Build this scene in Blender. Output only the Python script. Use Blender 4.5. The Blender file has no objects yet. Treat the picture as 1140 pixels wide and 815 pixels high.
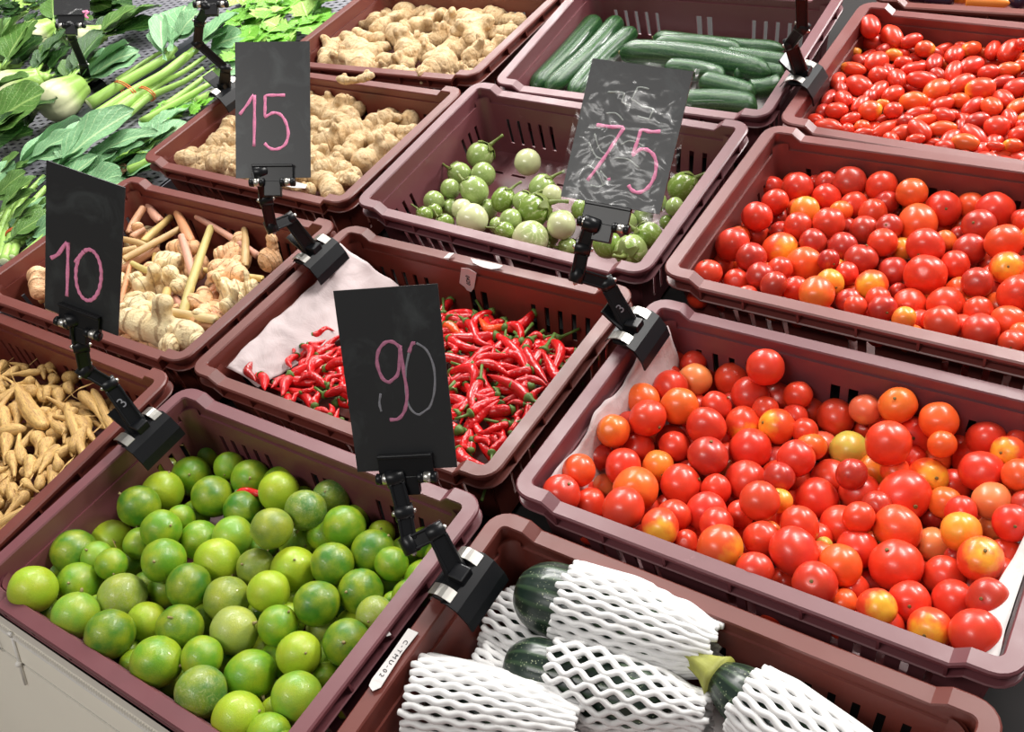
import bpy, bmesh, math, random, json
from mathutils import Matrix, Vector, Euler, noise

# ---------------------------------------------------------------- camera, light, exposure
# measured places: deck coordinates, lengths of fruit rows in tenths of a millimetre
DATA = {}
DATA['lime'] = [[608, 308, -96, 215, 'y', 0], [348, 820, -347, 217, 'd', 0], [694, 601, -368, 207, 'm', 0], [1172, 326, -165, 210, 'l', 0], [336, 1151, -602, 215,
'y', 0], [605, 1489, -293, 208, 'd', 0], [457, 1798, -514, 213, 'y', 0], [404, 2163, -697, 213, 'm', 0], [986, 2005, -555, 217, 'd', 0], [1183, 2357,
-577, 198, 'm', 0], [1730, 2296, -438, 203, 'y', 0], [1379, 2033, -604, 193, 'd', 0], [2226, 1817, -165, 189, 'o', 0], [2286, 2169, -285, 200, 'k',
0], [2245, 2473, -499, 188, 'k', 0], [2693, 2218, -379, 200, 'm', 0], [2174, 2009, -662, 208, 'l', 1], [1051, 1387, -304, 192, 'm', 0], [913, 1636,
-526, 150, 'm', 1], [133, 1386, -562, 110, 'm', 1], [1237, 1562, -592, 196, 'm', 0], [1584, 1718, -541, 200, 'l', 0], [1433, 1124, -229, 203, 'm', 0],
[672, 1066, -711, 149, 'm', 1], [1775, 1402, -402, 208, 'y', 0], [2163, 1519, -422, 177, 'o', 0], [2503, 1669, -439, 206, 'y', 0], [2892, 1829, -339,
193, 'd', 0], [2741, 2200, -696, 132, 'd', 1], [1848, 1042, -263, 197, 'd', 0], [1383, 994, -564, 172, 'm', 1], [1275, 690, -320, 213, 'w', 0], [683,
837, -583, 123, 'y', 1], [2221, 1124, -347, 207, 'o', 0], [1681, 623, -352, 172, 'y', 0], [1687, 339, -114, 211, 'd', 0], [2130, 693, -236, 201, 'd',
0], [2295, 348, -114, 209, 'm', 0], [2559, 914, -294, 208, 'p', 0], [2579, 1337, -283, 181, 'y', 0], [2920, 1112, -261, 174, 'm', 0], [3095, 1425,
-250, 193, 'd', 0], [3073, 1365, -572, 145, 'p', 1], [3582, 1258, -255, 196, 'd', 0], [3306, 981, -215, 184, 'y', 0], [3500, 993, -430, 115, 'm', 1],
[2588, 573, -164, 170, 'm', 0], [2865, 335, -106, 204, 'k', 0], [2997, 671, -291, 215, 'm', 0], [2538, 727, -561, 130, 'd', 1], [3572, 684, -175, 200,
'l', 0], [3299, 324, -115, 198, 'y', 0], [3363, 548, -358, 119, 'y', 1], [3676, 339, -123, 130, 'l', 0], [1935, 279, -313, 119, 'm', 1], [2266, 313,
-450, 141, 'd', 1], [529, 272, -484, 132, 'd', 1], [1446, 278, -370, 118, 'd', 1], [257, 2477, -771, 153, 'm', 1], [840, 2378, -575, 157, 'm', 0],
[1803, 2465, -668, 101, 'm', 1], [3068, 2143, -451, 196, 'd', 0], [3270, 1744, -401, 197, 'd', 0], [3257, 2041, -702, 145, 'l', 1], [3235, 2369, -675,
170, 'm', 1], [2915, 2395, -591, 131, 'y', 1], [3579, 1593, -344, 163, 'w', 0], [3534, 1826, -493, 87, 'm', 1], [1668, 336, -444, 159, 'd', 1], [2971,
323, -414, 152, 'y', 1], [3622, 336, -125, 169, 'm', 2], [2032, 919, -503, 163, 'l', 1], [2650, 928, -659, 170, 'y', 1], [2964, 930, -499, 166, 'm',
1], [3621, 946, -637, 151, 'y', 1], [807, 1217, -452, 155, 'l', 1], [1465, 1245, -681, 163, 'y', 1], [2472, 1230, -552, 170, 'm', 1], [2785, 1250,
-488, 160, 'y', 1], [3297, 1510, -603, 160, 'y', 1], [3633, 1537, -615, 154, 'l', 1], [821, 1820, -722, 153, 'm', 1], [1811, 1848, -701, 151, 'd', 1],
[3634, 2138, -519, 169, 'm', 1], [1491, 2450, -610, 168, 'm', 1], [2478, 2449, -693, 155, 'm', 1], [1130, 930, -631, 163, 'd', 1], [3651, 2400, -525,
156, 'd', 1], [108, 2135, -712, 146, 'y', 1], [2462, 2107, -506, 154, 'm', 1], [3491, 1830, -685, 151, 'm', 1], [3066, 665, -589, 156, 'd', 1], [3463,
571, -554, 155, 'm', 1], [645, 883, -331, 151, 'l', 1], [3411, 2452, -514, 144, 'd', 1], [3068, 1595, -635, 145, 'd', 1], [2553, 1473, -634, 144, 'y',
1], [394, 421, -584, 148, 'l', 1], [1812, 1465, -692, 161, 'l', 1], [183, 627, -513, 157, 'd', 1], [2163, 478, -603, 163, 'l', 1], [3725, 1883, -373,
149, 'd', 1], [3463, 1151, -594, 161, 'l', 1], [2891, 1753, -631, 145, 'm', 1], [3347, 2093, -411, 153, 'm', 1], [1062, 517, -448, 155, 'l', 1], [897,
883, -294, 149, 'm', 1], [928, 1491, -719, 151, 'y', 1], [50, 1094, -592, 148, 'd', 1], [2900, 2007, -628, 146, 'm', 1], [3214, 1171, -646, 150, 'l',
1]]
DATA['tomato'] = [[4512, 3197, -117, 170, 'r', 0], [4484, 3524, -186, 150, 'o', 0], [4697, 3319, -323, 144, 'r', 1], [4591, 3691, -550, 118, 'p', 1], [4425, 3915,
-450, 140, 'd', 1], [5075, 3268, -115, 187, 'r', 0], [4999, 3595, -281, 200, 'o', 0], [4742, 3830, -361, 170, 'r', 0], [4516, 4090, -243, 156, 'o',
0], [4665, 4216, -550, 159, 'r', 1], [4393, 4441, -454, 86, 'o', 1], [4517, 4641, -375, 167, 'o', 0], [4724, 4372, -269, 178, 'r', 0], [4490, 5181,
-586, 146, 'd', 1], [4668, 4928, -420, 169, 'r', 0], [4889, 4679, -354, 181, 'o', 0], [4789, 5205, -538, 167, 'p', 0], [4806, 5418, -762, 155, 'd',
1], [5084, 5410, -619, 167, 'r', 0], [5476, 5315, -221, 176, 'r', 0], [5363, 5197, -529, 184, 'r', 0], [5565, 5406, -703, 171, 'r', 1], [5138, 4933,
-510, 152, 'r', 0], [5004, 4316, -491, 148, 'r', 0], [4975, 4036, -466, 145, 'y', 0], [5269, 3900, -438, 191, 'r', 0], [5222, 4182, -658, 162, 'd',
1], [5218, 4554, -369, 183, 'r', 0], [5433, 4868, -574, 167, 'h', 0], [5749, 4899, -505, 168, 'h', 0], [5377, 4238, -368, 182, 'd', 0], [5625, 4574,
-524, 192, 'r', 0], [5686, 4824, -768, 121, 'y', 1], [5570, 3977, -440, 135, 'r', 0], [5182, 3790, -709, 148, 'r', 1], [5613, 3685, -383, 176, 'r',
0], [5796, 3505, -222, 138, 'r', 0], [5491, 4411, -707, 97, 'p', 1], [5729, 4227, -526, 183, 'r', 0], [5924, 4453, -625, 143, 'r', 1], [6035, 3824,
-180, 166, 'r', 0], [5852, 3825, -456, 120, 'r', 1], [6126, 4010, -349, 110, 'y', 0], [4897, 4023, -699, 109, 'o', 1], [5862, 5411, -765, 153, 'r',
0], [6136, 5334, -669, 180, 'r', 0], [6395, 5372, -496, 145, 'p', 0], [6668, 5371, -327, 166, 'o', 0], [6388, 5403, -807, 110, 'r', 1], [7022, 5342,
-357, 167, 'o', 0], [6824, 5318, -623, 185, 'r', 0], [6728, 4917, -326, 195, 'r', 0], [6110, 5030, -753, 152, 'p', 0], [6381, 4982, -633, 169, 'g',
0], [6081, 4502, -366, 163, 'r', 0], [7121, 5085, -347, 119, 'o', 0], [7047, 5252, -773, 142, 'o', 1], [7205, 5473, -697, 104, 'r', 1], [7400, 5419,
-510, 158, 'r', 0], [7603, 5264, -426, 141, 'h', 0], [7631, 5477, -485, 100, 'r', 1], [7312, 5374, -754, 165, 'r', 1], [7463, 4995, -439, 179, 'r',
0], [7751, 4968, -327, 142, 'o', 0], [7640, 5148, -631, 99, 'g', 1], [7079, 4891, -596, 176, 'h', 0], [7261, 5014, -755, 152, 'r', 1], [7609, 4709,
-413, 155, 'p', 0], [7774, 4953, -589, 87, 'r', 1], [6630, 4903, -734, 167, 'y', 1], [6334, 4675, -713, 175, 'r', 0], [6628, 4541, -623, 178, 'r', 0],
[6982, 4549, -488, 219, 'r', 0], [6041, 4224, -324, 130, 'd', 0], [6335, 4300, -556, 181, 'r', 0], [6486, 4521, -804, 83, 'p', 1], [6142, 3722, -433,
107, 'o', 0], [6385, 3784, -268, 161, 'r', 0], [6607, 4100, -540, 168, 'r', 0], [6800, 4250, -619, 98, 'r', 1], [7043, 4160, -416, 198, 'o', 0],
[7206, 4613, -722, 122, 'd', 1], [7435, 4494, -393, 131, 'r', 0], [7493, 4239, -302, 155, 'y', 0], [7652, 4608, -639, 105, 'p', 1], [7800, 4463, -301,
145, 'r', 0], [6594, 3767, -401, 72, 'g', 1], [6463, 3464, -158, 192, 'r', 0], [6818, 3878, -459, 160, 'r', 0], [6802, 3522, -224, 166, 'o', 0],
[7146, 3789, -365, 203, 'r', 0], [7301, 4249, -612, 148, 'p', 1], [7685, 3998, -232, 172, 'h', 0], [7826, 4316, -540, 146, 'r', 1], [6714, 3229, -112,
167, 'r', 0], [6433, 3325, -403, 102, 'r', 1], [6988, 3712, -649, 140, 'd', 1], [6914, 3279, -300, 110, 'o', 1], [7169, 3236, -137, 140, 'h', 0],
[7332, 3496, -328, 157, 'r', 0], [7473, 3901, -456, 159, 'r', 1], [7601, 3646, -347, 156, 'r', 0], [7823, 3621, -145, 154, 'd', 0], [7311, 3400, -546,
89, 'r', 1], [7530, 3285, -240, 155, 'h', 0], [7821, 3291, -109, 176, 'r', 0], [7835, 3669, -477, 121, 'r', 1], [7491, 4141, -510, 83, 'd', 1], [5430,
3238, -140, 158, 'h', 0], [5622, 3287, -300, 106, 'r', 1], [5949, 3241, -127, 191, 'h', 0], [6274, 3153, -113, 144, 'r', 0], [6387, 3434, -586, 124,
'r', 1], [6164, 3541, -267, 147, 'r', 0], [6058, 3501, -464, 87, 'd', 1], [4738, 3214, -543, 139, 'd', 1], [5012, 3230, -396, 134, 'r', 1], [5291,
3225, -366, 140, 'd', 1], [5559, 3237, -503, 131, 'r', 1], [5842, 3243, -399, 144, 'r', 1], [6128, 3265, -358, 138, 'r', 1], [6400, 3227, -683, 142,
'r', 1], [6661, 3233, -369, 138, 'r', 1], [6937, 3242, -521, 135, 'r', 1], [7237, 3255, -374, 136, 'r', 1], [7498, 3224, -489, 129, 'r', 1], [7810,
3230, -386, 130, 'r', 1], [4593, 3457, -505, 133, 'r', 1], [5417, 3489, -301, 144, 'r', 1], [5678, 3481, -555, 137, 'r', 1], [5958, 3482, -631, 134,
'r', 1], [5842, 3746, -671, 133, 'r', 1], [6116, 3743, -641, 139, 'o', 1], [6229, 4000, -545, 130, 'r', 1], [6135, 4274, -729, 138, 'r', 1], [4863,
4483, -616, 142, 'd', 1], [5142, 4482, -631, 139, 'r', 1], [6113, 4775, -498, 137, 'o', 1], [6949, 4756, -748, 135, 'r', 1], [4866, 5017, -712, 136,
'r', 1], [7782, 5269, -456, 129, 'o', 2], [4522, 4345, -407, 121, 'd', 1], [5836, 4651, -663, 132, 'd', 1], [6907, 5066, -626, 122, 'r', 1], [7529,
4733, -707, 128, 'r', 1], [4673, 5417, -538, 130, 'r', 1], [5572, 5060, -508, 127, 'r', 1], [4467, 5418, -611, 137, 'r', 1], [5410, 4582, -732, 130,
'r', 1], [6487, 3870, -503, 138, 'r', 1], [5782, 5320, -488, 141, 'r', 1], [6057, 4017, -677, 134, 'r', 1], [5286, 4781, -744, 128, 'r', 1], [5191,
5171, -721, 133, 'd', 1], [5991, 4948, -515, 121, 'r', 1], [4393, 3866, -672, 139, 'o', 1], [6920, 3909, -700, 124, 'd', 1], [7657, 3977, -576, 123,
'd', 1], [4677, 4483, -745, 132, 'o', 1], [7303, 3929, -638, 142, 'r', 1], [5610, 4125, -736, 136, 'd', 1], [6071, 4562, -756, 134, 'r', 1], [6911,
4107, -662, 127, 'o', 1], [5463, 3578, -562, 141, 'r', 1], [6908, 3493, -435, 130, 'r', 1], [7686, 5165, -800, 121, 'o', 1], [4445, 4149, -593, 131,
'r', 1], [4995, 4303, -719, 130, 'r', 1], [6823, 4831, -547, 124, 'o', 1], [6831, 4319, -429, 128, 'd', 1], [6556, 4516, -368, 136, 'd', 1], [7863,
4750, -406, 136, 'd', 1], [7652, 3372, -433, 132, 'd', 1], [7824, 4061, -438, 136, 'r', 1], [5072, 3602, -545, 140, 'r', 1], [6765, 4065, -300, 130,
'r', 1], [4885, 4698, -673, 135, 'd', 1], [4434, 4948, -486, 127, 'd', 1], [6511, 5442, -663, 121, 'r', 1], [7288, 4616, -499, 135, 'o', 1], [5823,
5123, -570, 127, 'r', 1], [6611, 3609, -337, 125, 'o', 1], [4424, 3579, -539, 132, 'r', 1]]
DATA['salad'] = [[4483, 6248, -81, 150, 'r', 0], [4392, 6735, -380, 132, 'r', 1], [4738, 6368, -215, 133, 'r', 1], [4516, 6790, -111, 179, 'r', 0], [4538, 7362, -403,
141, 'r', 1], [4795, 6622, -89, 158, 'd', 0], [4982, 6401, -111, 143, 'd', 0], [5190, 6238, -42, 139, 'd', 0], [4565, 7320, -113, 163, 'r', 0], [4932,
7054, -287, 195, 'h', 0], [4663, 7728, -414, 119, 'd', 1], [4789, 7414, -330, 116, 'd', 1], [4622, 7682, -161, 151, 'r', 0], [4398, 8163, -334, 130,
'r', 1], [4738, 8056, -208, 174, 'r', 0], [4969, 7667, -200, 159, 'y', 0], [5001, 7368, -189, 151, 'r', 0], [5069, 8043, -268, 162, 'r', 0], [4814,
8393, -350, 94, 'r', 1], [5289, 7494, -173, 170, 'r', 0], [5231, 7196, -218, 148, 'd', 0], [5256, 6873, -263, 190, 'o', 0], [5335, 6421, -209, 141,
'r', 1], [5608, 6266, -66, 173, 'o', 0], [5637, 6555, -149, 140, 'y', 0], [5724, 6789, -195, 122, 'r', 0], [5567, 6985, -301, 85, 'y', 1], [5517,
6858, -128, 114, 'd', 0], [5527, 7241, -236, 151, 'd', 0], [5232, 8300, -212, 188, 'd', 0], [5577, 8313, -207, 175, 'r', 0], [5678, 8161, -299, 140,
'd', 0], [5365, 8050, -314, 155, 'r', 0], [5615, 7911, -276, 152, 'r', 0], [5623, 7623, -282, 154, 'd', 0], [5415, 7732, -362, 102, 'd', 1], [5929,
8190, -139, 163, 'o', 0], [5944, 8321, -401, 141, 'y', 1], [6098, 7840, -248, 201, 'o', 0], [5880, 7614, -175, 134, 'd', 0], [5775, 8287, -563, 104,
'd', 1], [5898, 7342, -178, 149, 'r', 0], [5777, 7063, -207, 167, 'd', 0], [5999, 6693, -190, 157, 'h', 0], [6100, 7076, -296, 153, 'd', 0], [5897,
7314, -415, 97, 'd', 1], [6066, 7480, -324, 121, 'y', 1], [6307, 7363, -150, 188, 'r', 0], [6419, 6989, -187, 206, 'r', 0], [5797, 6728, -421, 131,
'o', 1], [6005, 6210, -63, 111, 'r', 0], [6136, 6462, -150, 124, 'r', 0], [6239, 6255, -61, 132, 'd', 0], [6457, 6175, -53, 108, 'y', 0], [6380, 6656,
-312, 164, 'r', 0], [6219, 6843, -339, 93, 'd', 1], [6261, 8170, -265, 189, 'r', 0], [6329, 8387, -362, 101, 'r', 1], [6742, 8240, -243, 196, 'r', 0],
[6675, 7895, -194, 170, 'd', 0], [6436, 8281, -502, 143, 'o', 1], [7014, 8124, -198, 95, 'r', 0], [6971, 7598, -113, 179, 'o', 0], [6797, 8367, -514,
118, 'r', 1], [7020, 8141, -410, 126, 'r', 1], [6496, 7929, -372, 93, 'd', 1], [6678, 7583, -263, 161, 'd', 0], [6422, 7676, -284, 114, 'o', 1],
[6621, 7258, -217, 143, 'r', 0], [6899, 6927, -109, 147, 'd', 0], [6882, 7645, -438, 124, 'r', 1], [7089, 7218, -107, 159, 'h', 0], [7120, 7771, -381,
134, 'p', 1], [7263, 6861, -99, 175, 'r', 0], [6628, 7238, -444, 94, 'd', 1], [6703, 6678, -237, 180, 'r', 0], [6994, 6619, -170, 134, 'r', 0], [7261,
6545, -158, 152, 'o', 0], [6777, 6212, -45, 152, 'r', 0], [7096, 6244, -65, 159, 'r', 0], [7393, 6366, -91, 89, 'o', 0], [7373, 6172, -54, 117, 'r',
0], [7015, 7139, -341, 108, 'd', 1], [4443, 6112, -281, 135, 'r', 1], [4707, 6163, -314, 129, 'd', 1], [4951, 6121, -174, 129, 'r', 1], [5242, 6133,
-248, 127, 'o', 1], [5500, 6137, -277, 125, 'd', 1], [5762, 6121, -230, 131, 'd', 1], [6033, 6125, -259, 124, 'd', 1], [6262, 6135, -258, 137, 'r',
1], [6532, 6139, -242, 134, 'o', 1], [6810, 6151, -287, 132, 'o', 1], [7091, 6158, -301, 128, 'r', 1], [7332, 6147, -269, 135, 'd', 1], [7590, 6122,
-46, 124, 'd', 2], [5876, 6397, -191, 123, 'd', 1], [6670, 6386, -186, 121, 'r', 1], [6921, 6367, -198, 134, 'r', 1], [7717, 6364, -64, 138, 'd', 2],
[4407, 6602, -575, 136, 'r', 1], [4724, 6617, -335, 136, 'r', 1], [4973, 6634, -275, 122, 'o', 1], [5216, 6631, -393, 130, 'd', 1], [7072, 6638, -399,
122, 'r', 1], [7606, 6616, -85, 133, 'o', 2], [6903, 6855, -342, 123, 'o', 1], [7456, 6860, -105, 128, 'r', 2], [7738, 6863, -104, 124, 'r', 2],
[4449, 7096, -254, 125, 'o', 1], [7343, 7089, -124, 138, 'r', 2], [7615, 7114, -124, 132, 'r', 2], [7465, 7355, -144, 136, 'd', 2], [7716, 7362, -144,
128, 'o', 2], [7337, 7591, -164, 126, 'r', 2], [7615, 7604, -163, 136, 'd', 2], [4832, 7840, -326, 124, 'o', 1], [6407, 7831, -527, 131, 'o', 1],
[7190, 7828, -183, 135, 'o', 2], [7454, 7859, -184, 123, 'r', 2], [7759, 7816, -179, 123, 'r', 2], [5503, 8096, -523, 135, 'r', 1], [7074, 8095, -205,
134, 'r', 2], [7352, 8096, -204, 130, 'o', 2], [7645, 8065, -200, 123, 'r', 2], [4584, 8306, -349, 132, 'r', 1], [4837, 8343, -546, 122, 'r', 1],
[7209, 8344, -224, 133, 'd', 2], [7461, 8349, -223, 124, 'r', 2], [7751, 8344, -221, 128, 'r', 2], [5114, 6582, -131, 133, 'r', 1], [7118, 6905, -308,
134, 'o', 1], [7367, 6898, -319, 133, 'o', 1], [6956, 7315, -325, 121, 'r', 1], [6536, 6454, -325, 132, 'r', 1], [7460, 6439, -246, 131, 'r', 1],
[6746, 6977, -291, 134, 'o', 1], [6079, 6417, -339, 128, 'r', 1], [6490, 8324, -271, 134, 'o', 1], [7225, 6499, -376, 125, 'd', 1], [5942, 7528, -467,
120, 'o', 1], [5691, 6523, -353, 126, 'd', 1], [6499, 6837, -430, 136, 'o', 1], [4977, 8297, -259, 135, 'd', 1], [4946, 6417, -331, 129, 'd', 1],
[5764, 6944, -438, 134, 'o', 1], [5928, 7804, -438, 120, 'r', 1], [6744, 7741, -575, 135, 'd', 1], [5416, 8318, -384, 116, 'o', 1], [6053, 7067, -508,
116, 'd', 1], [5328, 7329, -367, 123, 'r', 1], [6241, 8137, -517, 125, 'o', 1], [4346, 7456, -389, 119, 'r', 1], [5301, 7836, -263, 124, 'o', 1],
[5034, 7702, -418, 121, 'r', 1], [4444, 6925, -470, 127, 'o', 1], [7213, 7384, -223, 131, 'r', 1], [6192, 7197, -527, 117, 'd', 1]]
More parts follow.
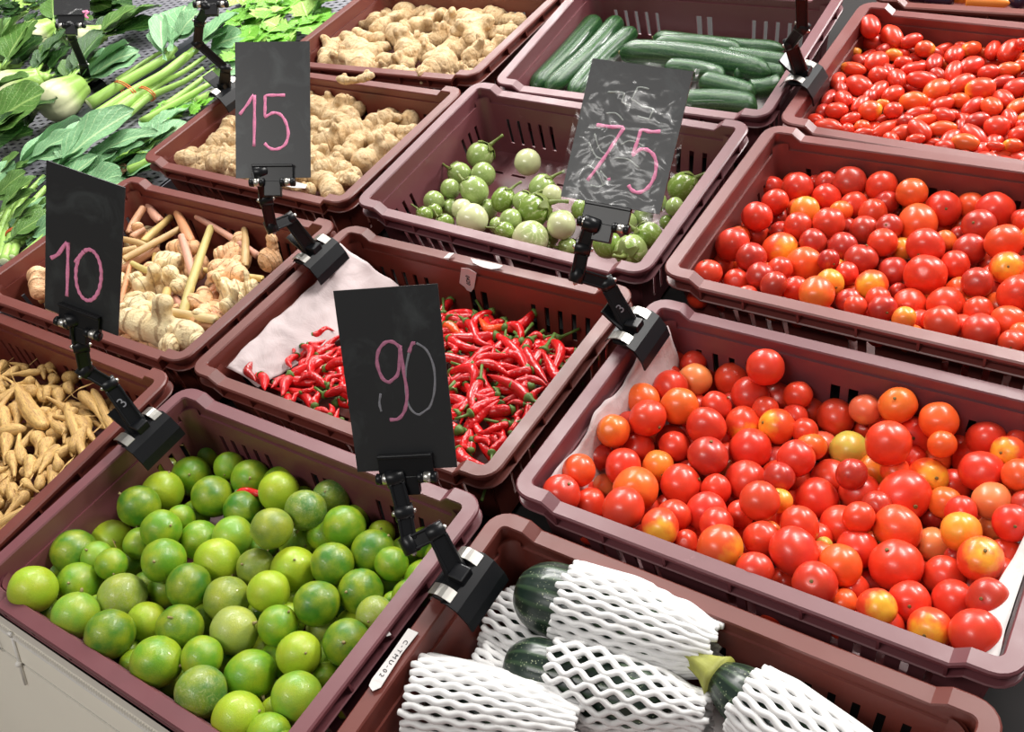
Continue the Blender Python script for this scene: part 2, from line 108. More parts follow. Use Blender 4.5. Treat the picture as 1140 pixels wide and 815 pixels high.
DATA['plum'] = [[4504, 11159, 133, 190, 129, -58, 'r', 0], [4772, 11207, -10, 208, 126, -50, 'r', 0], [4501, 11260, -136, 213, 129, -19, 'r', 0], [4424, 10879, -81,
73, 62, 10, 'y', 0], [4569, 10938, -170, 185, 90, 77, 'r', 1], [4762, 10649, -67, 190, 132, 77, 'r', 0], [4896, 10890, -80, 108, 77, 10, 'y', 0],
[4702, 11347, -230, 83, 57, 10, 'r', 1], [5026, 11165, -23, 150, 89, 42, 'r', 0], [5221, 11063, -64, 125, 104, 10, 'h', 0], [4987, 11305, -240, 92,
71, 10, 'd', 1], [5065, 10720, -76, 111, 82, 10, 'r', 0], [5103, 11079, -208, 99, 70, 10, 'r', 1], [4542, 10428, -54, 173, 82, -9, 'h', 0], [4451,
10156, -82, 179, 98, 104, 'r', 0], [4520, 10548, -221, 131, 78, 11, 'r', 1], [4716, 10123, -104, 190, 129, -23, 'r', 0], [4873, 10386, -94, 128, 114,
11, 'r', 0], [4963, 10076, -125, 189, 101, 76, 'r', 0], [5101, 10353, -93, 183, 112, -58, 'r', 0], [4924, 10712, -169, 57, 50, 11, 'r', 1], [5226,
10592, -74, 185, 81, 51, 'r', 0], [5389, 10369, -84, 182, 106, 11, 'r', 0], [5407, 10810, -105, 184, 102, 96, 'd', 0], [5382, 11311, -179, 144, 69,
51, 'r', 1], [5579, 11058, -111, 190, 114, 90, 'r', 0], [5589, 11344, -137, 96, 55, 9, 'r', 1], [5723, 11234, -108, 125, 95, 32, 'h', 0], [5839,
11350, -200, 68, 60, 10, 'o', 1], [5967, 11286, -127, 155, 94, 89, 'r', 0], [6171, 11201, -78, 190, 127, 75, 'r', 0], [6294, 11123, 66, 77, 73, 9,
'r', 0], [5679, 10640, -100, 181, 100, 90, 'r', 0], [5831, 10821, -109, 190, 119, 65, 'r', 0], [5952, 11308, -305, 152, 76, 0, 'r', 1], [6056, 10699,
-100, 129, 94, 11, 'r', 0], [6245, 10805, -99, 138, 91, 32, 'o', 0], [6357, 10953, -115, 89, 78, 10, 'h', 0], [5786, 11342, -284, 96, 60, 10, 'r', 1],
[5605, 10214, -109, 190, 125, 64, 'o', 0], [5824, 10414, -121, 186, 109, 50, 'r', 0], [6067, 10292, -86, 172, 133, 12, 'h', 0], [6246, 10583, -136,
145, 77, 42, 'd', 0], [6430, 10447, -119, 161, 114, 32, 'r', 0], [6338, 10200, -134, 172, 106, -47, 'r', 0], [6527, 10083, -134, 165, 87, 63, 'o', 0],
[4464, 9820, -130, 190, 86, 86, 'd', 0], [4658, 9751, -80, 163, 101, -49, 'r', 0], [4670, 9482, -75, 137, 99, 12, 'r', 0], [4684, 10149, -292, 62, 55,
12, 'o', 1], [4874, 9712, -100, 151, 84, 76, 'r', 0], [5039, 9574, -81, 139, 119, 12, 'h', 0], [5121, 9780, -95, 80, 52, 12, 'y', 0], [5166, 10003,
-95, 158, 100, 65, 'r', 0], [5429, 9920, -111, 167, 116, 2, 'o', 0], [5286, 10438, -272, 151, 67, -24, 'r', 1], [5276, 9653, -96, 111, 98, 12, 'r',
0], [5751, 9925, -114, 163, 89, 58, 'r', 0], [5903, 10131, -160, 115, 87, 12, 'o', 0], [6067, 10019, -155, 156, 89, 57, 'r', 0], [6269, 9980, -107,
171, 105, -54, 'h', 0], [6500, 9818, -138, 141, 88, -61, 'r', 0], [5528, 9710, -138, 143, 77, 23, 'r', 0], [4452, 9369, -162, 126, 74, -5, 'r', 1],
[4702, 9119, -74, 174, 98, -5, 'r', 0], [4489, 9014, -82, 87, 57, 13, 'o', 0], [4636, 9520, -241, 83, 58, 13, 'r', 1], [4878, 9355, -82, 121, 72, 33,
'r', 0], [4915, 9143, -100, 85, 82, 13, 'r', 0], [5054, 9246, -102, 95, 82, 13, 'o', 0], [5116, 9094, -82, 117, 63, 13, 'r', 0], [5147, 9676, -265,
190, 73, 50, 'r', 1], [5259, 9389, -200, 181, 92, 50, 'r', 0], [5473, 9330, -174, 131, 96, 33, 'r', 0], [5461, 9509, -122, 98, 76, 13, 'd', 0], [5646,
9538, -114, 157, 71, 33, 'h', 0], [5672, 9329, -104, 170, 100, -34, 'r', 0], [5882, 9462, -137, 162, 87, 13, 'o', 0], [5831, 9674, -103, 134, 90, -7,
'r', 0], [5887, 9825, -185, 89, 76, 13, 'r', 0], [6195, 9698, -134, 140, 94, 33, 'd', 0], [6236, 9404, -148, 190, 102, -35, 'r', 0], [6018, 9290,
-149, 167, 93, 74, 'r', 0], [6194, 9174, -90, 156, 96, -5, 'o', 0], [6416, 9612, -131, 139, 127, 13, 'r', 0], [5683, 9144, -109, 105, 62, 14, 'r', 0],
[5854, 9266, -199, 95, 49, 14, 'r', 1], [6500, 9216, -113, 99, 52, 14, 'r', 0], [6657, 9298, -135, 105, 76, 14, 'h', 0], [6664, 9536, -140, 124, 91,
50, 'r', 0], [6656, 9701, -125, 71, 68, 13, 'r', 0], [6034, 9662, -215, 120, 70, 105, 'd', 1], [4505, 9038, -233, 138, 99, 169, 'r', 1], [4698, 9015,
-253, 127, 92, 40, 'r', 1], [4913, 9007, -199, 140, 101, 135, 'o', 1], [5145, 9049, -250, 127, 92, 83, 'r', 1], [5387, 9014, -181, 140, 101, 17, 'd',
1], [5581, 9029, -186, 141, 101, 26, 'r', 1], [5821, 9032, -192, 135, 97, 2, 'd', 1], [6243, 9005, -203, 143, 103, 114, 'd', 1], [6445, 9054, -208,
144, 103, 8, 'r', 1], [6661, 9028, -214, 133, 96, 174, 'd', 1], [6887, 9020, -136, 133, 96, 52, 'r', 2], [7108, 9033, -142, 132, 95, 78, 'o', 2],
[7318, 9044, -147, 127, 91, 71, 'r', 2], [7562, 9040, -154, 128, 92, 43, 'd', 2], [7794, 9017, -160, 140, 101, 41, 'r', 2], [5262, 9230, -327, 128,
92, 108, 'r', 1], [6108, 9218, -304, 136, 98, 141, 'o', 1], [6340, 9246, -220, 132, 95, 77, 'r', 1], [6560, 9255, -270, 143, 103, 17, 'o', 1], [6748,
9243, -275, 138, 99, 17, 'r', 1], [7014, 9240, -139, 142, 102, 120, 'o', 2], [7227, 9259, -144, 140, 101, 64, 'd', 2], [7419, 9245, -149, 132, 95,
116, 'r', 2], [7654, 9243, -155, 126, 91, 141, 'r', 2], [7861, 9242, -161, 132, 95, 40, 'o', 2], [4493, 9435, -321, 143, 103, 138, 'o', 1], [5774,
9452, -309, 128, 92, 106, 'o', 1], [6444, 9424, -222, 137, 99, 82, 'r', 1], [6887, 9448, -135, 137, 99, 41, 'd', 2], [7112, 9425, -141, 130, 93, 103,
'd', 2], [7365, 9421, -147, 127, 91, 48, 'r', 2], [7574, 9444, -153, 127, 92, 89, 'r', 2], [7776, 9431, -158, 143, 103, 93, 'd', 2], [4808, 9643,
-254, 135, 97, 164, 'r', 1], [6575, 9629, -270, 138, 100, 15, 'r', 1], [6803, 9625, -132, 136, 98, 99, 'r', 2], [7008, 9632, -137, 128, 92, 34, 'o',
2], [7185, 9645, -142, 142, 102, 17, 'o', 2], [7442, 9631, -149, 133, 95, 145, 'r', 2], [7657, 9643, -154, 137, 99, 32, 'o', 2], [7862, 9666, -159,
138, 99, 136, 'd', 2], [5370, 9854, -313, 139, 100, 87, 'd', 1], [5603, 9849, -244, 141, 101, 168, 'o', 1], [6037, 9841, -255, 131, 94, 132, 'r', 1],
[6701, 9843, -129, 135, 97, 26, 'o', 2], [6878, 9838, -133, 143, 103, 78, 'r', 2], [7100, 9874, -139, 129, 93, 125, 'o', 2], [7332, 9862, -145, 141,
102, 164, 'r', 2], [7553, 9824, -151, 136, 98, 166, 'o', 2], [7744, 9839, -156, 131, 94, 56, 'd', 2], [6763, 10070, -129, 130, 94, 88, 'r', 2], [6999,
10058, -136, 128, 92, 140, 'd', 2], [7191, 10055, -140, 134, 97, 136, 'r', 2], [7448, 10026, -147, 142, 102, 111, 'o', 2], [7679, 10046, -153, 126,
91, 84, 'r', 2], [7883, 10063, -158, 140, 101, 142, 'o', 2], [5155, 10236, -246, 136, 98, 104, 'r', 1], [5783, 10238, -247, 129, 93, 94, 'r', 1],
[6661, 10250, -126, 128, 92, 17, 'o', 2], [6900, 10253, -132, 140, 101, 162, 'd', 2], [7122, 10251, -138, 133, 96, 118, 'r', 2], [7327, 10244, -143,
130, 94, 93, 'r', 2], [7550, 10248, -149, 130, 94, 120, 'r', 2], [7771, 10241, -155, 132, 95, 75, 'o', 2], [6593, 10449, -124, 143, 103, 101, 'o', 2],
[6767, 10472, -128, 141, 101, 106, 'r', 2], [7007, 10442, -134, 139, 100, 31, 'o', 2], [7229, 10455, -140, 139, 100, 23, 'r', 2], [7438, 10432, -146,
131, 94, 141, 'r', 2], [7663, 10441, -151, 134, 96, 24, 'd', 2], [7859, 10471, -156, 144, 103, 155, 'd', 2], [4702, 10652, -292, 139, 100, 69, 'd',
1], [4938, 10663, -298, 133, 95, 21, 'r', 1], [5568, 10642, -270, 133, 96, 173, 'r', 1], [6699, 10646, -126, 131, 95, 125, 'o', 2], [6916, 10647,
-131, 128, 92, 156, 'o', 2], [7119, 10673, -136, 128, 92, 92, 'o', 2], [7346, 10669, -142, 129, 93, 76, 'r', 2], [7563, 10655, -148, 136, 98, 55, 'r',
2], [7777, 10659, -154, 138, 99, 137, 'd', 2], [6556, 10847, -121, 140, 101, 61, 'o', 2], [6760, 10846, -126, 140, 101, 39, 'd', 2], [6999, 10840,
-133, 136, 98, 161, 'o', 2], [7218, 10865, -138, 135, 97, 42, 'o', 2], [7459, 10864, -145, 131, 94, 53, 'r', 2], [7667, 10876, -150, 135, 97, 14, 'o',
2], [7852, 10856, -155, 133, 96, 162, 'r', 2], [4921, 11054, -162, 128, 92, 2, 'r', 1], [6458, 11059, -118, 141, 101, 104, 'o', 2], [6702, 11063,
-124, 132, 95, 80, 'r', 2], [6888, 11056, -129, 133, 96, 130, 'r', 2], [7128, 11056, -135, 139, 100, 41, 'r', 2], [7319, 11071, -140, 144, 103, 49,
'r', 2], [7556, 11044, -146, 135, 97, 46, 'r', 2], [7776, 11071, -152, 140, 101, 134, 'd', 2], [6337, 11239, -213, 139, 100, 26, 'o', 1], [6547,
11294, -119, 136, 98, 164, 'r', 2], [6773, 11251, -125, 131, 94, 177, 'd', 2], [6996, 11300, -131, 138, 99, 123, 'r', 2], [7217, 11216, -137, 130, 94,
77, 'r', 2], [7425, 11248, -142, 138, 100, 96, 'd', 2], [7638, 11250, -148, 143, 103, 91, 'd', 2], [7835, 11262, -153, 126, 91, 83, 'd', 2], [4595,
10774, -230, 122, 88, 127, 'd', 1], [5316, 11154, -166, 120, 86, 9, 'd', 1], [5337, 9541, -221, 112, 80, 29, 'r', 1], [6096, 10762, -260, 129, 93,
135, 'o', 1], [5555, 10036, -197, 129, 93, 70, 'r', 1], [5919, 9930, -327, 117, 85, 130, 'r', 1], [6267, 9770, -276, 114, 82, 153, 'r', 1], [5275,
10861, -209, 121, 87, 130, 'r', 1], [6246, 10009, -282, 129, 93, 61, 'o', 1], [5284, 9986, -251, 114, 82, 97, 'o', 1], [4737, 11011, -94, 118, 85, 60,
'd', 1], [5112, 9472, -260, 119, 86, 85, 'r', 1], [6429, 11060, -294, 130, 94, 49, 'r', 1], [4491, 9517, -127, 121, 87, 93, 'd', 1], [5472, 11089,
-263, 128, 92, 149, 'o', 1], [6737, 9521, -284, 125, 90, 101, 'r', 1], [6330, 10156, -310, 120, 87, 93, 'r', 1], [6136, 10136, -277, 116, 84, 99, 'o',
1], [5900, 10899, -262, 120, 87, 59, 'r', 1], [4727, 9847, -192, 117, 84, 12, 'r', 1], [5522, 10562, -116, 116, 84, 153, 'd', 1], [4886, 9779, -328,
121, 87, 29, 'r', 1], [4986, 10807, -209, 116, 83, 158, 'o', 1], [6595, 10308, -272, 119, 86, 48, 'r', 1], [4929, 10554, -126, 127, 92, 126, 'd', 1],
[4547, 9980, -93, 117, 85, 119, 'd', 1], [6011, 9102, -134, 114, 82, 178, 'r', 1], [4528, 10687, -90, 119, 86, 137, 'd', 1], [5193, 10566, -251, 127,
91, 163, 'r', 1], [4818, 9210, -191, 118, 85, 157, 'r', 1], [5728, 9588, -242, 113, 81, 28, 'o', 1], [5407, 9179, -181, 115, 83, 143, 'r', 1], [4921,
9904, -103, 114, 82, 92, 'd', 1], [5384, 10525, -353, 112, 81, 100, 'r', 1], [6297, 11153, -359, 127, 92, 10, 'd', 1], [4980, 9235, -231, 116, 84,
179, 'r', 1], [5937, 10157, -315, 118, 85, 70, 'd', 1], [5111, 9497, -423, 129, 93, 105, 'r', 1], [5629, 11142, -276, 125, 90, 52, 'd', 1], [4663,
9664, -340, 116, 83, 126, 'o', 1]]
DATA['eggplant'] = [[480, 7788, -307, 188, 'm', 0, 69], [1165, 7899, -362, 177, 'c', 0, -999], [467, 7332, -286, 147, 'm', 0, -179], [771, 7434, -320, 166, 'm', 0,
-999], [568, 6979, -270, 132, 'm', 0, -999], [954, 6990, -233, 177, 'm', 0, 161], [528, 6672, -261, 138, 'm', 0, -999], [647, 6805, -441, 125, 'm', 1,
113], [1005, 6630, -259, 135, 'c', 0, -999], [1281, 6460, -237, 200, 'c', 0, -999], [1047, 7013, -529, 144, 'm', 1, -999], [1346, 7036, -332, 152,
'g', 0, 82], [1621, 7071, -330, 135, 'm', 0, 51], [1898, 6909, -287, 200, 'g', 0, 33], [1683, 7419, -339, 160, 'm', 0, 67], [1924, 7284, -306, 127,
'c', 0, -999], [1753, 6614, -247, 135, 'm', 0, -999], [1818, 6380, -230, 111, 'g', 0, -163], [2184, 6374, -253, 214, 'c', 0, -999], [2258, 6913, -409,
169, 'c', 0, -999], [2087, 6783, -578, 137, 'g', 1, -41], [994, 6288, -231, 114, 'g', 0, 163], [659, 6319, -196, 104, 'g', 0, 163], [669, 6498, -263,
94, 'g', 0, 155], [1474, 6654, -420, 104, 'm', 1, -999], [3060, 6623, -320, 166, 'g', 0, 131], [3393, 6568, -293, 184, 'm', 0, -83], [2426, 6684,
-237, 171, 'c', 0, -999], [3432, 6917, -332, 159, 'g', 0, -178], [3333, 8012, -426, 181, 'g', 0, 50], [3459, 7535, -357, 114, 'm', 0, -999], [3047,
7477, -550, 124, 'm', 1, 97], [3395, 7430, -525, 88, 'g', 1, -999], [3189, 7582, -376, 133, 'm', 0, -999], [2942, 7255, -497, 134, 'm', 1, -999],
[2503, 6621, -490, 110, 'm', 1, -130], [2196, 7753, -520, 141, 'm', 1, -999], [2589, 7560, -397, 137, 'm', 0, -999], [2854, 7552, -367, 140, 'g', 0,
-999], [2481, 7863, -373, 139, 'm', 0, -999], [2303, 7333, -491, 143, 'g', 1, -999], [2582, 7258, -492, 125, 'm', 1, 66]]
DATA['chilli'] = [[2085, 5198, -499, 1739, 5076, -482, 30, 'r'], [2578, 5129, -454, 2188, 5174, -464, 39, 'o'], [2660, 5272, -520, 2355, 5284, -524, 44, 'r'], [2114,
5046, -443, 2683, 4792, -399, 38, 'r'], [3201, 4633, -413, 2369, 5053, -485, 40, 'r'], [2877, 4999, -456, 2432, 5055, -467, 40, 'r'], [3056, 5158,
-474, 2881, 5037, -456, 31, 'r'], [3005, 4899, -420, 3547, 4481, -350, 36, 'r'], [3177, 5140, -483, 3508, 4595, -395, 39, 'r'], [3220, 4967, -442,
3092, 4889, -431, 32, 'r'], [2572, 4308, -332, 2785, 4806, -410, 37, 'r'], [2115, 4716, -402, 2587, 4700, -396, 38, 'r'], [2294, 4458, -372, 2514,
4555, -386, 37, 'r'], [2672, 4413, -330, 2956, 4728, -378, 32, 'r'], [2818, 4469, -379, 3136, 4611, -399, 32, 'r'], [2670, 4370, -339, 3127, 4432,
-346, 38, 'r'], [3274, 4612, -384, 3067, 4318, -339, 34, 'r'], [2796, 4223, -300, 2528, 4184, -295, 38, 'r'], [3498, 4200, -300, 2903, 4342, -326, 42,
'r'], [3233, 4297, -321, 3578, 4434, -341, 37, 'r'], [3174, 4128, -305, 2844, 4036, -293, 35, 'r'], [3114, 3767, -239, 3223, 4100, -291, 43, 'r'],
[2759, 4156, -345, 2968, 3693, -270, 33, 'r'], [3419, 4010, -314, 3151, 3665, -261, 43, 'r'], [3554, 3790, -239, 3321, 3556, -203, 29, 'r'], [3520,
4035, -315, 3565, 3873, -289, 42, 'r'], [3266, 4783, -434, 3517, 4874, -447, 36, 'r'], [3338, 4967, -467, 3506, 4999, -471, 34, 'r'], [3484, 5104,
-478, 3282, 5059, -472, 30, 'r'], [3409, 3349, -211, 3209, 3603, -252, 31, 'r'], [3648, 3372, -159, 3485, 3602, -196, 37, 'r'], [3638, 3490, -230,
3492, 3681, -261, 31, 'r'], [3316, 3278, -175, 3693, 3227, -165, 44, 'r'], [2992, 3999, -297, 3146, 3843, -271, 30, 'r'], [2315, 4479, -352, 2154,
4650, -380, 35, 'r'], [1911, 4903, -431, 2228, 4808, -414, 41, 'o'], [2864, 4692, -392, 3207, 4594, -374, 34, 'r'], [3605, 3720, -269, 3475, 3928,
-303, 23, 'r'], [3360, 3499, -204, 3548, 3450, -195, 27, 'r'], [3499, 4112, -306, 3340, 4039, -295, 24, 'r'], [2026, 4954, -440, 2314, 4893, -428, 34,
'r'], [3197, 4804, -445, 3365, 4795, -443, 30, 'r'], [2675, 4014, -303, 2712, 4190, -331, 31, 'r'], [2310, 4223, -345, 2257, 3993, -309, 34, 'r'],
[2658, 3778, -271, 2334, 3825, -281, 33, 'r'], [2987, 3398, -195, 2703, 3481, -210, 32, 'r'], [922, 3468, -219, 1044, 4050, -310, 45, 'r'], [1163,
3528, -221, 1256, 3913, -282, 47, 'r'], [903, 3449, -224, 881, 3209, -186, 40, 'r'], [965, 3431, -201, 1124, 3143, -149, 46, 'r'], [701, 3784, -286,
825, 3574, -252, 48, 'r'], [1443, 3500, -224, 1093, 3362, -205, 35, 'r'], [1534, 3198, -190, 1314, 3377, -220, 50, 'r'], [1817, 3135, -150, 1678,
3272, -175, 33, 'r'], [1548, 3364, -184, 1881, 3320, -175, 45, 'r'], [393, 3462, -197, 673, 3199, -154, 36, 'd'], [623, 3320, -186, 884, 3139, -150,
40, 'r'], [666, 3919, -284, 964, 3649, -239, 31, 'r'], [282, 4612, -422, 483, 4646, -426, 34, 'r'], [620, 4127, -314, 800, 4299, -341, 35, 'r'], [688,
3981, -299, 819, 4130, -321, 34, 'r'], [1534, 3443, -201, 1609, 3599, -226, 37, 'r'], [1428, 3497, -194, 1484, 3709, -227, 39, 'r'], [1294, 3532,
-211, 1238, 3423, -194, 30, 'r'], [1974, 3134, -156, 1816, 3269, -182, 31, 'r'], [1242, 3291, -196, 1255, 3461, -223, 32, 'r'], [1254, 3131, -169,
1272, 3309, -202, 27, 'r'], [1600, 3136, -167, 1788, 3165, -171, 31, 'r'], [1947, 3153, -175, 2045, 3143, -173, 26, 'r'], [549, 4016, -307, 644, 3781,
-269, 34, 'r'], [930, 3868, -285, 969, 4112, -324, 36, 'r'], [965, 3612, -271, 921, 3900, -317, 34, 'r'], [763, 4623, -427, 1055, 4601, -421, 38,
'r'], [1073, 4279, -371, 1193, 4518, -409, 37, 'r'], [1389, 3940, -294, 1732, 3838, -276, 35, 'r'], [1769, 3593, -225, 1885, 3808, -258, 34, 'r'],
[1912, 3359, -201, 2172, 3402, -207, 33, 'r'], [945, 4403, -351, 1322, 4240, -323, 37, 'r'], [1418, 4048, -317, 1537, 4278, -353, 36, 'r'], [1556,
5443, -613, 1866, 4912, -654, 42, 'r'], [2634, 4193, -438, 2658, 4818, -384, 44, 'r'], [2471, 3550, -406, 2017, 3762, -418, 46, 'r'], [3586, 5503,
-600, 3269, 5115, -548, 36, 'r'], [873, 4042, -421, 845, 3580, -416, 42, 'r'], [2420, 3968, -316, 2757, 3667, -370, 46, 'r'], [1171, 3745, -288, 1696,
3810, -242, 38, 'r'], [2652, 4465, -394, 2166, 4181, -414, 43, 'r'], [674, 3867, -427, 973, 3488, -487, 45, 'r'], [3749, 4716, -507, 3345, 4430, -534,
36, 'r'], [1573, 4783, -422, 1404, 4229, -454, 37, 'r'], [1342, 4072, -477, 1466, 4582, -456, 39, 'r'], [1222, 3801, -436, 796, 3657, -384, 41, 'r'],
[3197, 4124, -429, 3211, 4635, -400, 38, 'r'], [1281, 5267, -566, 1491, 4800, -508, 44, 'r'], [2509, 3471, -396, 2257, 3904, -440, 38, 'r'], [1952,
4650, -492, 1982, 4056, -494, 40, 'r'], [2906, 4190, -502, 2445, 4257, -561, 40, 'r'], [974, 3843, -430, 1438, 3681, -419, 45, 'r'], [3427, 4375,
-455, 3435, 3955, -505, 43, 'r'], [1698, 5138, -534, 2032, 4689, -591, 41, 'r'], [1536, 4453, -399, 2141, 4526, -441, 40, 'r'], [3384, 4397, -380,
2949, 4061, -430, 40, 'r'], [2496, 3641, -462, 2520, 4258, -417, 43, 'r'], [1855, 5074, -489, 2171, 4724, -503, 46, 'r'], [966, 3983, -363, 609, 3673,
-390, 45, 'r'], [3284, 4822, -498, 2745, 4811, -555, 40, 'r'], [2583, 4886, -578, 3004, 5034, -627, 40, 'r'], [1308, 5185, -494, 1426, 4640, -437, 43,
'r'], [2528, 4265, -474, 2517, 4847, -461, 37, 'r'], [2974, 3483, -210, 2586, 3173, -194, 36, 'r'], [1245, 4581, -575, 904, 4890, -555, 45, 'r'],
[3457, 3927, -417, 2988, 4200, -471, 39, 'r'], [3691, 4568, -431, 3212, 4893, -375, 41, 'r'], [1240, 4055, -497, 679, 4312, -532, 43, 'r'], [2116,
4557, -456, 1827, 4974, -493, 37, 'r'], [2536, 4237, -413, 2927, 4014, -411, 45, 'r'], [1796, 4856, -556, 1289, 4643, -537, 38, 'r'], [2321, 4123,
-394, 2068, 4706, -376, 40, 'r'], [1830, 4295, -490, 2291, 4116, -508, 46, 'r'], [1923, 4982, -489, 1544, 4663, -512, 41, 'r'], [2301, 4823, -473,
1702, 4666, -443, 40, 'r'], [1583, 4820, -553, 2043, 4991, -604, 38, 'r'], [3282, 3393, -391, 3159, 3865, -382, 40, 'r'], [799, 4793, -483, 1366,
4619, -502, 43, 'r'], [2576, 3857, -342, 2992, 3668, -390, 45, 'r'], [2680, 4025, -340, 2761, 3566, -371, 46, 'r'], [2976, 3233, -345, 2458, 3285,
-381, 42, 'r'], [3461, 4844, -529, 3108, 5285, -543, 46, 'r'], [2349, 4306, -553, 2523, 4772, -595, 42, 'r'], [3131, 5269, -568, 2761, 4879, -548, 45,
'r'], [1539, 3452, -390, 1982, 3824, -421, 43, 'r'], [1550, 3494, -394, 1259, 4019, -388, 39, 'r'], [2921, 5025, -493, 3331, 4872, -513, 44, 'r'],
[2547, 4985, -465, 1958, 4705, -419, 45, 'r'], [3292, 4463, -389, 3756, 4156, -426, 44, 'r'], [2940, 3738, -289, 2786, 3261, -245, 41, 'r'], [1561,
3762, -392, 1926, 4251, -414, 40, 'r'], [2121, 3965, -279, 1633, 3522, -231, 45, 'r'], [3605, 3883, -440, 3182, 4160, -455, 45, 'r'], [2025, 3436,
-404, 2455, 3731, -412, 38, 'r'], [2442, 3962, -492, 2050, 4400, -517, 38, 'r'], [2124, 3655, -301, 1946, 3253, -300, 36, 'r'], [2624, 3896, -426,
2357, 4471, -478, 39, 'r'], [3634, 4657, -568, 3591, 5197, -570, 45, 'r'], [3394, 4806, -504, 3061, 4333, -558, 45, 'r'], [3730, 5484, -657, 3239,
5102, -651, 40, 'r'], [1271, 3529, -328, 685, 3389, -288, 44, 'r'], [2822, 5016, -470, 2790, 4465, -431, 46, 'r'], [2715, 5502, -521, 2378, 4996,
-465, 43, 'r'], [2331, 4226, -479, 2767, 4035, -462, 41, 'r'], [1829, 3745, -425, 1868, 4170, -375, 39, 'r'], [1825, 4527, -463, 1592, 4090, -465, 40,
'r'], [2059, 4758, -515, 2537, 4818, -556, 41, 'r'], [3733, 3178, -228, 3495, 3767, -248, 40, 'r'], [1175, 4320, -431, 829, 4015, -420, 37, 'r'],
[3673, 5210, -598, 3157, 4962, -653, 40, 'r'], [2088, 3987, -412, 1596, 3998, -456, 40, 'r'], [3240, 3552, -365, 2662, 3338, -370, 39, 'r'], [2299,
3275, -270, 1833, 3633, -296, 38, 'r'], [2658, 5067, -560, 2185, 5467, -605, 42, 'r'], [3578, 3647, -350, 3006, 3798, -324, 37, 'r'], [3082, 4206,
-378, 2817, 3751, -324, 45, 'r'], [2537, 3225, -265, 2068, 3607, -206, 43, 'r'], [2078, 5243, -501, 1784, 4936, -526, 41, 'r'], [2780, 5175, -645,
2314, 5009, -604, 40, 'r'], [2189, 4463, -479, 1717, 4298, -511, 42, 'r'], [2485, 4269, -371, 2885, 4026, -320, 43, 'r'], [3740, 4044, -456, 3397,
4343, -431, 43, 'r'], [3018, 4192, -420, 2401, 4163, -366, 39, 'r'], [2774, 3310, -300, 2975, 3699, -282, 42, 'r'], [1086, 3211, -241, 1557, 3154,
-211, 42, 'r'], [2632, 4593, -468, 2547, 5201, -504, 39, 'r'], [2318, 3498, -318, 1909, 3962, -281, 44, 'r'], [3072, 4178, -442, 2799, 4704, -450, 39,
'r'], [2685, 4959, -466, 2972, 4449, -441, 40, 'r'], [3253, 4812, -540, 2893, 5141, -512, 45, 'r'], [2264, 3490, -380, 1809, 3571, -433, 44, 'r'],
[2792, 3824, -397, 2786, 4258, -446, 37, 'r'], [2195, 3352, -390, 2109, 3879, -432, 36, 'r'], [1868, 3610, -446, 2187, 4121, -503, 43, 'r'], [1017,
4606, -508, 1390, 4240, -486, 45, 'r'], [1991, 3398, -370, 1944, 3863, -324, 46, 'r'], [3713, 3409, -340, 3195, 3635, -399, 36, 'r'], [1812, 4463,
-572, 1875, 4960, -544, 43, 'r'], [2643, 4558, -516, 2948, 4959, -481, 44, 'r'], [3102, 3556, -272, 2520, 3533, -263, 44, 'r'], [1884, 3699, -356,
1268, 3631, -388, 38, 'r'], [401, 3653, -282, 872, 3280, -243, 40, 'r'], [2287, 3807, -458, 2054, 4385, -433, 46, 'r'], [2131, 5333, -568, 2513, 5042,
-596, 38, 'r'], [1900, 3531, -284, 1427, 3721, -262, 43, 'r'], [1642, 3494, -316, 1215, 3678, -367, 39, 'r'], [1829, 4350, -398, 2083, 4005, -385, 45,
'r'], [967, 4496, -387, 1251, 3903, -417, 42, 'r'], [2108, 3452, -332, 2502, 3885, -324, 41, 'r'], [3527, 3934, -447, 3100, 3919, -497, 40, 'r'],
[821, 3340, -256, 1420, 3551, -258, 41, 'r'], [1256, 4821, -575, 1073, 5259, -548, 37, 'r'], [2230, 4928, -578, 1941, 4391, -603, 40, 'r'], [1889,
4802, -576, 1466, 4599, -595, 38, 'r'], [2932, 5171, -571, 3480, 5083, -545, 44, 'r'], [2215, 4718, -519, 1836, 5170, -540, 44, 'r'], [1351, 4297,
-403, 951, 3872, -405, 43, 'r'], [3135, 3606, -335, 3248, 4069, -288, 42, 'r'], [1029, 3640, -348, 719, 3348, -357, 43, 'r'], [1794, 4237, -559, 2007,
4828, -525, 36, 'r'], [3617, 3840, -359, 3541, 4495, -395, 40, 'r'], [2958, 5044, -457, 2886, 4600, -460, 44, 'r'], [2419, 3611, -230, 1987, 3249,
-186, 39, 'r'], [914, 3559, -409, 1078, 4039, -351, 44, 'r'], [3202, 4940, -431, 3279, 4364, -455, 46, 'r'], [2978, 4384, -489, 3387, 4131, -548, 37,
'r'], [2456, 4678, -486, 3081, 4478, -480, 39, 'r'], [1106, 4583, -499, 910, 4199, -482, 37, 'r'], [2540, 4768, -537, 1964, 4785, -520, 36, 'r'],
[2658, 3503, -385, 2245, 3896, -420, 40, 'r'], [3042, 4424, -537, 2615, 4520, -516, 37, 'r'], [1414, 4710, -534, 1639, 4211, -503, 38, 'r'], [1482,
3187, -266, 833, 3254, -243, 37, 'r'], [3132, 3823, -350, 2609, 3842, -385, 38, 'r'], [1911, 4679, -527, 1690, 4070, -481, 44, 'r'], [1236, 5408,
-499, 1244, 4763, -493, 42, 'r'], [936, 3730, -419, 1321, 3513, -446, 40, 'r'], [3435, 3853, -349, 3760, 3345, -306, 37, 'r'], [2347, 3803, -382,
1847, 3843, -356, 44, 'r'], [1427, 4330, -456, 1312, 3799, -483, 38, 'r'], [1709, 3499, -370, 1351, 3866, -357, 42, 'r'], [2631, 4815, -561, 2943,
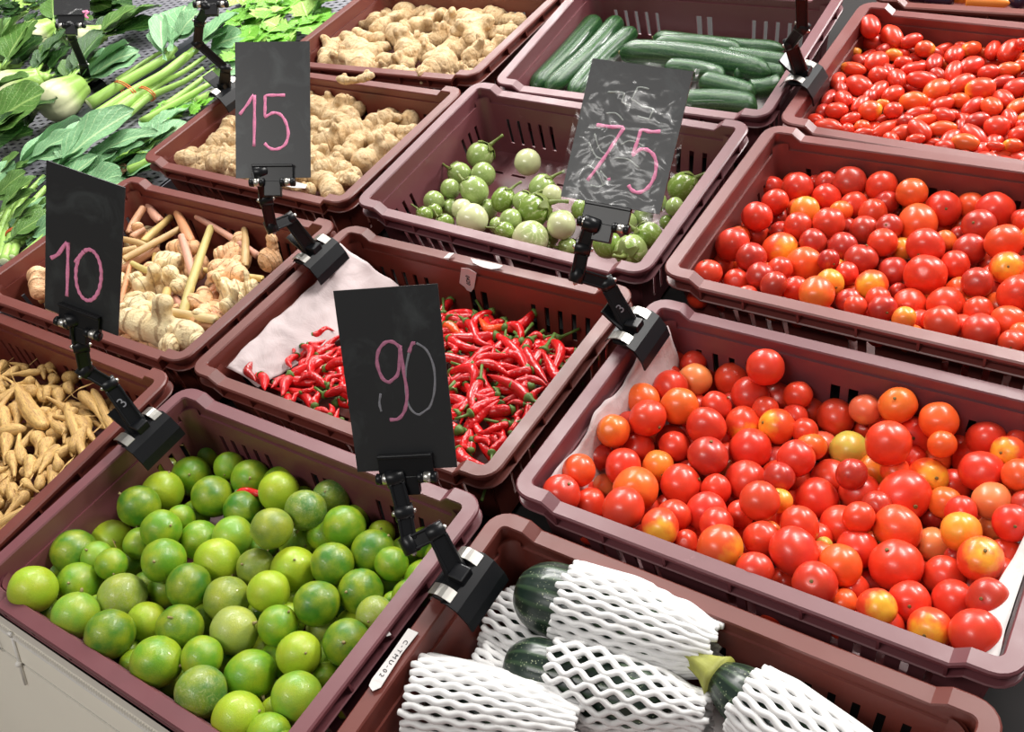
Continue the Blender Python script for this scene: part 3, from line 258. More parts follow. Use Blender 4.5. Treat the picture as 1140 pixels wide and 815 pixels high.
4465, -581, 44, 'r'], [2890, 4224, -323, 3106, 3820, -282, 44, 'r'], [2920, 4502, -512, 3166, 4931, -478, 40, 'r'], [2356, 4187, -482, 2080, 4554,
-476, 44, 'r'], [2131, 5001, -527, 1786, 4545, -500, 38, 'r'], [2653, 3818, -462, 2672, 4312, -509, 36, 'r'], [1013, 3739, -448, 889, 4370, -391, 37,
'r'], [2658, 3828, -262, 2481, 3385, -314, 46, 'r'], [2885, 4401, -555, 3298, 4854, -534, 40, 'r'], [2286, 4994, -641, 2770, 5290, -663, 44, 'r'],
[2944, 4716, -558, 3474, 4680, -566, 41, 'r'], [2242, 4075, -375, 2308, 4499, -355, 41, 'r'], [3054, 5062, -586, 3020, 4478, -541, 44, 'r'], [1995,
3756, -412, 2195, 4343, -368, 41, 'r'], [3210, 4663, -540, 2618, 4437, -534, 39, 'r'], [2047, 3541, -320, 1798, 4105, -321, 38, 'r'], [2541, 3144,
-212, 2887, 3539, -233, 36, 'r'], [2224, 5366, -530, 2271, 4757, -508, 37, 'r'], [2635, 4362, -376, 2466, 3946, -374, 43, 'r'], [3465, 4903, -564,
2982, 5115, -604, 41, 'r'], [2423, 5307, -557, 2325, 4816, -611, 41, 'r'], [3223, 4900, -591, 3608, 4685, -546, 45, 'r'], [2552, 3712, -324, 2250,
4061, -321, 39, 'r']]
DATA['ginger_back'] = [[-3038, 10519, -216, -2535, 11307, -293, 167, 'g'], [-3547, 10423, -225, -3343, 11273, -298, 151, 'g'], [-3774, 11315, -322, -3273, 11315, -337, 155,
'g'], [-3286, 11341, -311, -2821, 11341, -300, 115, 'g'], [-3232, 11317, -412, -1712, 11213, -270, 151, 'g'], [-1857, 11321, -266, -1434, 11321, -257,
146, 'g'], [-1566, 11309, -276, -1196, 11309, -287, 164, 'g'], [-1369, 11198, -229, -1084, 11227, -223, 99, 'g'], [-959, 11120, -228, -1151, 11346,
-281, 107, 'g'], [-1415, 10676, -158, -743, 10754, -145, 112, 'g'], [-2096, 11140, -218, -1161, 10184, -101, 123, 'g'], [-2215, 10107, -143, -2049,
10700, -194, 124, 'g'], [-1543, 9418, -59, -1709, 10669, -181, 155, 'g'], [-2065, 9741, -147, -2472, 10434, -224, 106, 'g'], [-3092, 10502, -191,
-2222, 9753, -94, 161, 'g'], [-3892, 10984, -290, -3705, 10689, -238, 154, 'g'], [-3866, 10354, -199, -3053, 10136, -154, 110, 'g'], [-3921, 10035,
-176, -3618, 10087, -168, 111, 'g'], [-3267, 9602, -119, -2668, 9687, -109, 142, 'g'], [-3708, 9402, -200, -3933, 10217, -290, 92, 'g'], [-3562, 9202,
-127, -3132, 9268, -120, 124, 'g'], [-3251, 9225, -147, -2828, 9291, -141, 123, 'g'], [-2607, 9509, -149, -1849, 9406, -116, 129, 'g'], [-3639, 10003,
-241, -2617, 9083, -124, 89, 'g'], [-2182, 9065, -66, -1524, 9065, -56, 93, 'g'], [-1319, 9124, -46, -1324, 9738, -111, 182, 'g'], [-1432, 9079, 5,
-1185, 9079, -2, 114, 'g'], [-920, 9067, -3, -786, 9113, -20, 96, 'g'], [-1567, 9954, -151, -1357, 10336, -180, 137, 'g'], [-1025, 9698, -81, -947,
10251, -131, 117, 'g'], [-819, 9898, -130, -885, 10596, -197, 101, 'g'], [-1121, 9603, -153, -825, 9713, -155, 83, 'g'], [-756, 9154, -102, -569,
9477, -126, 81, 'g'], [-2644, 11354, -503, -2073, 11354, -432, 96, 'g'], [-2531, 11209, -244, -1858, 10732, -179, 109, 'g'], [-3335, 10296, -268,
-2993, 10413, -269, 92, 'g'], [-3911, 9618, -186, -3310, 9087, -92, 126, 'g'], [-2706, 9381, -177, -2336, 9439, -171, 87, 'g'], [-2723, 11354, -401,
-2574, 11354, -424, 95, 'g'], [-2254, 9605, -123, -2099, 9892, -145, 104, 'g'], [-3916, 11152, -317, -3916, 11339, -361, 118, 'g'], [-3601, 9062,
-162, -3299, 9062, -172, 88, 'g'], [-693, 9556, -142, -640, 9885, -171, 82, 'g'], [-1997, 9745, -148, -1705, 9936, -157, 103, 'g'], [-2055, 11196,
-297, -1716, 11232, -290, 91, 'g']]
DATA['ginger'] = [[-3331, 8379, -294, -3100, 8379, -332, 157, 'g'], [-3130, 8393, -342, -2362, 8393, -336, 137, 'g'], [-3123, 8238, -272, -1983, 8100, -266, 134, 'g'],
[-2641, 7759, -229, -2152, 7758, -231, 114, 'g'], [-1626, 7953, -240, -1504, 8397, -303, 130, 'g'], [-1709, 8391, -368, -1083, 8391, -354, 140, 'g'],
[-1299, 7961, -271, -796, 8103, -285, 95, 'g'], [-1995, 7201, -158, -1632, 7843, -213, 158, 'g'], [-1643, 7203, -216, -1310, 7302, -225, 93, 'g'],
[-1035, 6980, -197, -898, 7697, -257, 152, 'g'], [-1313, 7579, -222, -1121, 7912, -250, 94, 'g'], [-1415, 6581, -114, -1202, 6946, -145, 135, 'g'],
[-1325, 7133, -199, -1601, 7745, -249, 94, 'g'], [-2850, 7382, -228, -2454, 7679, -254, 147, 'g'], [-3444, 7935, -220, -3235, 8332, -254, 137, 'g'],
[-2517, 6770, -166, -2136, 7057, -191, 142, 'g'], [-2586, 8416, -306, -2137, 8416, -318, 102, 'g'], [-3054, 8186, -261, -3006, 8404, -297, 120, 'g'],
[-2501, 8016, -250, -1824, 7773, -233, 114, 'g'], [-1472, 7385, -231, -1656, 8014, -282, 127, 'g'], [-2221, 7221, -208, -1808, 7342, -220, 126, 'g'],
[-1819, 6674, -161, -1635, 6994, -188, 123, 'g'], [-914, 6475, -116, -576, 6583, -126, 87, 'g'], [-1813, 8394, -288, -1753, 8418, -321, 99, 'g'],
[-3037, 7619, -199, -2597, 7741, -211, 132, 'g'], [-2973, 7229, -180, -2785, 7575, -210, 131, 'g'], [-3912, 6243, -87, -3207, 6588, -118, 103, 'g'],
[-3677, 6667, -138, -3640, 7055, -171, 123, 'g'], [-3531, 6792, -123, -3909, 7421, -174, 143, 'g'], [-3833, 6309, -200, -3322, 6247, -197, 86, 'g'],
[-3657, 6380, -238, -3346, 6476, -247, 87, 'g'], [-3321, 6308, -114, -2829, 6459, -129, 135, 'g'], [-1547, 6662, -169, -705, 6195, -134, 142, 'g'],
[-1481, 6178, -130, -1177, 6277, -140, 88, 'g'], [-1867, 6394, -232, -1622, 6472, -240, 73, 'g'], [-1020, 6544, -173, -840, 6845, -199, 111, 'g'],
[-1384, 6684, -146, -974, 6812, -158, 128, 'g'], [-2768, 6158, -120, -2367, 6284, -132, 99, 'g'], [-2305, 6145, -123, -1991, 6347, -144, 114, 'g'],
[-1941, 6133, -105, -1526, 6260, -118, 96, 'g'], [-2961, 6640, -124, -2732, 7056, -160, 137, 'g'], [-2379, 6484, -159, -1978, 6787, -186, 133, 'g'],
[-3634, 7256, -226, -3747, 7842, -274, 145, 'g'], [-3996, 6383, -196, -3980, 6657, -219, 88, 'g'], [-3834, 6586, -173, -3439, 6704, -185, 105, 'g'],
[-3130, 6466, -144, -3078, 6917, -182, 120, 'g'], [-2595, 6522, -170, -2156, 6657, -183, 117, 'g'], [-1809, 6334, -99, -1550, 6530, -117, 97, 'g'],
[-1620, 6459, -155, -1424, 6794, -184, 113, 'g'], [-3236, 6785, -122, -3510, 7466, -178, 141, 'g'], [-3656, 7510, -193, -3608, 8051, -238, 146, 'g'],
[-3067, 7132, -169, -2833, 7563, -206, 158, 'g'], [-2584, 7027, -165, -1943, 7042, -169, 152, 'g'], [-3508, 8096, -482, -2968, 7994, -514, 140, 'g'],
[-3231, 6814, -384, -3344, 6341, -416, 123, 'g'], [-1253, 8016, -522, -1127, 7587, -483, 116, 'g'], [-2972, 7102, -456, -2864, 7509, -468, 155, 'g'],
[-726, 7553, -393, -1088, 7787, -348, 128, 'g'], [-529, 7133, -429, -911, 7510, -438, 151, 'g'], [-1435, 7709, -488, -1099, 8008, -506, 113, 'g'],
[-1627, 8040, -401, -1944, 7771, -402, 158, 'g'], [-1248, 8095, -406, -1710, 7823, -433, 131, 'g'], [-2907, 7350, -491, -3192, 7715, -433, 152, 'g'],
[-2642, 7036, -375, -2139, 7097, -392, 117, 'g'], [-3463, 7431, -429, -3157, 7799, -385, 114, 'g'], [-1557, 7388, -476, -1497, 7900, -466, 145, 'g'],
[-3910, 6493, -398, -3436, 6919, -351, 151, 'g'], [-3151, 6467, -389, -2944, 7028, -437, 142, 'g'], [-3014, 7484, -392, -2689, 7174, -371, 114, 'g'],
[-2110, 7376, -339, -1601, 6901, -323, 149, 'g'], [-2815, 7741, -473, -2858, 8359, -445, 125, 'g'], [-1927, 7162, -374, -1271, 7282, -339, 126, 'g'],
[-3919, 6575, -300, -3570, 6829, -284, 149, 'g'], [-3199, 7895, -482, -2934, 7492, -537, 116, 'g'], [-2552, 6803, -361, -2328, 7375, -419, 115, 'g']]
DATA['fingerroot'] = [[-1522, 1825, -373, -2324, 2072, -396, 113, 'r'], [-2324, 1946, -430, -2014, 1740, -412, 94, 'r'], [-2570, 2579, -474, -2436, 2548, -458, 79, 'r'],
[-2009, 2576, -499, -2173, 2560, -494, 83, 'r'], [-2357, 2497, -501, -2275, 2371, -490, 78, 'r'], [-2040, 2346, -477, -1823, 2175, -462, 84, 'r'],
[-1980, 2464, -470, -1849, 2386, -463, 68, 'r'], [-2013, 2143, -464, -2394, 2291, -478, 66, 'r'], [-1651, 2207, -425, -795, 1773, -387, 62, 'r'],
[-1280, 2130, -470, -937, 1996, -458, 103, 'r'], [-1688, 2412, -447, -1020, 2192, -427, 74, 'r'], [-1535, 2496, -432, -755, 2163, -402, 58, 'r'],
[-1682, 1799, -413, -1414, 1138, -358, 43, 'r'], [-1942, 1584, -377, -1559, 1318, -353, 77, 'r'], [-2382, 1809, -395, -2042, 1620, -378, 77, 'r'],
[-1381, 1750, -428, -1135, 1471, -404, 89, 'r'], [-1108, 1708, -380, -1034, 1399, -354, 62, 'r'], [-1272, 1344, -365, -1681, 1588, -387, 71, 'r'],
[-1615, 1716, -415, -1355, 1554, -401, 90, 'r'], [-1325, 1140, -356, -1128, 1011, -345, 69, 'r'], [-726, 1174, -332, -953, 1359, -348, 56, 'r'],
[-799, 1098, -320, -722, 822, -297, 71, 'r'], [-1071, 1080, -319, -831, 978, -310, 67, 'r'], [-821, 1314, -388, -1000, 1379, -394, 61, 'r'], [-1275,
1434, -351, -1056, 1271, -337, 69, 'r'], [-743, 1442, -342, -948, 1573, -353, 62, 'r'], [-1701, 2113, -469, -1533, 1977, -457, 66, 'r'], [-2959, 2403,
-468, -2903, 2100, -442, 57, 'r'], [-2505, 2454, -435, -2880, 2207, -416, 50, 'r'], [-2632, 2537, -477, -2449, 2426, -468, 67, 'r'], [-2671, 2007,
-446, -2938, 1985, -445, 67, 'r'], [-2479, 2317, -454, -2619, 2213, -446, 70, 'r'], [-3253, 2388, -476, -3181, 2274, -466, 72, 'r'], [-2843, 2440,
-502, -3120, 2422, -501, 57, 'r'], [-1451, 2197, -414, -1355, 2031, -400, 58, 'r'], [-2152, 2300, -435, -2024, 2177, -424, 54, 'r'], [-2646, 2124,
-450, -2484, 2147, -451, 83, 'r'], [-2466, 1715, -374, -2021, 1492, -354, 79, 'r'], [-1994, 1335, -372, -1617, 1155, -356, 76, 'r'], [-3098, 1950,
-451, -2690, 1853, -442, 83, 'r'], [-1559, 967, -351, -1269, 954, -349, 74, 'r'], [-2623, 1478, -395, -2214, 1287, -378, 79, 'r'], [-2054, 1108, -350,
-1756, 1013, -341, 76, 'r'], [-1143, 794, -330, -806, 744, -325, 71, 'r'], [-1035, 1187, -347, -781, 1160, -344, 56, 'r'], [-1155, 1852, -438, -928,
1719, -427, 58, 'r'], [-1017, 1940, -395, -878, 1806, -383, 51, 'r'], [-2515, 1233, -372, -2153, 1074, -358, 78, 'r'], [-3013, 1527, -403, -2739,
1516, -401, 82, 'r'], [-1467, 1129, -334, -1403, 1233, -343, 50, 'r'], [-695, 684, -345, -486, 683, -344, 70, 'r'], [-840, 598, -319, -565, 531, -312,
70, 'r'], [-2231, 2149, -436, -2502, 2168, -439, 82, 'r'], [-1559, 1394, -358, -1259, 1225, -343, 75, 'r'], [-3271, 2196, -465, -2840, 2051, -451, 71,
'r'], [-1418, 2014, -447, -1202, 1826, -431, 65, 'r'], [-3296, 850, -537, -3103, 346, -497, 81, 'g'], [-3000, 389, -453, -2597, 455, -426, 73, 'g'],
[-1018, 316, -385, -1295, 389, -429, 72, 'g'], [-2676, 1829, -544, -3037, 1944, -491, 82, 'g'], [-477, 590, -528, -876, 509, -473, 83, 'g'], [-2965,
931, -554, -2753, 1238, -596, 94, 'g'], [-2383, 1665, -576, -2208, 1226, -635, 57, 'g'], [-2110, 2171, -585, -2562, 2306, -600, 69, 'g'], [-755, 2020,
-581, -403, 1716, -612, 94, 'g'], [-1178, 1689, -514, -816, 1852, -525, 58, 'g'], [-1113, 2524, -681, -840, 2200, -692, 72, 'g'], [-1883, 837, -493,
-1503, 1233, -434, 85, 'g'], [-1902, 1269, -542, -1949, 1710, -545, 65, 'g'], [-1154, 1657, -623, -1368, 1972, -573, 90, 'g'], [-1715, 1898, -605,
-2125, 1734, -629, 80, 'g'], [-2772, 953, -516, -2294, 1011, -496, 62, 'g'], [-805, 2215, -641, -426, 2235, -650, 89, 'g'], [-1917, 857, -477, -1611,
850, -435, 83, 'g'], [-3373, 1458, -532, -3376, 1121, -558, 82, 'g'], [-3697, 528, -426, -3281, 640, -485, 82, 'g'], [-3192, 418, -517, -2897, 331,
-544, 89, 'g'], [-2533, 1124, -509, -2173, 1295, -480, 59, 'g'], [-2327, 913, -517, -2680, 1296, -564, 61, 'g'], [-3160, 964, -443, -3518, 887, -456,
68, 'g'], [-3210, 1392, -615, -3454, 1466, -639, 63, 'g'], [-3655, 1931, -633, -3847, 2165, -647, 59, 'g'], [-2274, 2429, -554, -2274, 1956, -599, 75,
'g'], [-2994, 2199, -592, -2978, 1809, -575, 61, 'g'], [-2127, 442, -447, -1879, 580, -446, 72, 'g'], [-1404, 960, -556, -1886, 1028, -579, 90, 'g'],
[-3514, 696, -463, -3427, 443, -438, 63, 'g'], [-1825, 831, -450, -1496, 785, -438, 89, 'g'], [-1448, 2323, -559, -1923, 2228, -591, 78, 'g'], [-2034,
2380, -569, -2542, 2314, -561, 70, 'g'], [-2403, 1897, -512, -2219, 1511, -507, 75, 'g'], [-3000, 625, -499, -3502, 755, -446, 79, 'g'], [-3280, 1866,
-586, -3699, 1946, -539, 65, 'g'], [-3276, 610, -432, -3477, 938, -459, 63, 'g'], [-3517, 2289, -558, -3196, 2250, -587, 72, 'g'], [-796, 409, -521,
-1160, 730, -476, 61, 'g'], [-1267, 2508, -573, -923, 2167, -622, 60, 'g'], [-3510, 1705, -625, -3080, 1457, -657, 88, 'g'], [-3109, 2168, -538,
-3349, 1998, -482, 93, 'g'], [-2421, 832, -509, -2275, 364, -516, 62, 'g'], [-409, 1932, -538, -806, 1939, -581, 77, 'g'], [-2341, 2071, -523, -2442,
1728, -469, 77, 'g'], [-1029, 1114, -529, -1063, 631, -485, 76, 'g'], [-473, 326, -486, -734, 771, -505, 85, 'g'], [-1411, 1682, -545, -1423, 1206,
-502, 76, 'g'], [-3113, 1435, -521, -2779, 1361, -545, 87, 'g'], [-2749, 657, -546, -2879, 1131, -585, 80, 'g'], [-1525, 1905, -534, -1700, 1663,
-529, 75, 'g'], [-1525, 1380, -482, -1652, 949, -441, 69, 'g'], [-2370, 1535, -591, -2144, 1771, -564, 58, 'g'], [-2690, 1650, -582, -2210, 1410,
-565, 87, 'g'], [-1753, 1329, -525, -1822, 825, -480, 56, 'g'], [-3445, 1447, -587, -3751, 1735, -588, 84, 'g'], [-1893, 1530, -533, -2264, 1647,
-579, 75, 'g'], [-3277, 1667, -504, -2967, 1358, -491, 73, 'g'], [-2978, 744, -464, -2792, 449, -441, 68, 'g'], [-3594, 1127, -595, -3751, 1428, -632,
78, 'g'], [-525, 1962, -575, -961, 2006, -547, 67, 'g'], [-1505, 2051, -656, -1404, 2542, -612, 61, 'g'], [-2709, 1220, -578, -3055, 1511, -633, 84,
'g'], [-2306, 1755, -620, -2413, 1475, -655, 74, 'g'], [-2466, 356, -449, -2952, 371, -396, 83, 'g'], [-990, 1184, -502, -1214, 1013, -527, 68, 'g'],
[-2743, 945, -590, -2855, 1390, -645, 63, 'g'], [-1741, 2040, -568, -2008, 1909, -595, 71, 'g'], [-1105, 1187, -510, -1084, 872, -523, 71, 'g'],
[-3210, 381, -450, -3060, 773, -502, 74, 'g'], [-687, 2072, -657, -1165, 2094, -711, 85, 'g'], [-2215, 956, -475, -2126, 1402, -522, 62, 'g'], [-1780,
2340, -583, -2100, 2182, -636, 59, 'g'], [-3851, 1793, -639, -3645, 2039, -582, 69, 'g'], [-2550, 1711, -592, -2312, 2139, -554, 57, 'g'], [-1004,
898, -529, -810, 1245, -510, 79, 'g'], [-2108, 1926, -616, -1666, 1846, -640, 83, 'g'], [-2462, 787, -498, -2899, 750, -487, 94, 'g'], [-3060, 2093,
-660, -2723, 2145, -653, 74, 'g'], [-2544, 1098, -489, -2481, 1616, -544, 79, 'g'], [-1044, 1919, -610, -685, 2046, -607, 88, 'g'], [-3520, 1093,
-490, -3275, 783, -457, 83, 'g'], [-2855, 1207, -544, -3253, 1148, -529, 57, 'g'], [-3319, 1036, -512, -3598, 1476, -452, 90, 'g'], [-1070, 577, -408,
-767, 457, -431, 91, 'g'], [-3547, 1322, -618, -3152, 1532, -635, 68, 'g'], [-1596, 2229, -573, -1096, 2180, -517, 82, 'g'], [-3467, 1895, -522,
-3671, 1679, -556, 72, 'g'], [-2208, 711, -576, -2486, 1147, -604, 88, 'g'], [-1109, 1684, -620, -599, 1644, -640, 75, 'g'], [-3232, 1544, -572,
-3694, 1460, -571, 71, 'g'], [-813, 1046, -587, -941, 1270, -637, 71, 'g'], [-2027, 1029, -483, -1746, 1054, -467, 58, 'g'], [-1885, 1690, -538,
-1785, 2071, -485, 87, 'g'], [-2246, 925, -341, -2464, 622, -390, 60, 'g'], [-389, 980, -378, -605, 1243, -378, 69, 'g'], [-3056, 808, -313, -2822,
621, -361, 58, 'g'], [-1820, 915, -326, -1708, 453, -337, 78, 'g'], [-3796, 1516, -474, -3411, 1751, -428, 94, 'g'], [-2775, 826, -323, -2652, 548,
-344, 89, 'g'], [-2234, 622, -285, -2632, 373, -308, 74, 'g'], [-1691, 462, -282, -1263, 329, -311, 90, 'g'], [-730, 587, -305, -585, 1048, -334, 55,
'g'], [-1214, 1244, -396, -1015, 1680, -402, 83, 'g'], [-2293, 1258, -392, -2550, 1349, -332, 89, 'g'], [-3641, 1253, -439, -3850, 1046, -475, 56,
'g'], [-1078, 954, -406, -1457, 896, -362, 60, 'g'], [-3525, 652, -369, -3858, 867, -355, 56, 'g'], [-1062, 1585, -360, -902, 1373, -303, 60, 'g'],
[-1123, 644, -334, -1181, 892, -289, 56, 'g'], [-3067, 621, -319, -3122, 1007, -284, 90, 'g'], [-863, 327, -347, -1159, 356, -304, 70, 'g'], [-2281,
1573, -397, -2434, 1943, -384, 65, 'g'], [-3036, 991, -395, -2975, 1457, -393, 63, 'g'], [-1101, 925, -349, -918, 625, -359, 64, 'g'], [-1755, 1716,
-391, -2136, 1400, -353, 81, 'g'], [-2420, 1293, -365, -2902, 1184, -308, 65, 'g'], [-2801, 1064, -388, -2383, 908, -332, 91, 'g'], [-3322, 624, -377,
-3045, 928, -416, 89, 'g'], [-1753, 2017, -461, -1454, 1820, -473, 79, 'g'], [-1191, 2079, -467, -1508, 2010, -409, 78, 'g'], [-2804, 2114, -480,
-3256, 2128, -461, 75, 'g'], [-1410, 1235, -415, -1483, 942, -424, 71, 'g'], [-3350, 510, -315, -2902, 529, -261, 59, 'g'], [-2208, 1434, -348, -2178,
1109, -334, 82, 'g'], [-2501, 2138, -413, -2566, 1699, -368, 66, 'g'], [-1245, 1894, -425, -1688, 1950, -405, 70, 'g'], [-922, 1460, -378, -612, 1260,
-364, 68, 'g'], [-2028, 1559, -470, -2098, 1857, -431, 78, 'g'], [-1156, 1981, -490, -742, 1815, -517, 67, 'g'], [-2481, 504, -377, -2820, 477, -411,
76, 'g'], [-1885, 529, -330, -1518, 517, -384, 67, 'g'], [-2627, 1186, -397, -2907, 1574, -378, 68, 'g'], [-1495, 1771, -461, -1337, 2068, -452, 81,
'g'], [-3007, 2017, -454, -3092, 2256, -405, 90, 'g'], [-1018, 727, -353, -750, 460, -389, 63, 'g'], [-2018, 669, -382, -2302, 808, -381, 84, 'g'],
[-3134, 1736, -475, -3004, 2076, -462, 67, 'g'], [-873, 1721, -404, -1009, 1967, -397, 81, 'g'], [-952, 896, -327, -1222, 695, -376, 70, 'g'], [-1313,
292, -342, -1365, 552, -308, 89, 'g'], [-3528, 1750, -419, -3564, 1493, -377, 62, 'g'], [-1496, 2147, -476, -1895, 2164, -421, 57, 'g'], [-3742, 1480,
-393, -3308, 1682, -429, 73, 'g'], [-1203, 1099, -405, -1408, 1295, -373, 66, 'g'], [-2411, 1053, -405, -2125, 653, -352, 91, 'g'], [-1629, 382, -319,
-1378, 377, -312, 73, 'g'], [-1867, 283, -341, -2319, 398, -323, 85, 'g'], [-2849, 1927, -428, -2740, 1651, -455, 61, 'g'], [-3542, 1711, -451, -3831,
1625, -496, 90, 'g'], [-2136, 1663, -425, -1958, 1449, -478, 85, 'g'], [-3744, 1895, -394, -3720, 1581, -357, 85, 'g'], [-1753, 853, -315, -1792, 416,
-350, 87, 'g'], [-1743, 2033, -470, -1993, 1952, -430, 75, 'g']]
DATA['galstalk'] = [[-3858, 5461, -460, -3382, 5245, -369, 57, 'p'], [-3224, 5458, -470, -2455, 5009, -350, 61, 'o'], [-2816, 5470, -453, -1327, 5150, -428, 42, 'p'],
[-3789, 5325, -396, -3552, 4848, -329, 50, 'b'], [-3385, 5421, -438, -3172, 4781, -345, 46, 'y'], [-2906, 5315, -394, -2969, 4312, -243, 42, 't'],
[-2405, 5346, -457, -1199, 3777, -241, 51, 'l'], [-2623, 5020, -415, -1783, 4449, -343, 52, 'p'], [-1854, 5467, -456, -1260, 4869, -357, 46, 't'],
[-1776, 4627, -372, -884, 4785, -410, 39, 'y'], [-3431, 4999, -355, -3415, 4777, -322, 40, 'b'], [-3557, 4716, -347, -3085, 4720, -355, 42, 't'],
[-2801, 4295, -263, -2213, 4255, -266, 40, 'l'], [-2801, 4253, -267, -2128, 3594, -179, 28, 'o'], [-1856, 4081, -286, -1398, 3500, -206, 54, 'y'],
[-1750, 3695, -209, -697, 3861, -250, 50, 'c'], [-3076, 4590, -293, -3187, 4420, -266, 44, 't'], [-3964, 4951, -346, -3745, 4396, -267, 46, 'b'],
[-3199, 4286, -242, -3468, 3991, -194, 44, 't'], [-3924, 4667, -318, -3889, 4169, -244, 52, 'y'], [-1706, 3786, -495, -1345, 4573, -528, 51, 'b'],
[-1122, 3690, -353, -602, 3933, -372, 55, 'b'], [-3178, 4130, -439, -2943, 4803, -429, 50, 'b'], [-2251, 4149, -454, -2908, 4691, -447, 36, 'y'],
[-2159, 4232, -431, -1419, 3949, -415, 49, 'p'], [-1310, 4330, -469, -1061, 3824, -452, 50, 'o'], [-2405, 3593, -391, -1945, 3914, -451, 53, 'o'],
[-2297, 3389, -435, -2563, 4123, -477, 40, 'b'], [-1529, 4630, -505, -1509, 3706, -488, 50, 'o'], [-3202, 4833, -502, -3620, 4301, -512, 41, 'b'],
[-991, 3724, -453, -1196, 4685, -423, 56, 'o'], [-3228, 3910, -322, -3614, 3300, -313, 47, 't'], [-617, 3891, -439, -980, 3533, -452, 31, 'b'],
[-1224, 4043, -515, -1510, 4636, -484, 44, 'o']]
DATA['galroot'] = [[-2297, 3898, -276, -2110, 4459, -363, 141, 'c'], [-1878, 3384, -181, -597, 3523, -222, 143, 'c'], [-894, 3209, -160, -714, 3269, -172, 101, 't'],
[-795, 4051, -283, -786, 4366, -330, 100, 'c'], [-1420, 4303, -347, -934, 3739, -270, 101, 'p'], [-2808, 4847, -424, -2353, 5037, -459, 104, 'p'],
[-1967, 4936, -438, -1722, 5220, -484, 102, 'p'], [-1719, 4694, -374, -1129, 4720, -387, 98, 'p'], [-1125, 5018, -440, -1115, 5285, -480, 135, 'p'],
[-922, 4527, -356, -799, 4635, -374, 82, 't'], [-2158, 3758, -251, -1791, 3604, -234, 123, 'c'], [-2665, 4585, -378, -2273, 4631, -391, 117, 't'],
[-1207, 4555, -384, -1250, 4372, -356, 96, 't'], [-1855, 4364, -331, -1778, 4120, -296, 84, 't'], [-2494, 4190, -324, -2557, 3992, -294, 85, 'c'],
[-1643, 3581, -243, -2143, 3672, -249, 81, 'c'], [-3346, 4061, -292, -2928, 3550, -222, 129, 'p'], [-2320, 3376, -198, -2782, 3383, -192, 124, 'p'],
[-3916, 3565, -166, -3399, 3278, -131, 115, 'p'], [-3828, 3932, -238, -3425, 3516, -182, 117, 'p'], [-2008, 5436, -542, -1911, 5395, -511, 90, 'p'],
[-889, 3564, -246, -463, 3427, -232, 102, 'c'], [-3415, 3384, -465, -3833, 3698, -480, 166, 'c'], [-2413, 3742, -417, -2102, 3211, -469, 128, 'p'],
[-3811, 4906, -627, -3396, 5044, -651, 105, 'p'], [-1928, 3527, -502, -2413, 3614, -555, 166, 'p'], [-2495, 3787, -476, -2848, 3601, -429, 159, 'p'],
[-1842, 3461, -463, -1721, 3947, -451, 135, 'c'], [-2208, 3496, -348, -1661, 3403, -290, 109, 'p'], [-2968, 3677, -390, -2638, 4053, -330, 168, 'c'],
[-1621, 4890, -615, -2114, 5214, -642, 168, 'p'], [-3503, 4259, -497, -3061, 3735, -526, 168, 'p'], [-2549, 4577, -563, -2213, 4972, -587, 125, 'p'],
[-2784, 3966, -527, -2258, 4332, -485, 106, 'c'], [-3835, 5304, -699, -3626, 4823, -662, 128, 'c'], [-1940, 4917, -610, -1576, 5022, -649, 122, 'p'],
[-1643, 4209, -544, -1267, 3889, -544, 111, 'p'], [-2761, 4198, -482, -2344, 3998, -520, 148, 'p'], [-1195, 4021, -552, -1089, 3519, -510, 165, 'c'],
[-1903, 3182, -474, -1260, 3394, -465, 105, 'p'], [-1611, 4283, -527, -1136, 4030, -563, 157, 'p'], [-1047, 4750, -656, -570, 4251, -706, 119, 'p'],
[-1192, 4291, -524, -990, 3783, -536, 156, 'p'], [-846, 4634, -555, -1176, 4216, -520, 139, 'c'], [-3179, 3508, -483, -2973, 4150, -449, 169, 'p'],
[-3076, 4379, -504, -3591, 4461, -496, 111, 'c'], [-3311, 4778, -582, -3722, 5013, -534, 133, 'p'], [-3088, 4118, -544, -3568, 4432, -522, 150, 'c']]
DATA['cuke'] = [[311, 11405, -181, 311, 9430, -276, 147, 'r'], [692, 11411, -163, 562, 9413, -256, 136, 'r'], [1039, 11219, -208, 944, 9428, -291, 125, 'r'], [1119,
10590, -230, 3451, 10474, -257, 158, 'r'], [2611, 10104, -274, 3439, 9948, -289, 131, 'r'], [2523, 9544, -301, 3581, 9703, -303, 152, 'r'], [1417,
11058, -214, 3402, 11070, -232, 105, 'r'], [1538, 10817, -219, 2877, 10888, -228, 126, 'r'], [2682, 10732, -230, 3624, 10713, -239, 121, 'r'], [1977,
10307, -251, 2890, 10255, -261, 123, 'r'], [3273, 10143, -333, 3625, 10394, -324, 118, ''], [2936, 10438, -313, 3599, 10565, -313, 120, '']]
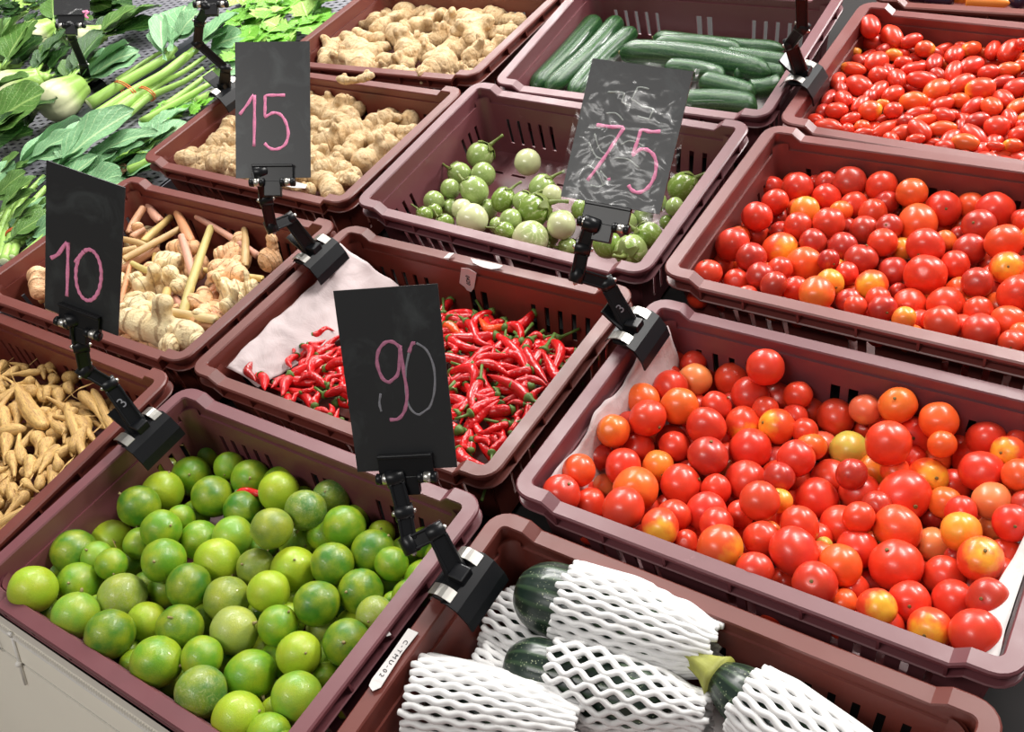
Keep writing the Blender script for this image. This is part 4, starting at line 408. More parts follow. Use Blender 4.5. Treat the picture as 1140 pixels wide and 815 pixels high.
DATA['ST'] = {'15': [[[-0.0354, 0.068], [-0.0271, 0.0788], [-0.0194, 0.0887], [-0.0196, 0.0629], [-0.0204, 0.0338]], [[0.0133, 0.0883], [0.0018, 0.0884], [-0.0081,
0.0872], [-0.0082, 0.076], [-0.008, 0.0654], [-0.001, 0.0693], [0.0076, 0.0679], [0.0135, 0.0599], [0.0164, 0.0476], [0.0133, 0.0361], [0.0054,
0.0309], [-0.0026, 0.0313], [-0.0091, 0.037]]], '10': [[[-0.034, 0.0541], [-0.0258, 0.0612], [-0.0158, 0.076], [-0.0156, 0.0499], [-0.0158, 0.0214]],
[[-0.008, 0.0584], [0.0013, 0.0731], [-0.0024, 0.0678], [-0.0051, 0.0606], [-0.0066, 0.0523], [-0.0066, 0.0438], [-0.0052, 0.036], [-0.0025, 0.0299],
[0.0012, 0.026], [0.0056, 0.0249], [0.01, 0.0267], [0.0141, 0.0311], [0.0174, 0.0377], [0.0194, 0.0456], [0.0201, 0.0541], [0.0193, 0.0622], [0.0172,
0.069], [0.0139, 0.0739], [0.0099, 0.0763], [0.0056, 0.0761], [0.0013, 0.0731]]], '90p': [[[0.0064, 0.0985], [0.0017, 0.1034], [-0.0045, 0.1038],
[-0.0107, 0.0979], [-0.0132, 0.0879], [-0.0108, 0.0762], [-0.0053, 0.0723], [0.001, 0.0768], [0.0044, 0.0881], [0.0061, 0.1006], [0.0067, 0.0803],
[0.0071, 0.0623], [0.0041, 0.0495], [-0.0017, 0.0425], [-0.0089, 0.0419]], [[0.0124, 0.0946], [0.0156, 0.1012], [0.0181, 0.1018]]], '90g': [[[-0.0134,
0.0635], [-0.0154, 0.0558], [-0.0147, 0.049]], [[0.0124, 0.0946], [0.0082, 0.0802], [0.0064, 0.0649], [0.0083, 0.0506], [0.015, 0.0447], [0.0231,
0.0497], [0.0288, 0.0636], [0.0303, 0.0814], [0.0263, 0.0955], [0.0189, 0.1018]]], '75': [[[-0.0289, 0.083], [-0.0158, 0.0832], [-0.0034, 0.0837],
[-0.0091, 0.069], [-0.0154, 0.0535], [-0.0254, 0.0322]], [[-0.0066, 0.0375], [-0.0054, 0.0356]], [[0.0305, 0.086], [0.0216, 0.0844], [0.0126, 0.0841],
[0.0117, 0.0722], [0.0106, 0.0613], [0.0152, 0.0668], [0.0215, 0.0683], [0.029, 0.0646], [0.0336, 0.0563], [0.0343, 0.0447], [0.0308, 0.035], [0.0241,
0.0297], [0.0172, 0.0306], [0.013, 0.0346]]], '75g': [[[-0.0259, 0.1137], [-0.0098, 0.1147], [-0.0106, 0.1067], [-0.0018, 0.104]], [[0.0114, 0.1215],
[0.0007, 0.1213], [-0.002, 0.1105], [0.0085, 0.1055], [0.0194, 0.1045], [0.0177, 0.0952], [0.0068, 0.0962]], [[-0.0324, 0.0666], [-0.0226, 0.0549],
[-0.0128, 0.0539]], [[-0.0289, 0.0751], [-0.0199, 0.0607], [-0.0098, 0.0583]], [[-0.0288, 0.046], [-0.0196, 0.0422], [-0.0099, 0.0307]], [[-0.0218,
0.0286], [-0.0122, 0.0289], [-0.0072, 0.0364], [-0.0156, 0.0429]], [[-0.0027, 0.0686], [0.0054, 0.0738], [0.0195, 0.0708]], [[-0.0052, 0.0564],
[0.0068, 0.0571], [0.0189, 0.0512]], [[-0.0226, 0.0945], [-0.0134, 0.0958], [-0.0053, 0.0905]]], 'L': []}
DATA['SG'] = {'90': {'M': [[0.8581, -0.1791, 0.4812], [0.506, 0.4533, -0.7338], [-0.0867, 0.8732, 0.4796]], 'o': [0.3759, 0.2357, 0.0798], 'J': [[0.433, 0.1994,
0.012], [0.4076, 0.2143, 0.0419], [0.3929, 0.1972, 0.0385], [0.3826, 0.212, 0.0569], [0.3697, 0.2263, 0.0769]], 'kind': 'plain'}, '75': {'M':
[[0.9787, -0.0301, 0.203], [0.1599, 0.7321, -0.6621], [-0.1287, 0.6805, 0.7214]], 'o': [0.404, 0.5246, 0.1211], 'J': [[0.4276, 0.5026, 0.012],
[0.4023, 0.5114, 0.0565], [0.3831, 0.4943, 0.0759], [0.387, 0.5054, 0.1002], [0.3938, 0.515, 0.1212]], 'kind': 'sleeve'}, '15': {'M': [[0.8256,
-0.2606, 0.5006], [0.5307, 0.6602, -0.5316], [-0.192, 0.7045, 0.6833]], 'o': [0.0254, 0.4757, 0.1315], 'J': [[0.0129, 0.4945, 0.012], [-0.0033,
0.4929, 0.0589], [-0.0, 0.4645, 0.07], [0.006, 0.4688, 0.1047], [0.0126, 0.4724, 0.1385]], 'kind': 'plain'}, '10': {'M': [[0.9319, 0.2034, 0.3003],
[0.1841, 0.4481, -0.8748], [-0.3125, 0.8706, 0.3801]], 'o': [0.006, 0.2245, 0.1339], 'J': [[0.0314, 0.2035, 0.012], [0.0055, 0.2128, 0.0604], [-0.005,
0.2052, 0.0839], [-0.0016, 0.2139, 0.1098], [0.0002, 0.2224, 0.1366]], 'kind': 'plain'}, 'R': {'M': [[0.9787, -0.0301, 0.203], [0.1599, 0.7321,
-0.6621], [-0.1287, 0.6805, 0.7214]], 'o': [0.4436, 0.8973, 0.1741], 'J': [[0.4186, 0.965, 0.022], [0.4147, 0.9391, 0.0792], [0.4389, 0.9119, 0.1144],
[0.4452, 0.8929, 0.1694]], 'kind': 'plain'}, 'M': {'M': [[0.8256, -0.2606, 0.5006], [0.5307, 0.6602, -0.5316], [-0.192, 0.7045, 0.6833]], 'o':
[-0.3523, 0.7646, 0.1663], 'J': [[-0.4073, 0.7611, 0.025], [-0.3892, 0.766, 0.0601], [-0.4067, 0.7511, 0.1066], [-0.3862, 0.7552, 0.1393], [-0.3556,
0.7563, 0.1622]], 'kind': 'sleeve'}, 'L': {'M': [[0.8256, -0.2606, 0.5006], [0.5307, 0.6602, -0.5316], [-0.192, 0.7045, 0.6833]], 'o': [-0.7589,
0.7777, 0.0982], 'J': [[-0.86, 0.7991, -0.045], [-0.8269, 0.7961, 0.0065], [-0.8044, 0.7893, 0.063], [-0.7619, 0.7733, 0.097]], 'kind': 'sleeve'}}
DATA['PL'] = [
{'kind': 'bok_choy', 'label': 'bok choy with the largest white bulb, left of the small plastic-wrapped sign', 'stalks': [], 'leaves': [[[-0.9594,
0.7731, -0.01], [-0.9816, 0.8732, 0.01], 0.0264, 'd'], [[-0.9581, 0.7895, -0.022], [-0.9641, 0.8542, -0.01], 0.0263, 'd'], [[-0.95, 0.7905, -0.028],
[-0.9351, 0.8366, -0.02], 0.0261, 'd'], [[-0.9922, 0.7839, -0.013], [-0.9864, 0.8397, 0.005], 0.0233, 'm'], [[-0.9642, 0.7652, -0.0104], [-0.9923,
0.8385, -0.0043], 0.0264, 'd'], [[-0.9587, 0.7698, -0.0114], [-1.0085, 0.8652, -0.0156], 0.0264, 'd'], [[-0.9565, 0.7821, -0.0237], [-0.9967, 0.8347,
-0.0237], 0.0263, 'd'], [[-0.9685, 0.789, -0.0241], [-0.9621, 0.8385, -0.0333], 0.0263, 'd'], [[-0.9543, 0.7938, -0.0281], [-0.9314, 0.8339, -0.0319],
0.0261, 'd'], [[-0.945, 0.7806, -0.0285], [-0.9227, 0.8097, -0.0406], 0.0261, 'd'], [[-0.9999, 0.784, -0.0131], [-0.9904, 0.8285, -0.0082], 0.0233,
'm'], [[-0.9946, 0.7774, -0.0154], [-0.9932, 0.8312, -0.0212], 0.0233, 'd']], 'bulb': [[-0.9624, 0.7132, -0.0176], [-0.928, 0.7703, -0.0176], 0.0249]},
{'kind': 'bok_choy', 'label': 'bok choy with a cream bulb beside the steel rail and one broad pale leaf', 'stalks': [], 'leaves': [[[-0.8461, 0.7667,
-0.022], [-0.8329, 0.8825, -0.01], 0.054, 'b'], [[-0.857, 0.7759, -0.01], [-0.8804, 0.8773, 0.01], 0.0314, 'd'], [[-0.8839, 0.7812, -0.022], [-0.9161,
0.8624, -0.01], 0.0318, 'm'], [[-0.8398, 0.7774, -0.0266], [-0.8219, 0.8869, -0.0266], 0.054, 'b'], [[-0.838, 0.7706, -0.0193], [-0.8366, 0.8878,
-0.0314], 0.054, 'd'], [[-0.8559, 0.7695, -0.0115], [-0.8839, 0.8439, -0.0054], 0.0314, 'd'], [[-0.8494, 0.7837, -0.0068], [-0.8671, 0.8636, -0.0099],
0.0314, 'd'], [[-0.8893, 0.7763, -0.0219], [-0.9206, 0.837, -0.0219], 0.0318, 'm'], [[-0.8943, 0.7833, -0.0236], [-0.9473, 0.8348, -0.0337], 0.0318,
'd']], 'bulb': [[-0.8224, 0.7187, -0.0193], [-0.8264, 0.7604, -0.0193], 0.023]},
{'kind': 'bok_choy', 'label': 'pale yellow-green bok choy bulb lying left behind the plastic-wrapped sign', 'stalks': [], 'leaves': [[[-1.1533,
0.9539, -0.028], [-1.0699, 0.9768, -0.02], 0.0344, 'm'], [[-1.1413, 0.949, -0.028], [-1.0314, 0.9306, -0.02], 0.0275, 'd'], [[-1.1445, 0.9513,
-0.016], [-1.2087, 1.0059, 0.0], 0.0357, 'm'], [[-1.1533, 0.9557, -0.0285], [-1.0807, 0.9525, -0.0319], 0.0344, 'm'], [[-1.1592, 0.9543, -0.0256],
[-1.0826, 0.9616, -0.0398], 0.0344, 'd'], [[-1.1384, 0.9511, -0.0278], [-1.0498, 0.9037, -0.0314], 0.0275, 'd'], [[-1.1371, 0.9409, -0.0288],
[-1.0585, 0.8548, -0.0456], 0.0275, 'd'], [[-1.1556, 0.9499, -0.0183], [-1.2081, 0.9866, -0.0152], 0.0357, 'm'], [[-1.1456, 0.9362, -0.017], [-1.2028,
0.9865, -0.0242], 0.0357, 'd']], 'bulb': [[-1.1555, 0.903, -0.0225], [-1.1564, 0.9558, -0.0225], 0.0195]},
{'kind': 'bok_choy', 'label': 'bok choy farthest right, its two long leaves on the bare perforated steel', 'stalks': [], 'leaves': [[[-0.9799, 0.9303,
-0.019], [-0.9514, 1.0089, -0.005], 0.0456, 'm'], [[-0.9728, 0.9428, -0.028], [-0.929, 1.0427, -0.02], 0.0521, 'm'], [[-0.9903, 0.9223, -0.0214],
[-0.952, 0.9976, -0.0194], 0.0456, 'm'], [[-0.981, 0.9246, -0.0174], [-0.9801, 0.9993, -0.0263], 0.0456, 'd'], [[-0.9682, 0.9425, -0.0265], [-0.9805,
1.0502, -0.0304], 0.0521, 'm'], [[-0.9691, 0.9425, -0.0254], [-0.9023, 1.0209, -0.0405], 0.0521, 'd']], 'bulb': [[-1.0106, 0.9263, -0.0259], [-0.9918,
0.9515, -0.0259], 0.0157]},
{'kind': 'bok_choy', 'label': 'bok choy at the left edge of the tray with upright veined leaves', 'stalks': [], 'leaves': [[[-1.0463, 0.7631, -0.004],
[-1.0842, 0.8688, 0.02], 0.057, 'm'], [[-1.1217, 0.8043, 0.002], [-1.1106, 0.8832, 0.03], 0.0272, 'm'], [[-1.0804, 0.807, -0.028], [-1.0961, 0.8694,
-0.02], 0.0275, 'd'], [[-1.1251, 0.7836, -0.01], [-1.1886, 0.8861, 0.01], 0.0373, 'm'], [[-1.0511, 0.7646, -0.007], [-1.1099, 0.8555, 0.0046], 0.057,
'm'], [[-1.049, 0.7657, -0.0035], [-1.0693, 0.8625, -0.0035], 0.057, 'd'], [[-1.1339, 0.8128, 0.0019], [-1.1902, 0.8741, 0.0186], 0.0272, 'm'],
[[-1.12, 0.8004, 0.0045], [-1.0959, 0.874, 0.0084], 0.0272, 'd'], [[-1.0828, 0.8081, -0.0307], [-1.14, 0.8397, -0.0348], 0.0275, 'd'], [[-1.0827,
0.8119, -0.0296], [-1.1073, 0.8554, -0.042], 0.0275, 'd'], [[-1.1218, 0.7773, -0.0133], [-1.155, 0.869, -0.0068], 0.0373, 'm'], [[-1.1218, 0.7837,
-0.0091], [-1.1764, 0.8659, -0.0124], 0.0373, 'd']], 'bulb': [[-1.0804, 0.7444, -0.023], [-1.086, 0.7847, -0.023], 0.0189]},
{'kind': 'bok_choy', 'label': 'bok choy in front at the left edge, one huge dull green leaf facing up', 'stalks': [], 'leaves': [[[-0.8472, 0.5811,
-0.004], [-0.7813, 0.6642, 0.02], 0.0775, 'm'], [[-0.9374, 0.6519, 0.002], [-0.8481, 0.6893, 0.03], 0.0371, 'm'], [[-0.8134, 0.6284, -0.028],
[-0.8529, 0.7028, -0.02], 0.0245, 'd'], [[-0.818, 0.5595, -0.016], [-0.7857, 0.6181, 0.0], 0.0411, 'd'], [[-0.8538, 0.5767, -0.0054], [-0.8015,
0.6571, 0.0054], 0.0775, 'm'], [[-0.8464, 0.5862, -0.0025], [-0.7933, 0.6825, -0.0025], 0.0775, 'd'], [[-0.9419, 0.647, 0.0014], [-0.8521, 0.6827,
0.0174], 0.0371, 'm'], [[-0.9442, 0.6537, -0.0013], [-0.8508, 0.6862, 0.0028], 0.0371, 'd'], [[-0.8193, 0.6217, -0.0294], [-0.8693, 0.6793, -0.033],
0.0245, 'd'], [[-0.8246, 0.6259, -0.0262], [-0.884, 0.6799, -0.0414], 0.0245, 'd'], [[-0.8194, 0.5484, -0.0157], [-0.7911, 0.5931, -0.0125], 0.0411,
'd'], [[-0.8087, 0.5606, -0.0155], [-0.7898, 0.6236, -0.0234], 0.0411, 'd']], 'bulb': [[-0.8965, 0.5765, -0.0205], [-0.9067, 0.6091, -0.0205],
0.0216]},
{'kind': 'bok_choy', 'label': 'bok choy at the top of the tray behind the plastic-wrapped sign, only its leaves showing', 'stalks': [], 'leaves':
[[[-1.1587, 1.037, -0.022], [-1.0547, 1.046, -0.01], 0.0348, 'm'], [[-1.1246, 1.0107, -0.034], [-1.0668, 1.0516, -0.03], 0.0192, 'd'], [[-1.2348,
1.0704, -0.022], [-1.1378, 1.0709, -0.01], 0.039, 'm'], [[-1.1585, 1.0452, -0.0198], [-1.0759, 1.0375, -0.0198], 0.0348, 'm'], [[-1.1619, 1.0404,
-0.0221], [-1.0699, 1.0737, -0.0333], 0.0348, 'd'], [[-1.1152, 1.0101, -0.0328], [-1.068, 1.0403, -0.0391], 0.0192, 'd'], [[-1.1218, 1.0156, -0.0344],
[-1.067, 1.0502, -0.0527], 0.0192, 'd'], [[-1.24, 1.0613, -0.0213], [-1.1592, 1.0424, -0.0213], 0.039, 'm'], [[-1.2397, 1.0676, -0.0241], [-1.1732,
1.0298, -0.0336], 0.039, 'd']], 'bulb': [[-1.1982, 1.0297, -0.0278], [-1.1839, 1.0529, -0.0278], 0.0135]},
{'kind': 'kale_bunch', 'label': 'tied kale bunch lying nearest the steel rail, one large bluish leaf at its top', 'stalks': [[[[-0.764, 0.7313,
-0.0295], [-0.7497, 0.8008, -0.0255], [-0.7243, 0.8859, -0.0215], [-0.7283, 0.923, -0.0175]], 0.0097], [[[-0.7116, 0.6965, -0.0299], [-0.7004, 0.7833,
-0.0259], [-0.6776, 0.8441, -0.0219], [-0.6798, 0.9093, -0.0179]], 0.0091], [[[-0.794, 0.8165, -0.0351], [-0.7833, 0.9011, -0.0311], [-0.7646, 0.9393,
-0.0271]], 0.0045], [[[-0.7588, 0.8076, -0.0343], [-0.743, 0.8766, -0.0303], [-0.7208, 0.9107, -0.0263]], 0.0052]], 'leaves': [[[-0.7111, 0.8965,
-0.01], [-0.7677, 0.9968, 0.01], 0.0646, 'b'], [[-0.7178, 0.9217, -0.004], [-0.698, 0.97, 0.02], 0.0442, 'b'], [[-0.6975, 0.8692, -0.01], [-0.7848,
0.9541, 0.01], 0.0226, 'b'], [[-0.7111, 0.9028, -0.0087], [-0.7795, 0.9737, -0.0018], 0.0646, 'b'], [[-0.725, 0.9179, -0.0064], [-0.7033, 0.9658,
0.0057], 0.0442, 'b'], [[-0.6976, 0.8722, -0.0134], [-0.7777, 0.9424, -0.0064], 0.0226, 'b']], 'bulb': None},
{'kind': 'kale_bunch', 'label': 'tied kale bunch in the middle of the three bunches behind the 15 sign', 'stalks': [[[[-0.6955, 0.7182, -0.0366],
[-0.695, 0.8034, -0.0326], [-0.6939, 0.8899, -0.0286], [-0.6942, 0.9501, -0.0246]], 0.0104], [[[-0.6682, 0.7279, -0.0407], [-0.671, 0.7946, -0.0367],
[-0.6304, 0.8445, -0.0327], [-0.621, 0.8888, -0.0287]], 0.0064], [[[-0.6782, 0.7543, -0.0419], [-0.6924, 0.8274, -0.0379], [-0.6651, 0.8757, -0.0339],
[-0.658, 0.9285, -0.0299]], 0.0055], [[[-0.7227, 0.7547, -0.0399], [-0.7182, 0.8115, -0.0359], [-0.6843, 0.8539, -0.0319]], 0.0072]], 'leaves':
[[[-0.6817, 0.9318, -0.018], [-0.6469, 1.0058, 0.002], 0.0554, 'b'], [[-0.6695, 0.9341, -0.03], [-0.6149, 0.9731, -0.018], 0.0402, 'b'], [[-0.6707,
0.9133, -0.0163], [-0.6452, 0.9712, -0.0101], 0.0554, 'b'], [[-0.6672, 0.9451, -0.0299], [-0.6037, 0.9749, -0.0299], 0.0402, 'b']], 'bulb': None},
{'kind': 'kale_bunch', 'label': 'loose kale stalks beside the rust crate of ginger, bare and thin', 'stalks': [[[[-0.5989, 0.7121, -0.0315], [-0.5743,
0.7723, -0.0275], [-0.5497, 0.8439, -0.0235]], 0.0072], [[[-0.5999, 0.7632, -0.0331], [-0.591, 0.8252, -0.0291], [-0.5865, 0.8886, -0.0251]], 0.006],
[[[-0.5487, 0.7934, -0.0327], [-0.5259, 0.8377, -0.0287], [-0.517, 0.8662, -0.0247]], 0.0062]], 'leaves': [[[-0.5977, 0.8808, -0.022], [-0.5535,
0.9163, -0.01], 0.0316, 'm'], [[-0.5466, 0.8419, -0.022], [-0.4991, 0.877, -0.01], 0.0307, 'b'], [[-0.5935, 0.8749, -0.0248], [-0.5433, 0.8568,
-0.0248], 0.0316, 'm'], [[-0.5391, 0.8421, -0.0211], [-0.5095, 0.8877, -0.0211], 0.0307, 'b']], 'bulb': None},
{'kind': 'kale_bunch', 'label': 'large leafy kale bunch tied with an orange band, left of the 10 sign', 'stalks': [[[[-0.5145, 0.3729, -0.041],
[-0.5589, 0.4206, -0.037], [-0.5918, 0.4761, -0.033], [-0.6035, 0.5255, -0.029]], 0.007], [[[-0.5123, 0.3844, -0.0422], [-0.5598, 0.4367, -0.0382],
[-0.5669, 0.4798, -0.0342], [-0.5545, 0.5036, -0.0302]], 0.006], [[[-0.5245, 0.3717, -0.0425], [-0.5797, 0.4213, -0.0385], [-0.6276, 0.4892, -0.0345],
[-0.6435, 0.5501, -0.0305]], 0.0059], [[[-0.5376, 0.4118, -0.0437], [-0.536, 0.4461, -0.0397], [-0.5236, 0.4693, -0.0357]], 0.0047], [[[-0.553,
0.3809, -0.0422], [-0.593, 0.4217, -0.0382], [-0.6298, 0.472, -0.0342], [-0.6648, 0.5382, -0.0302]], 0.0063], [[[-0.591, 0.399, -0.0429], [-0.6294,
0.4423, -0.0389], [-0.6432, 0.4961, -0.0349]], 0.0055], [[[-0.4903, 0.3674, -0.038], [-0.4896, 0.4044, -0.034], [-0.4891, 0.4424, -0.03]], 0.0052],
[[[-0.4915, 0.3887, -0.038], [-0.4909, 0.4263, -0.034], [-0.4905, 0.4649, -0.03]], 0.0052], [[[-0.5386, 0.4029, -0.038], [-0.5388, 0.4417, -0.034],
[-0.5391, 0.4815, -0.03]], 0.0052], [[[-0.5305, 0.4502, -0.038], [-0.5307, 0.4902, -0.034], [-0.5311, 0.5314, -0.03]], 0.0052], [[[-0.5785, 0.5131,
-0.038], [-0.5798, 0.5558, -0.034], [-0.5812, 0.5999, -0.03]], 0.0052], [[[-0.5271, 0.4261, -0.038], [-0.5271, 0.4654, -0.034], [-0.5274, 0.5057,
-0.03]], 0.0052], [[[-0.5281, 0.4371, -0.038], [-0.5282, 0.4767, -0.034], [-0.5286, 0.5175, -0.03]], 0.0052]], 'leaves': [[[-0.7175, 0.5268, -0.032],
[-0.7037, 0.6602, -0.02], 0.0329, 'b'], [[-0.692, 0.5427, -0.023], [-0.6336, 0.616, -0.005], 0.022, 'b'], [[-0.6128, 0.5423, -0.02], [-0.5737, 0.6752,
0.0], 0.0409, 'b'], [[-0.6019, 0.5859, -0.032], [-0.52, 0.6677, -0.02], 0.028, 'b'], [[-0.7282, 0.5149, -0.026], [-0.7099, 0.5525, -0.01], 0.0285,
'm'], [[-0.6061, 0.4432, -0.02], [-0.582, 0.4989, 0.0], 0.0266, 'm'], [[-0.5733, 0.4309, -0.026], [-0.5516, 0.4701, -0.01], 0.0262, 'm'], [[-0.6563,
0.4643, -0.023], [-0.6284, 0.5099, -0.005], 0.0242, 'm'], [[-0.6298, 0.5292, -0.029], [-0.5961, 0.6007, -0.015], 0.0279, 'b'], [[-0.7111, 0.4837,
-0.032], [-0.7114, 0.5388, -0.02], 0.0285, 'b'], [[-0.525, 0.5653, -0.0431], [-0.5209, 0.6331, -0.0339], 0.0369, 'b'], [[-0.5026, 0.4849, -0.0344],
[-0.4372, 0.5442, -0.0116], 0.0243, 'b'], [[-0.5624, 0.6558, -0.0454], [-0.538, 0.7402, -0.0287], 0.0404, 'b'], [[-0.5042, 0.6378, -0.0343], [-0.4981,
0.7194, -0.031], 0.0384, 'b'], [[-0.5585, 0.4614, -0.0485], [-0.5247, 0.5159, -0.0332], 0.0287, 'b'], [[-0.5699, 0.4148, -0.0406], [-0.5718, 0.4949,
-0.0355], 0.0352, 'b'], [[-0.5776, 0.5106, -0.0345], [-0.5563, 0.5863, -0.0163], 0.0396, 'b'], [[-0.5297, 0.4674, -0.0417], [-0.4945, 0.5475,
-0.0281], 0.0371, 'b'], [[-0.5014, 0.5839, -0.0409], [-0.4689, 0.6379, -0.0273], 0.0253, 'b'], [[-0.5399, 0.4059, -0.03], [-0.5177, 0.4651, -0.0266],
0.0287, 'm'], [[-0.5802, 0.4645, -0.0439], [-0.5172, 0.512, -0.0201], 0.0394, 'm'], [[-0.5419, 0.5132, -0.0405], [-0.458, 0.5552, -0.0118], 0.0419,
'b'], [[-0.5219, 0.6104, -0.0333], [-0.502, 0.6979, -0.024], 0.0291, 'm'], [[-0.5659, 0.5431, -0.0365], [-0.5312, 0.6144, -0.0334], 0.0345, 'b'],
[[-0.523, 0.5005, -0.0351], [-0.481, 0.5416, -0.0137], 0.0361, 'm'], [[-0.5433, 0.5955, -0.0435], [-0.5036, 0.6547, -0.0207], 0.0405, 'm'], [[-0.5606,
0.5693, -0.0497], [-0.5015, 0.6346, -0.0201], 0.0334, 'b'], [[-0.5476, 0.6838, -0.0344], [-0.5481, 0.7777, -0.0373], 0.0385, 'b'], [[-0.4989, 0.4819,
-0.0309], [-0.4842, 0.5695, -0.033], 0.0276, 'b'], [[-0.5268, 0.4206, -0.0412], [-0.4592, 0.4697, -0.0219], 0.0257, 'b'], [[-0.5342, 0.4472, -0.0414],
[-0.4791, 0.5103, -0.024], 0.0322, 'b'], [[-0.5522, 0.5477, -0.0332], [-0.5542, 0.6268, -0.0275], 0.0338, 'b'], [[-0.7155, 0.5193, -0.0339], [-0.6705,
0.6292, -0.0339], 0.0329, 'b'], [[-0.698, 0.5367, -0.0224], [-0.6233, 0.5773, -0.017], 0.022, 'b'], [[-0.6075, 0.5447, -0.02], [-0.6395, 0.6727,
-0.0123], 0.0409, 'b'], [[-0.6056, 0.5753, -0.032], [-0.5406, 0.6769, -0.032], 0.028, 'b'], [[-0.717, 0.521, -0.0244], [-0.684, 0.5482, -0.0203],
0.0285, 'm'], [[-0.604, 0.4308, -0.0201], [-0.5748, 0.4845, -0.012], 0.0266, 'm'], [[-0.5704, 0.4432, -0.0247], [-0.5442, 0.4682, -0.0214], 0.0262,
'm'], [[-0.6496, 0.4592, -0.0224], [-0.6289, 0.4937, -0.0179], 0.0242, 'm'], [[-0.6199, 0.52, -0.0269], [-0.5924, 0.5954, -0.0249], 0.0279, 'b'],
[[-0.7212, 0.4855, -0.0328], [-0.6769, 0.5121, -0.0328], 0.0285, 'b'], [[-0.5323, 0.5591, -0.0442], [-0.5136, 0.6092, -0.0464], 0.0369, 'b'],
[[-0.4962, 0.4844, -0.0319], [-0.4895, 0.5616, -0.0224], 0.0243, 'b'], [[-0.5704, 0.658, -0.0428], [-0.5196, 0.7271, -0.0382], 0.0404, 'b'],
[[-0.4986, 0.6449, -0.0328], [-0.5025, 0.7156, -0.0403], 0.0384, 'b'], [[-0.5619, 0.4674, -0.0468], [-0.5241, 0.51, -0.0439], 0.0287, 'b'], [[-0.5623,
0.4208, -0.042], [-0.5304, 0.4721, -0.0472], 0.0352, 'b'], [[-0.5728, 0.5164, -0.033], [-0.5189, 0.5668, -0.0272], 0.0396, 'b'], [[-0.532, 0.4629,
-0.037], [-0.5012, 0.5326, -0.0356], 0.0371, 'b'], [[-0.5032, 0.588, -0.0388], [-0.4678, 0.6353, -0.0373], 0.0253, 'b'], [[-0.5426, 0.3997, -0.0303],
[-0.5297, 0.4527, -0.0378], 0.0287, 'm'], [[-0.5817, 0.4532, -0.0433], [-0.5235, 0.5023, -0.0319], 0.0394, 'm'], [[-0.5459, 0.5048, -0.044], [-0.4771,
0.5209, -0.0314], 0.0419, 'b'], [[-0.5205, 0.6007, -0.0344], [-0.5296, 0.6743, -0.0366], 0.0291, 'm'], [[-0.5681, 0.5407, -0.0394], [-0.5015, 0.5879,
-0.0486], 0.0345, 'b'], [[-0.5158, 0.5073, -0.0354], [-0.4888, 0.5479, -0.0276], 0.0361, 'm'], [[-0.5365, 0.5911, -0.0431], [-0.5197, 0.6529,
-0.0334], 0.0405, 'm'], [[-0.5612, 0.5707, -0.049], [-0.513, 0.6477, -0.0308], 0.0334, 'b'], [[-0.5417, 0.6921, -0.0337], [-0.5943, 0.7462, -0.0457],
0.0385, 'b'], [[-0.5001, 0.4838, -0.0323], [-0.4463, 0.5499, -0.0458], 0.0276, 'b'], [[-0.5198, 0.4167, -0.0436], [-0.4957, 0.5, -0.036], 0.0257,
'b'], [[-0.533, 0.4414, -0.0409], [-0.4714, 0.4905, -0.0358], 0.0322, 'b'], [[-0.5524, 0.5462, -0.0328], [-0.5319, 0.6136, -0.0384], 0.0338, 'b']],
'bulb': None},
{'kind': 'leek', 'label': 'pale leek end with brown dried roots beside the front corner of the ginger crate', 'stalks': [[[[-0.4945, 0.6014, -0.031],
[-0.4756, 0.6166, -0.027], [-0.4679, 0.6456, -0.023]], 0.007]], 'leaves': [[[-0.4899, 0.62, -0.028], [-0.487, 0.6643, -0.02], 0.0153, 'm'], [[-0.5425,
0.6064, -0.028], [-0.4867, 0.6305, -0.02], 0.0121, 'l']], 'bulb': None},
{'kind': 'herb_bunch', 'label': 'dark leafy greens heaped in the top left corner of the tray', 'stalks': [], 'leaves': [[[-1.2595, 0.9399, -0.031],
[-1.2394, 0.9654, -0.0299], 0.026, 'l'], [[-1.3242, 0.9786, -0.0208], [-1.295, 0.9837, -0.0213], 0.0237, 'l'], [[-1.4118, 1.0147, -0.0358], [-1.3953,
1.0331, -0.0372], 0.0198, 'l'], [[-1.3314, 0.9716, -0.0124], [-1.299, 0.9676, -0.0092], 0.0261, 'd'], [[-1.2669, 0.9077, -0.0169], [-1.2874, 0.9056,
-0.0123], 0.0165, 'd'], [[-1.4175, 1.104, -0.0422], [-1.4426, 1.0995, -0.0383], 0.0204, 'l'], [[-1.3588, 1.0279, -0.022], [-1.3448, 1.0057, -0.0164],
0.021, 'd'], [[-1.4038, 1.0753, -0.0413], [-1.3968, 1.0547, -0.0355], 0.0173, 'l'], [[-1.2489, 0.9923, -0.0159], [-1.2518, 1.0112, -0.0122], 0.0153,
'l'], [[-1.3528, 0.9941, -0.0016], [-1.3723, 0.9708, -0.0052], 0.0243, 'd'], [[-1.2519, 0.9978, -0.0147], [-1.2682, 0.9876, -0.0088], 0.0154, 'l'],
[[-1.3747, 0.9765, -0.0422], [-1.3674, 1.0064, -0.0344], 0.0246, 'd'], [[-1.4006, 1.0231, -0.0272], [-1.4084, 1.003, -0.0314], 0.0172, 'd'],
[[-1.3894, 1.0319, -0.0124], [-1.4058, 1.0138, -0.0085], 0.0195, 'd'], [[-1.2352, 0.9839, -0.0002], [-1.2562, 0.978, -0.0016], 0.0174, 'd'],
[[-1.5075, 1.0455, -0.0392], [-1.5052, 1.0167, -0.039], 0.0231, 'd'], [[-1.2745, 0.9842, -0.0123], [-1.3009, 0.9682, -0.0123], 0.0247, 'd'],
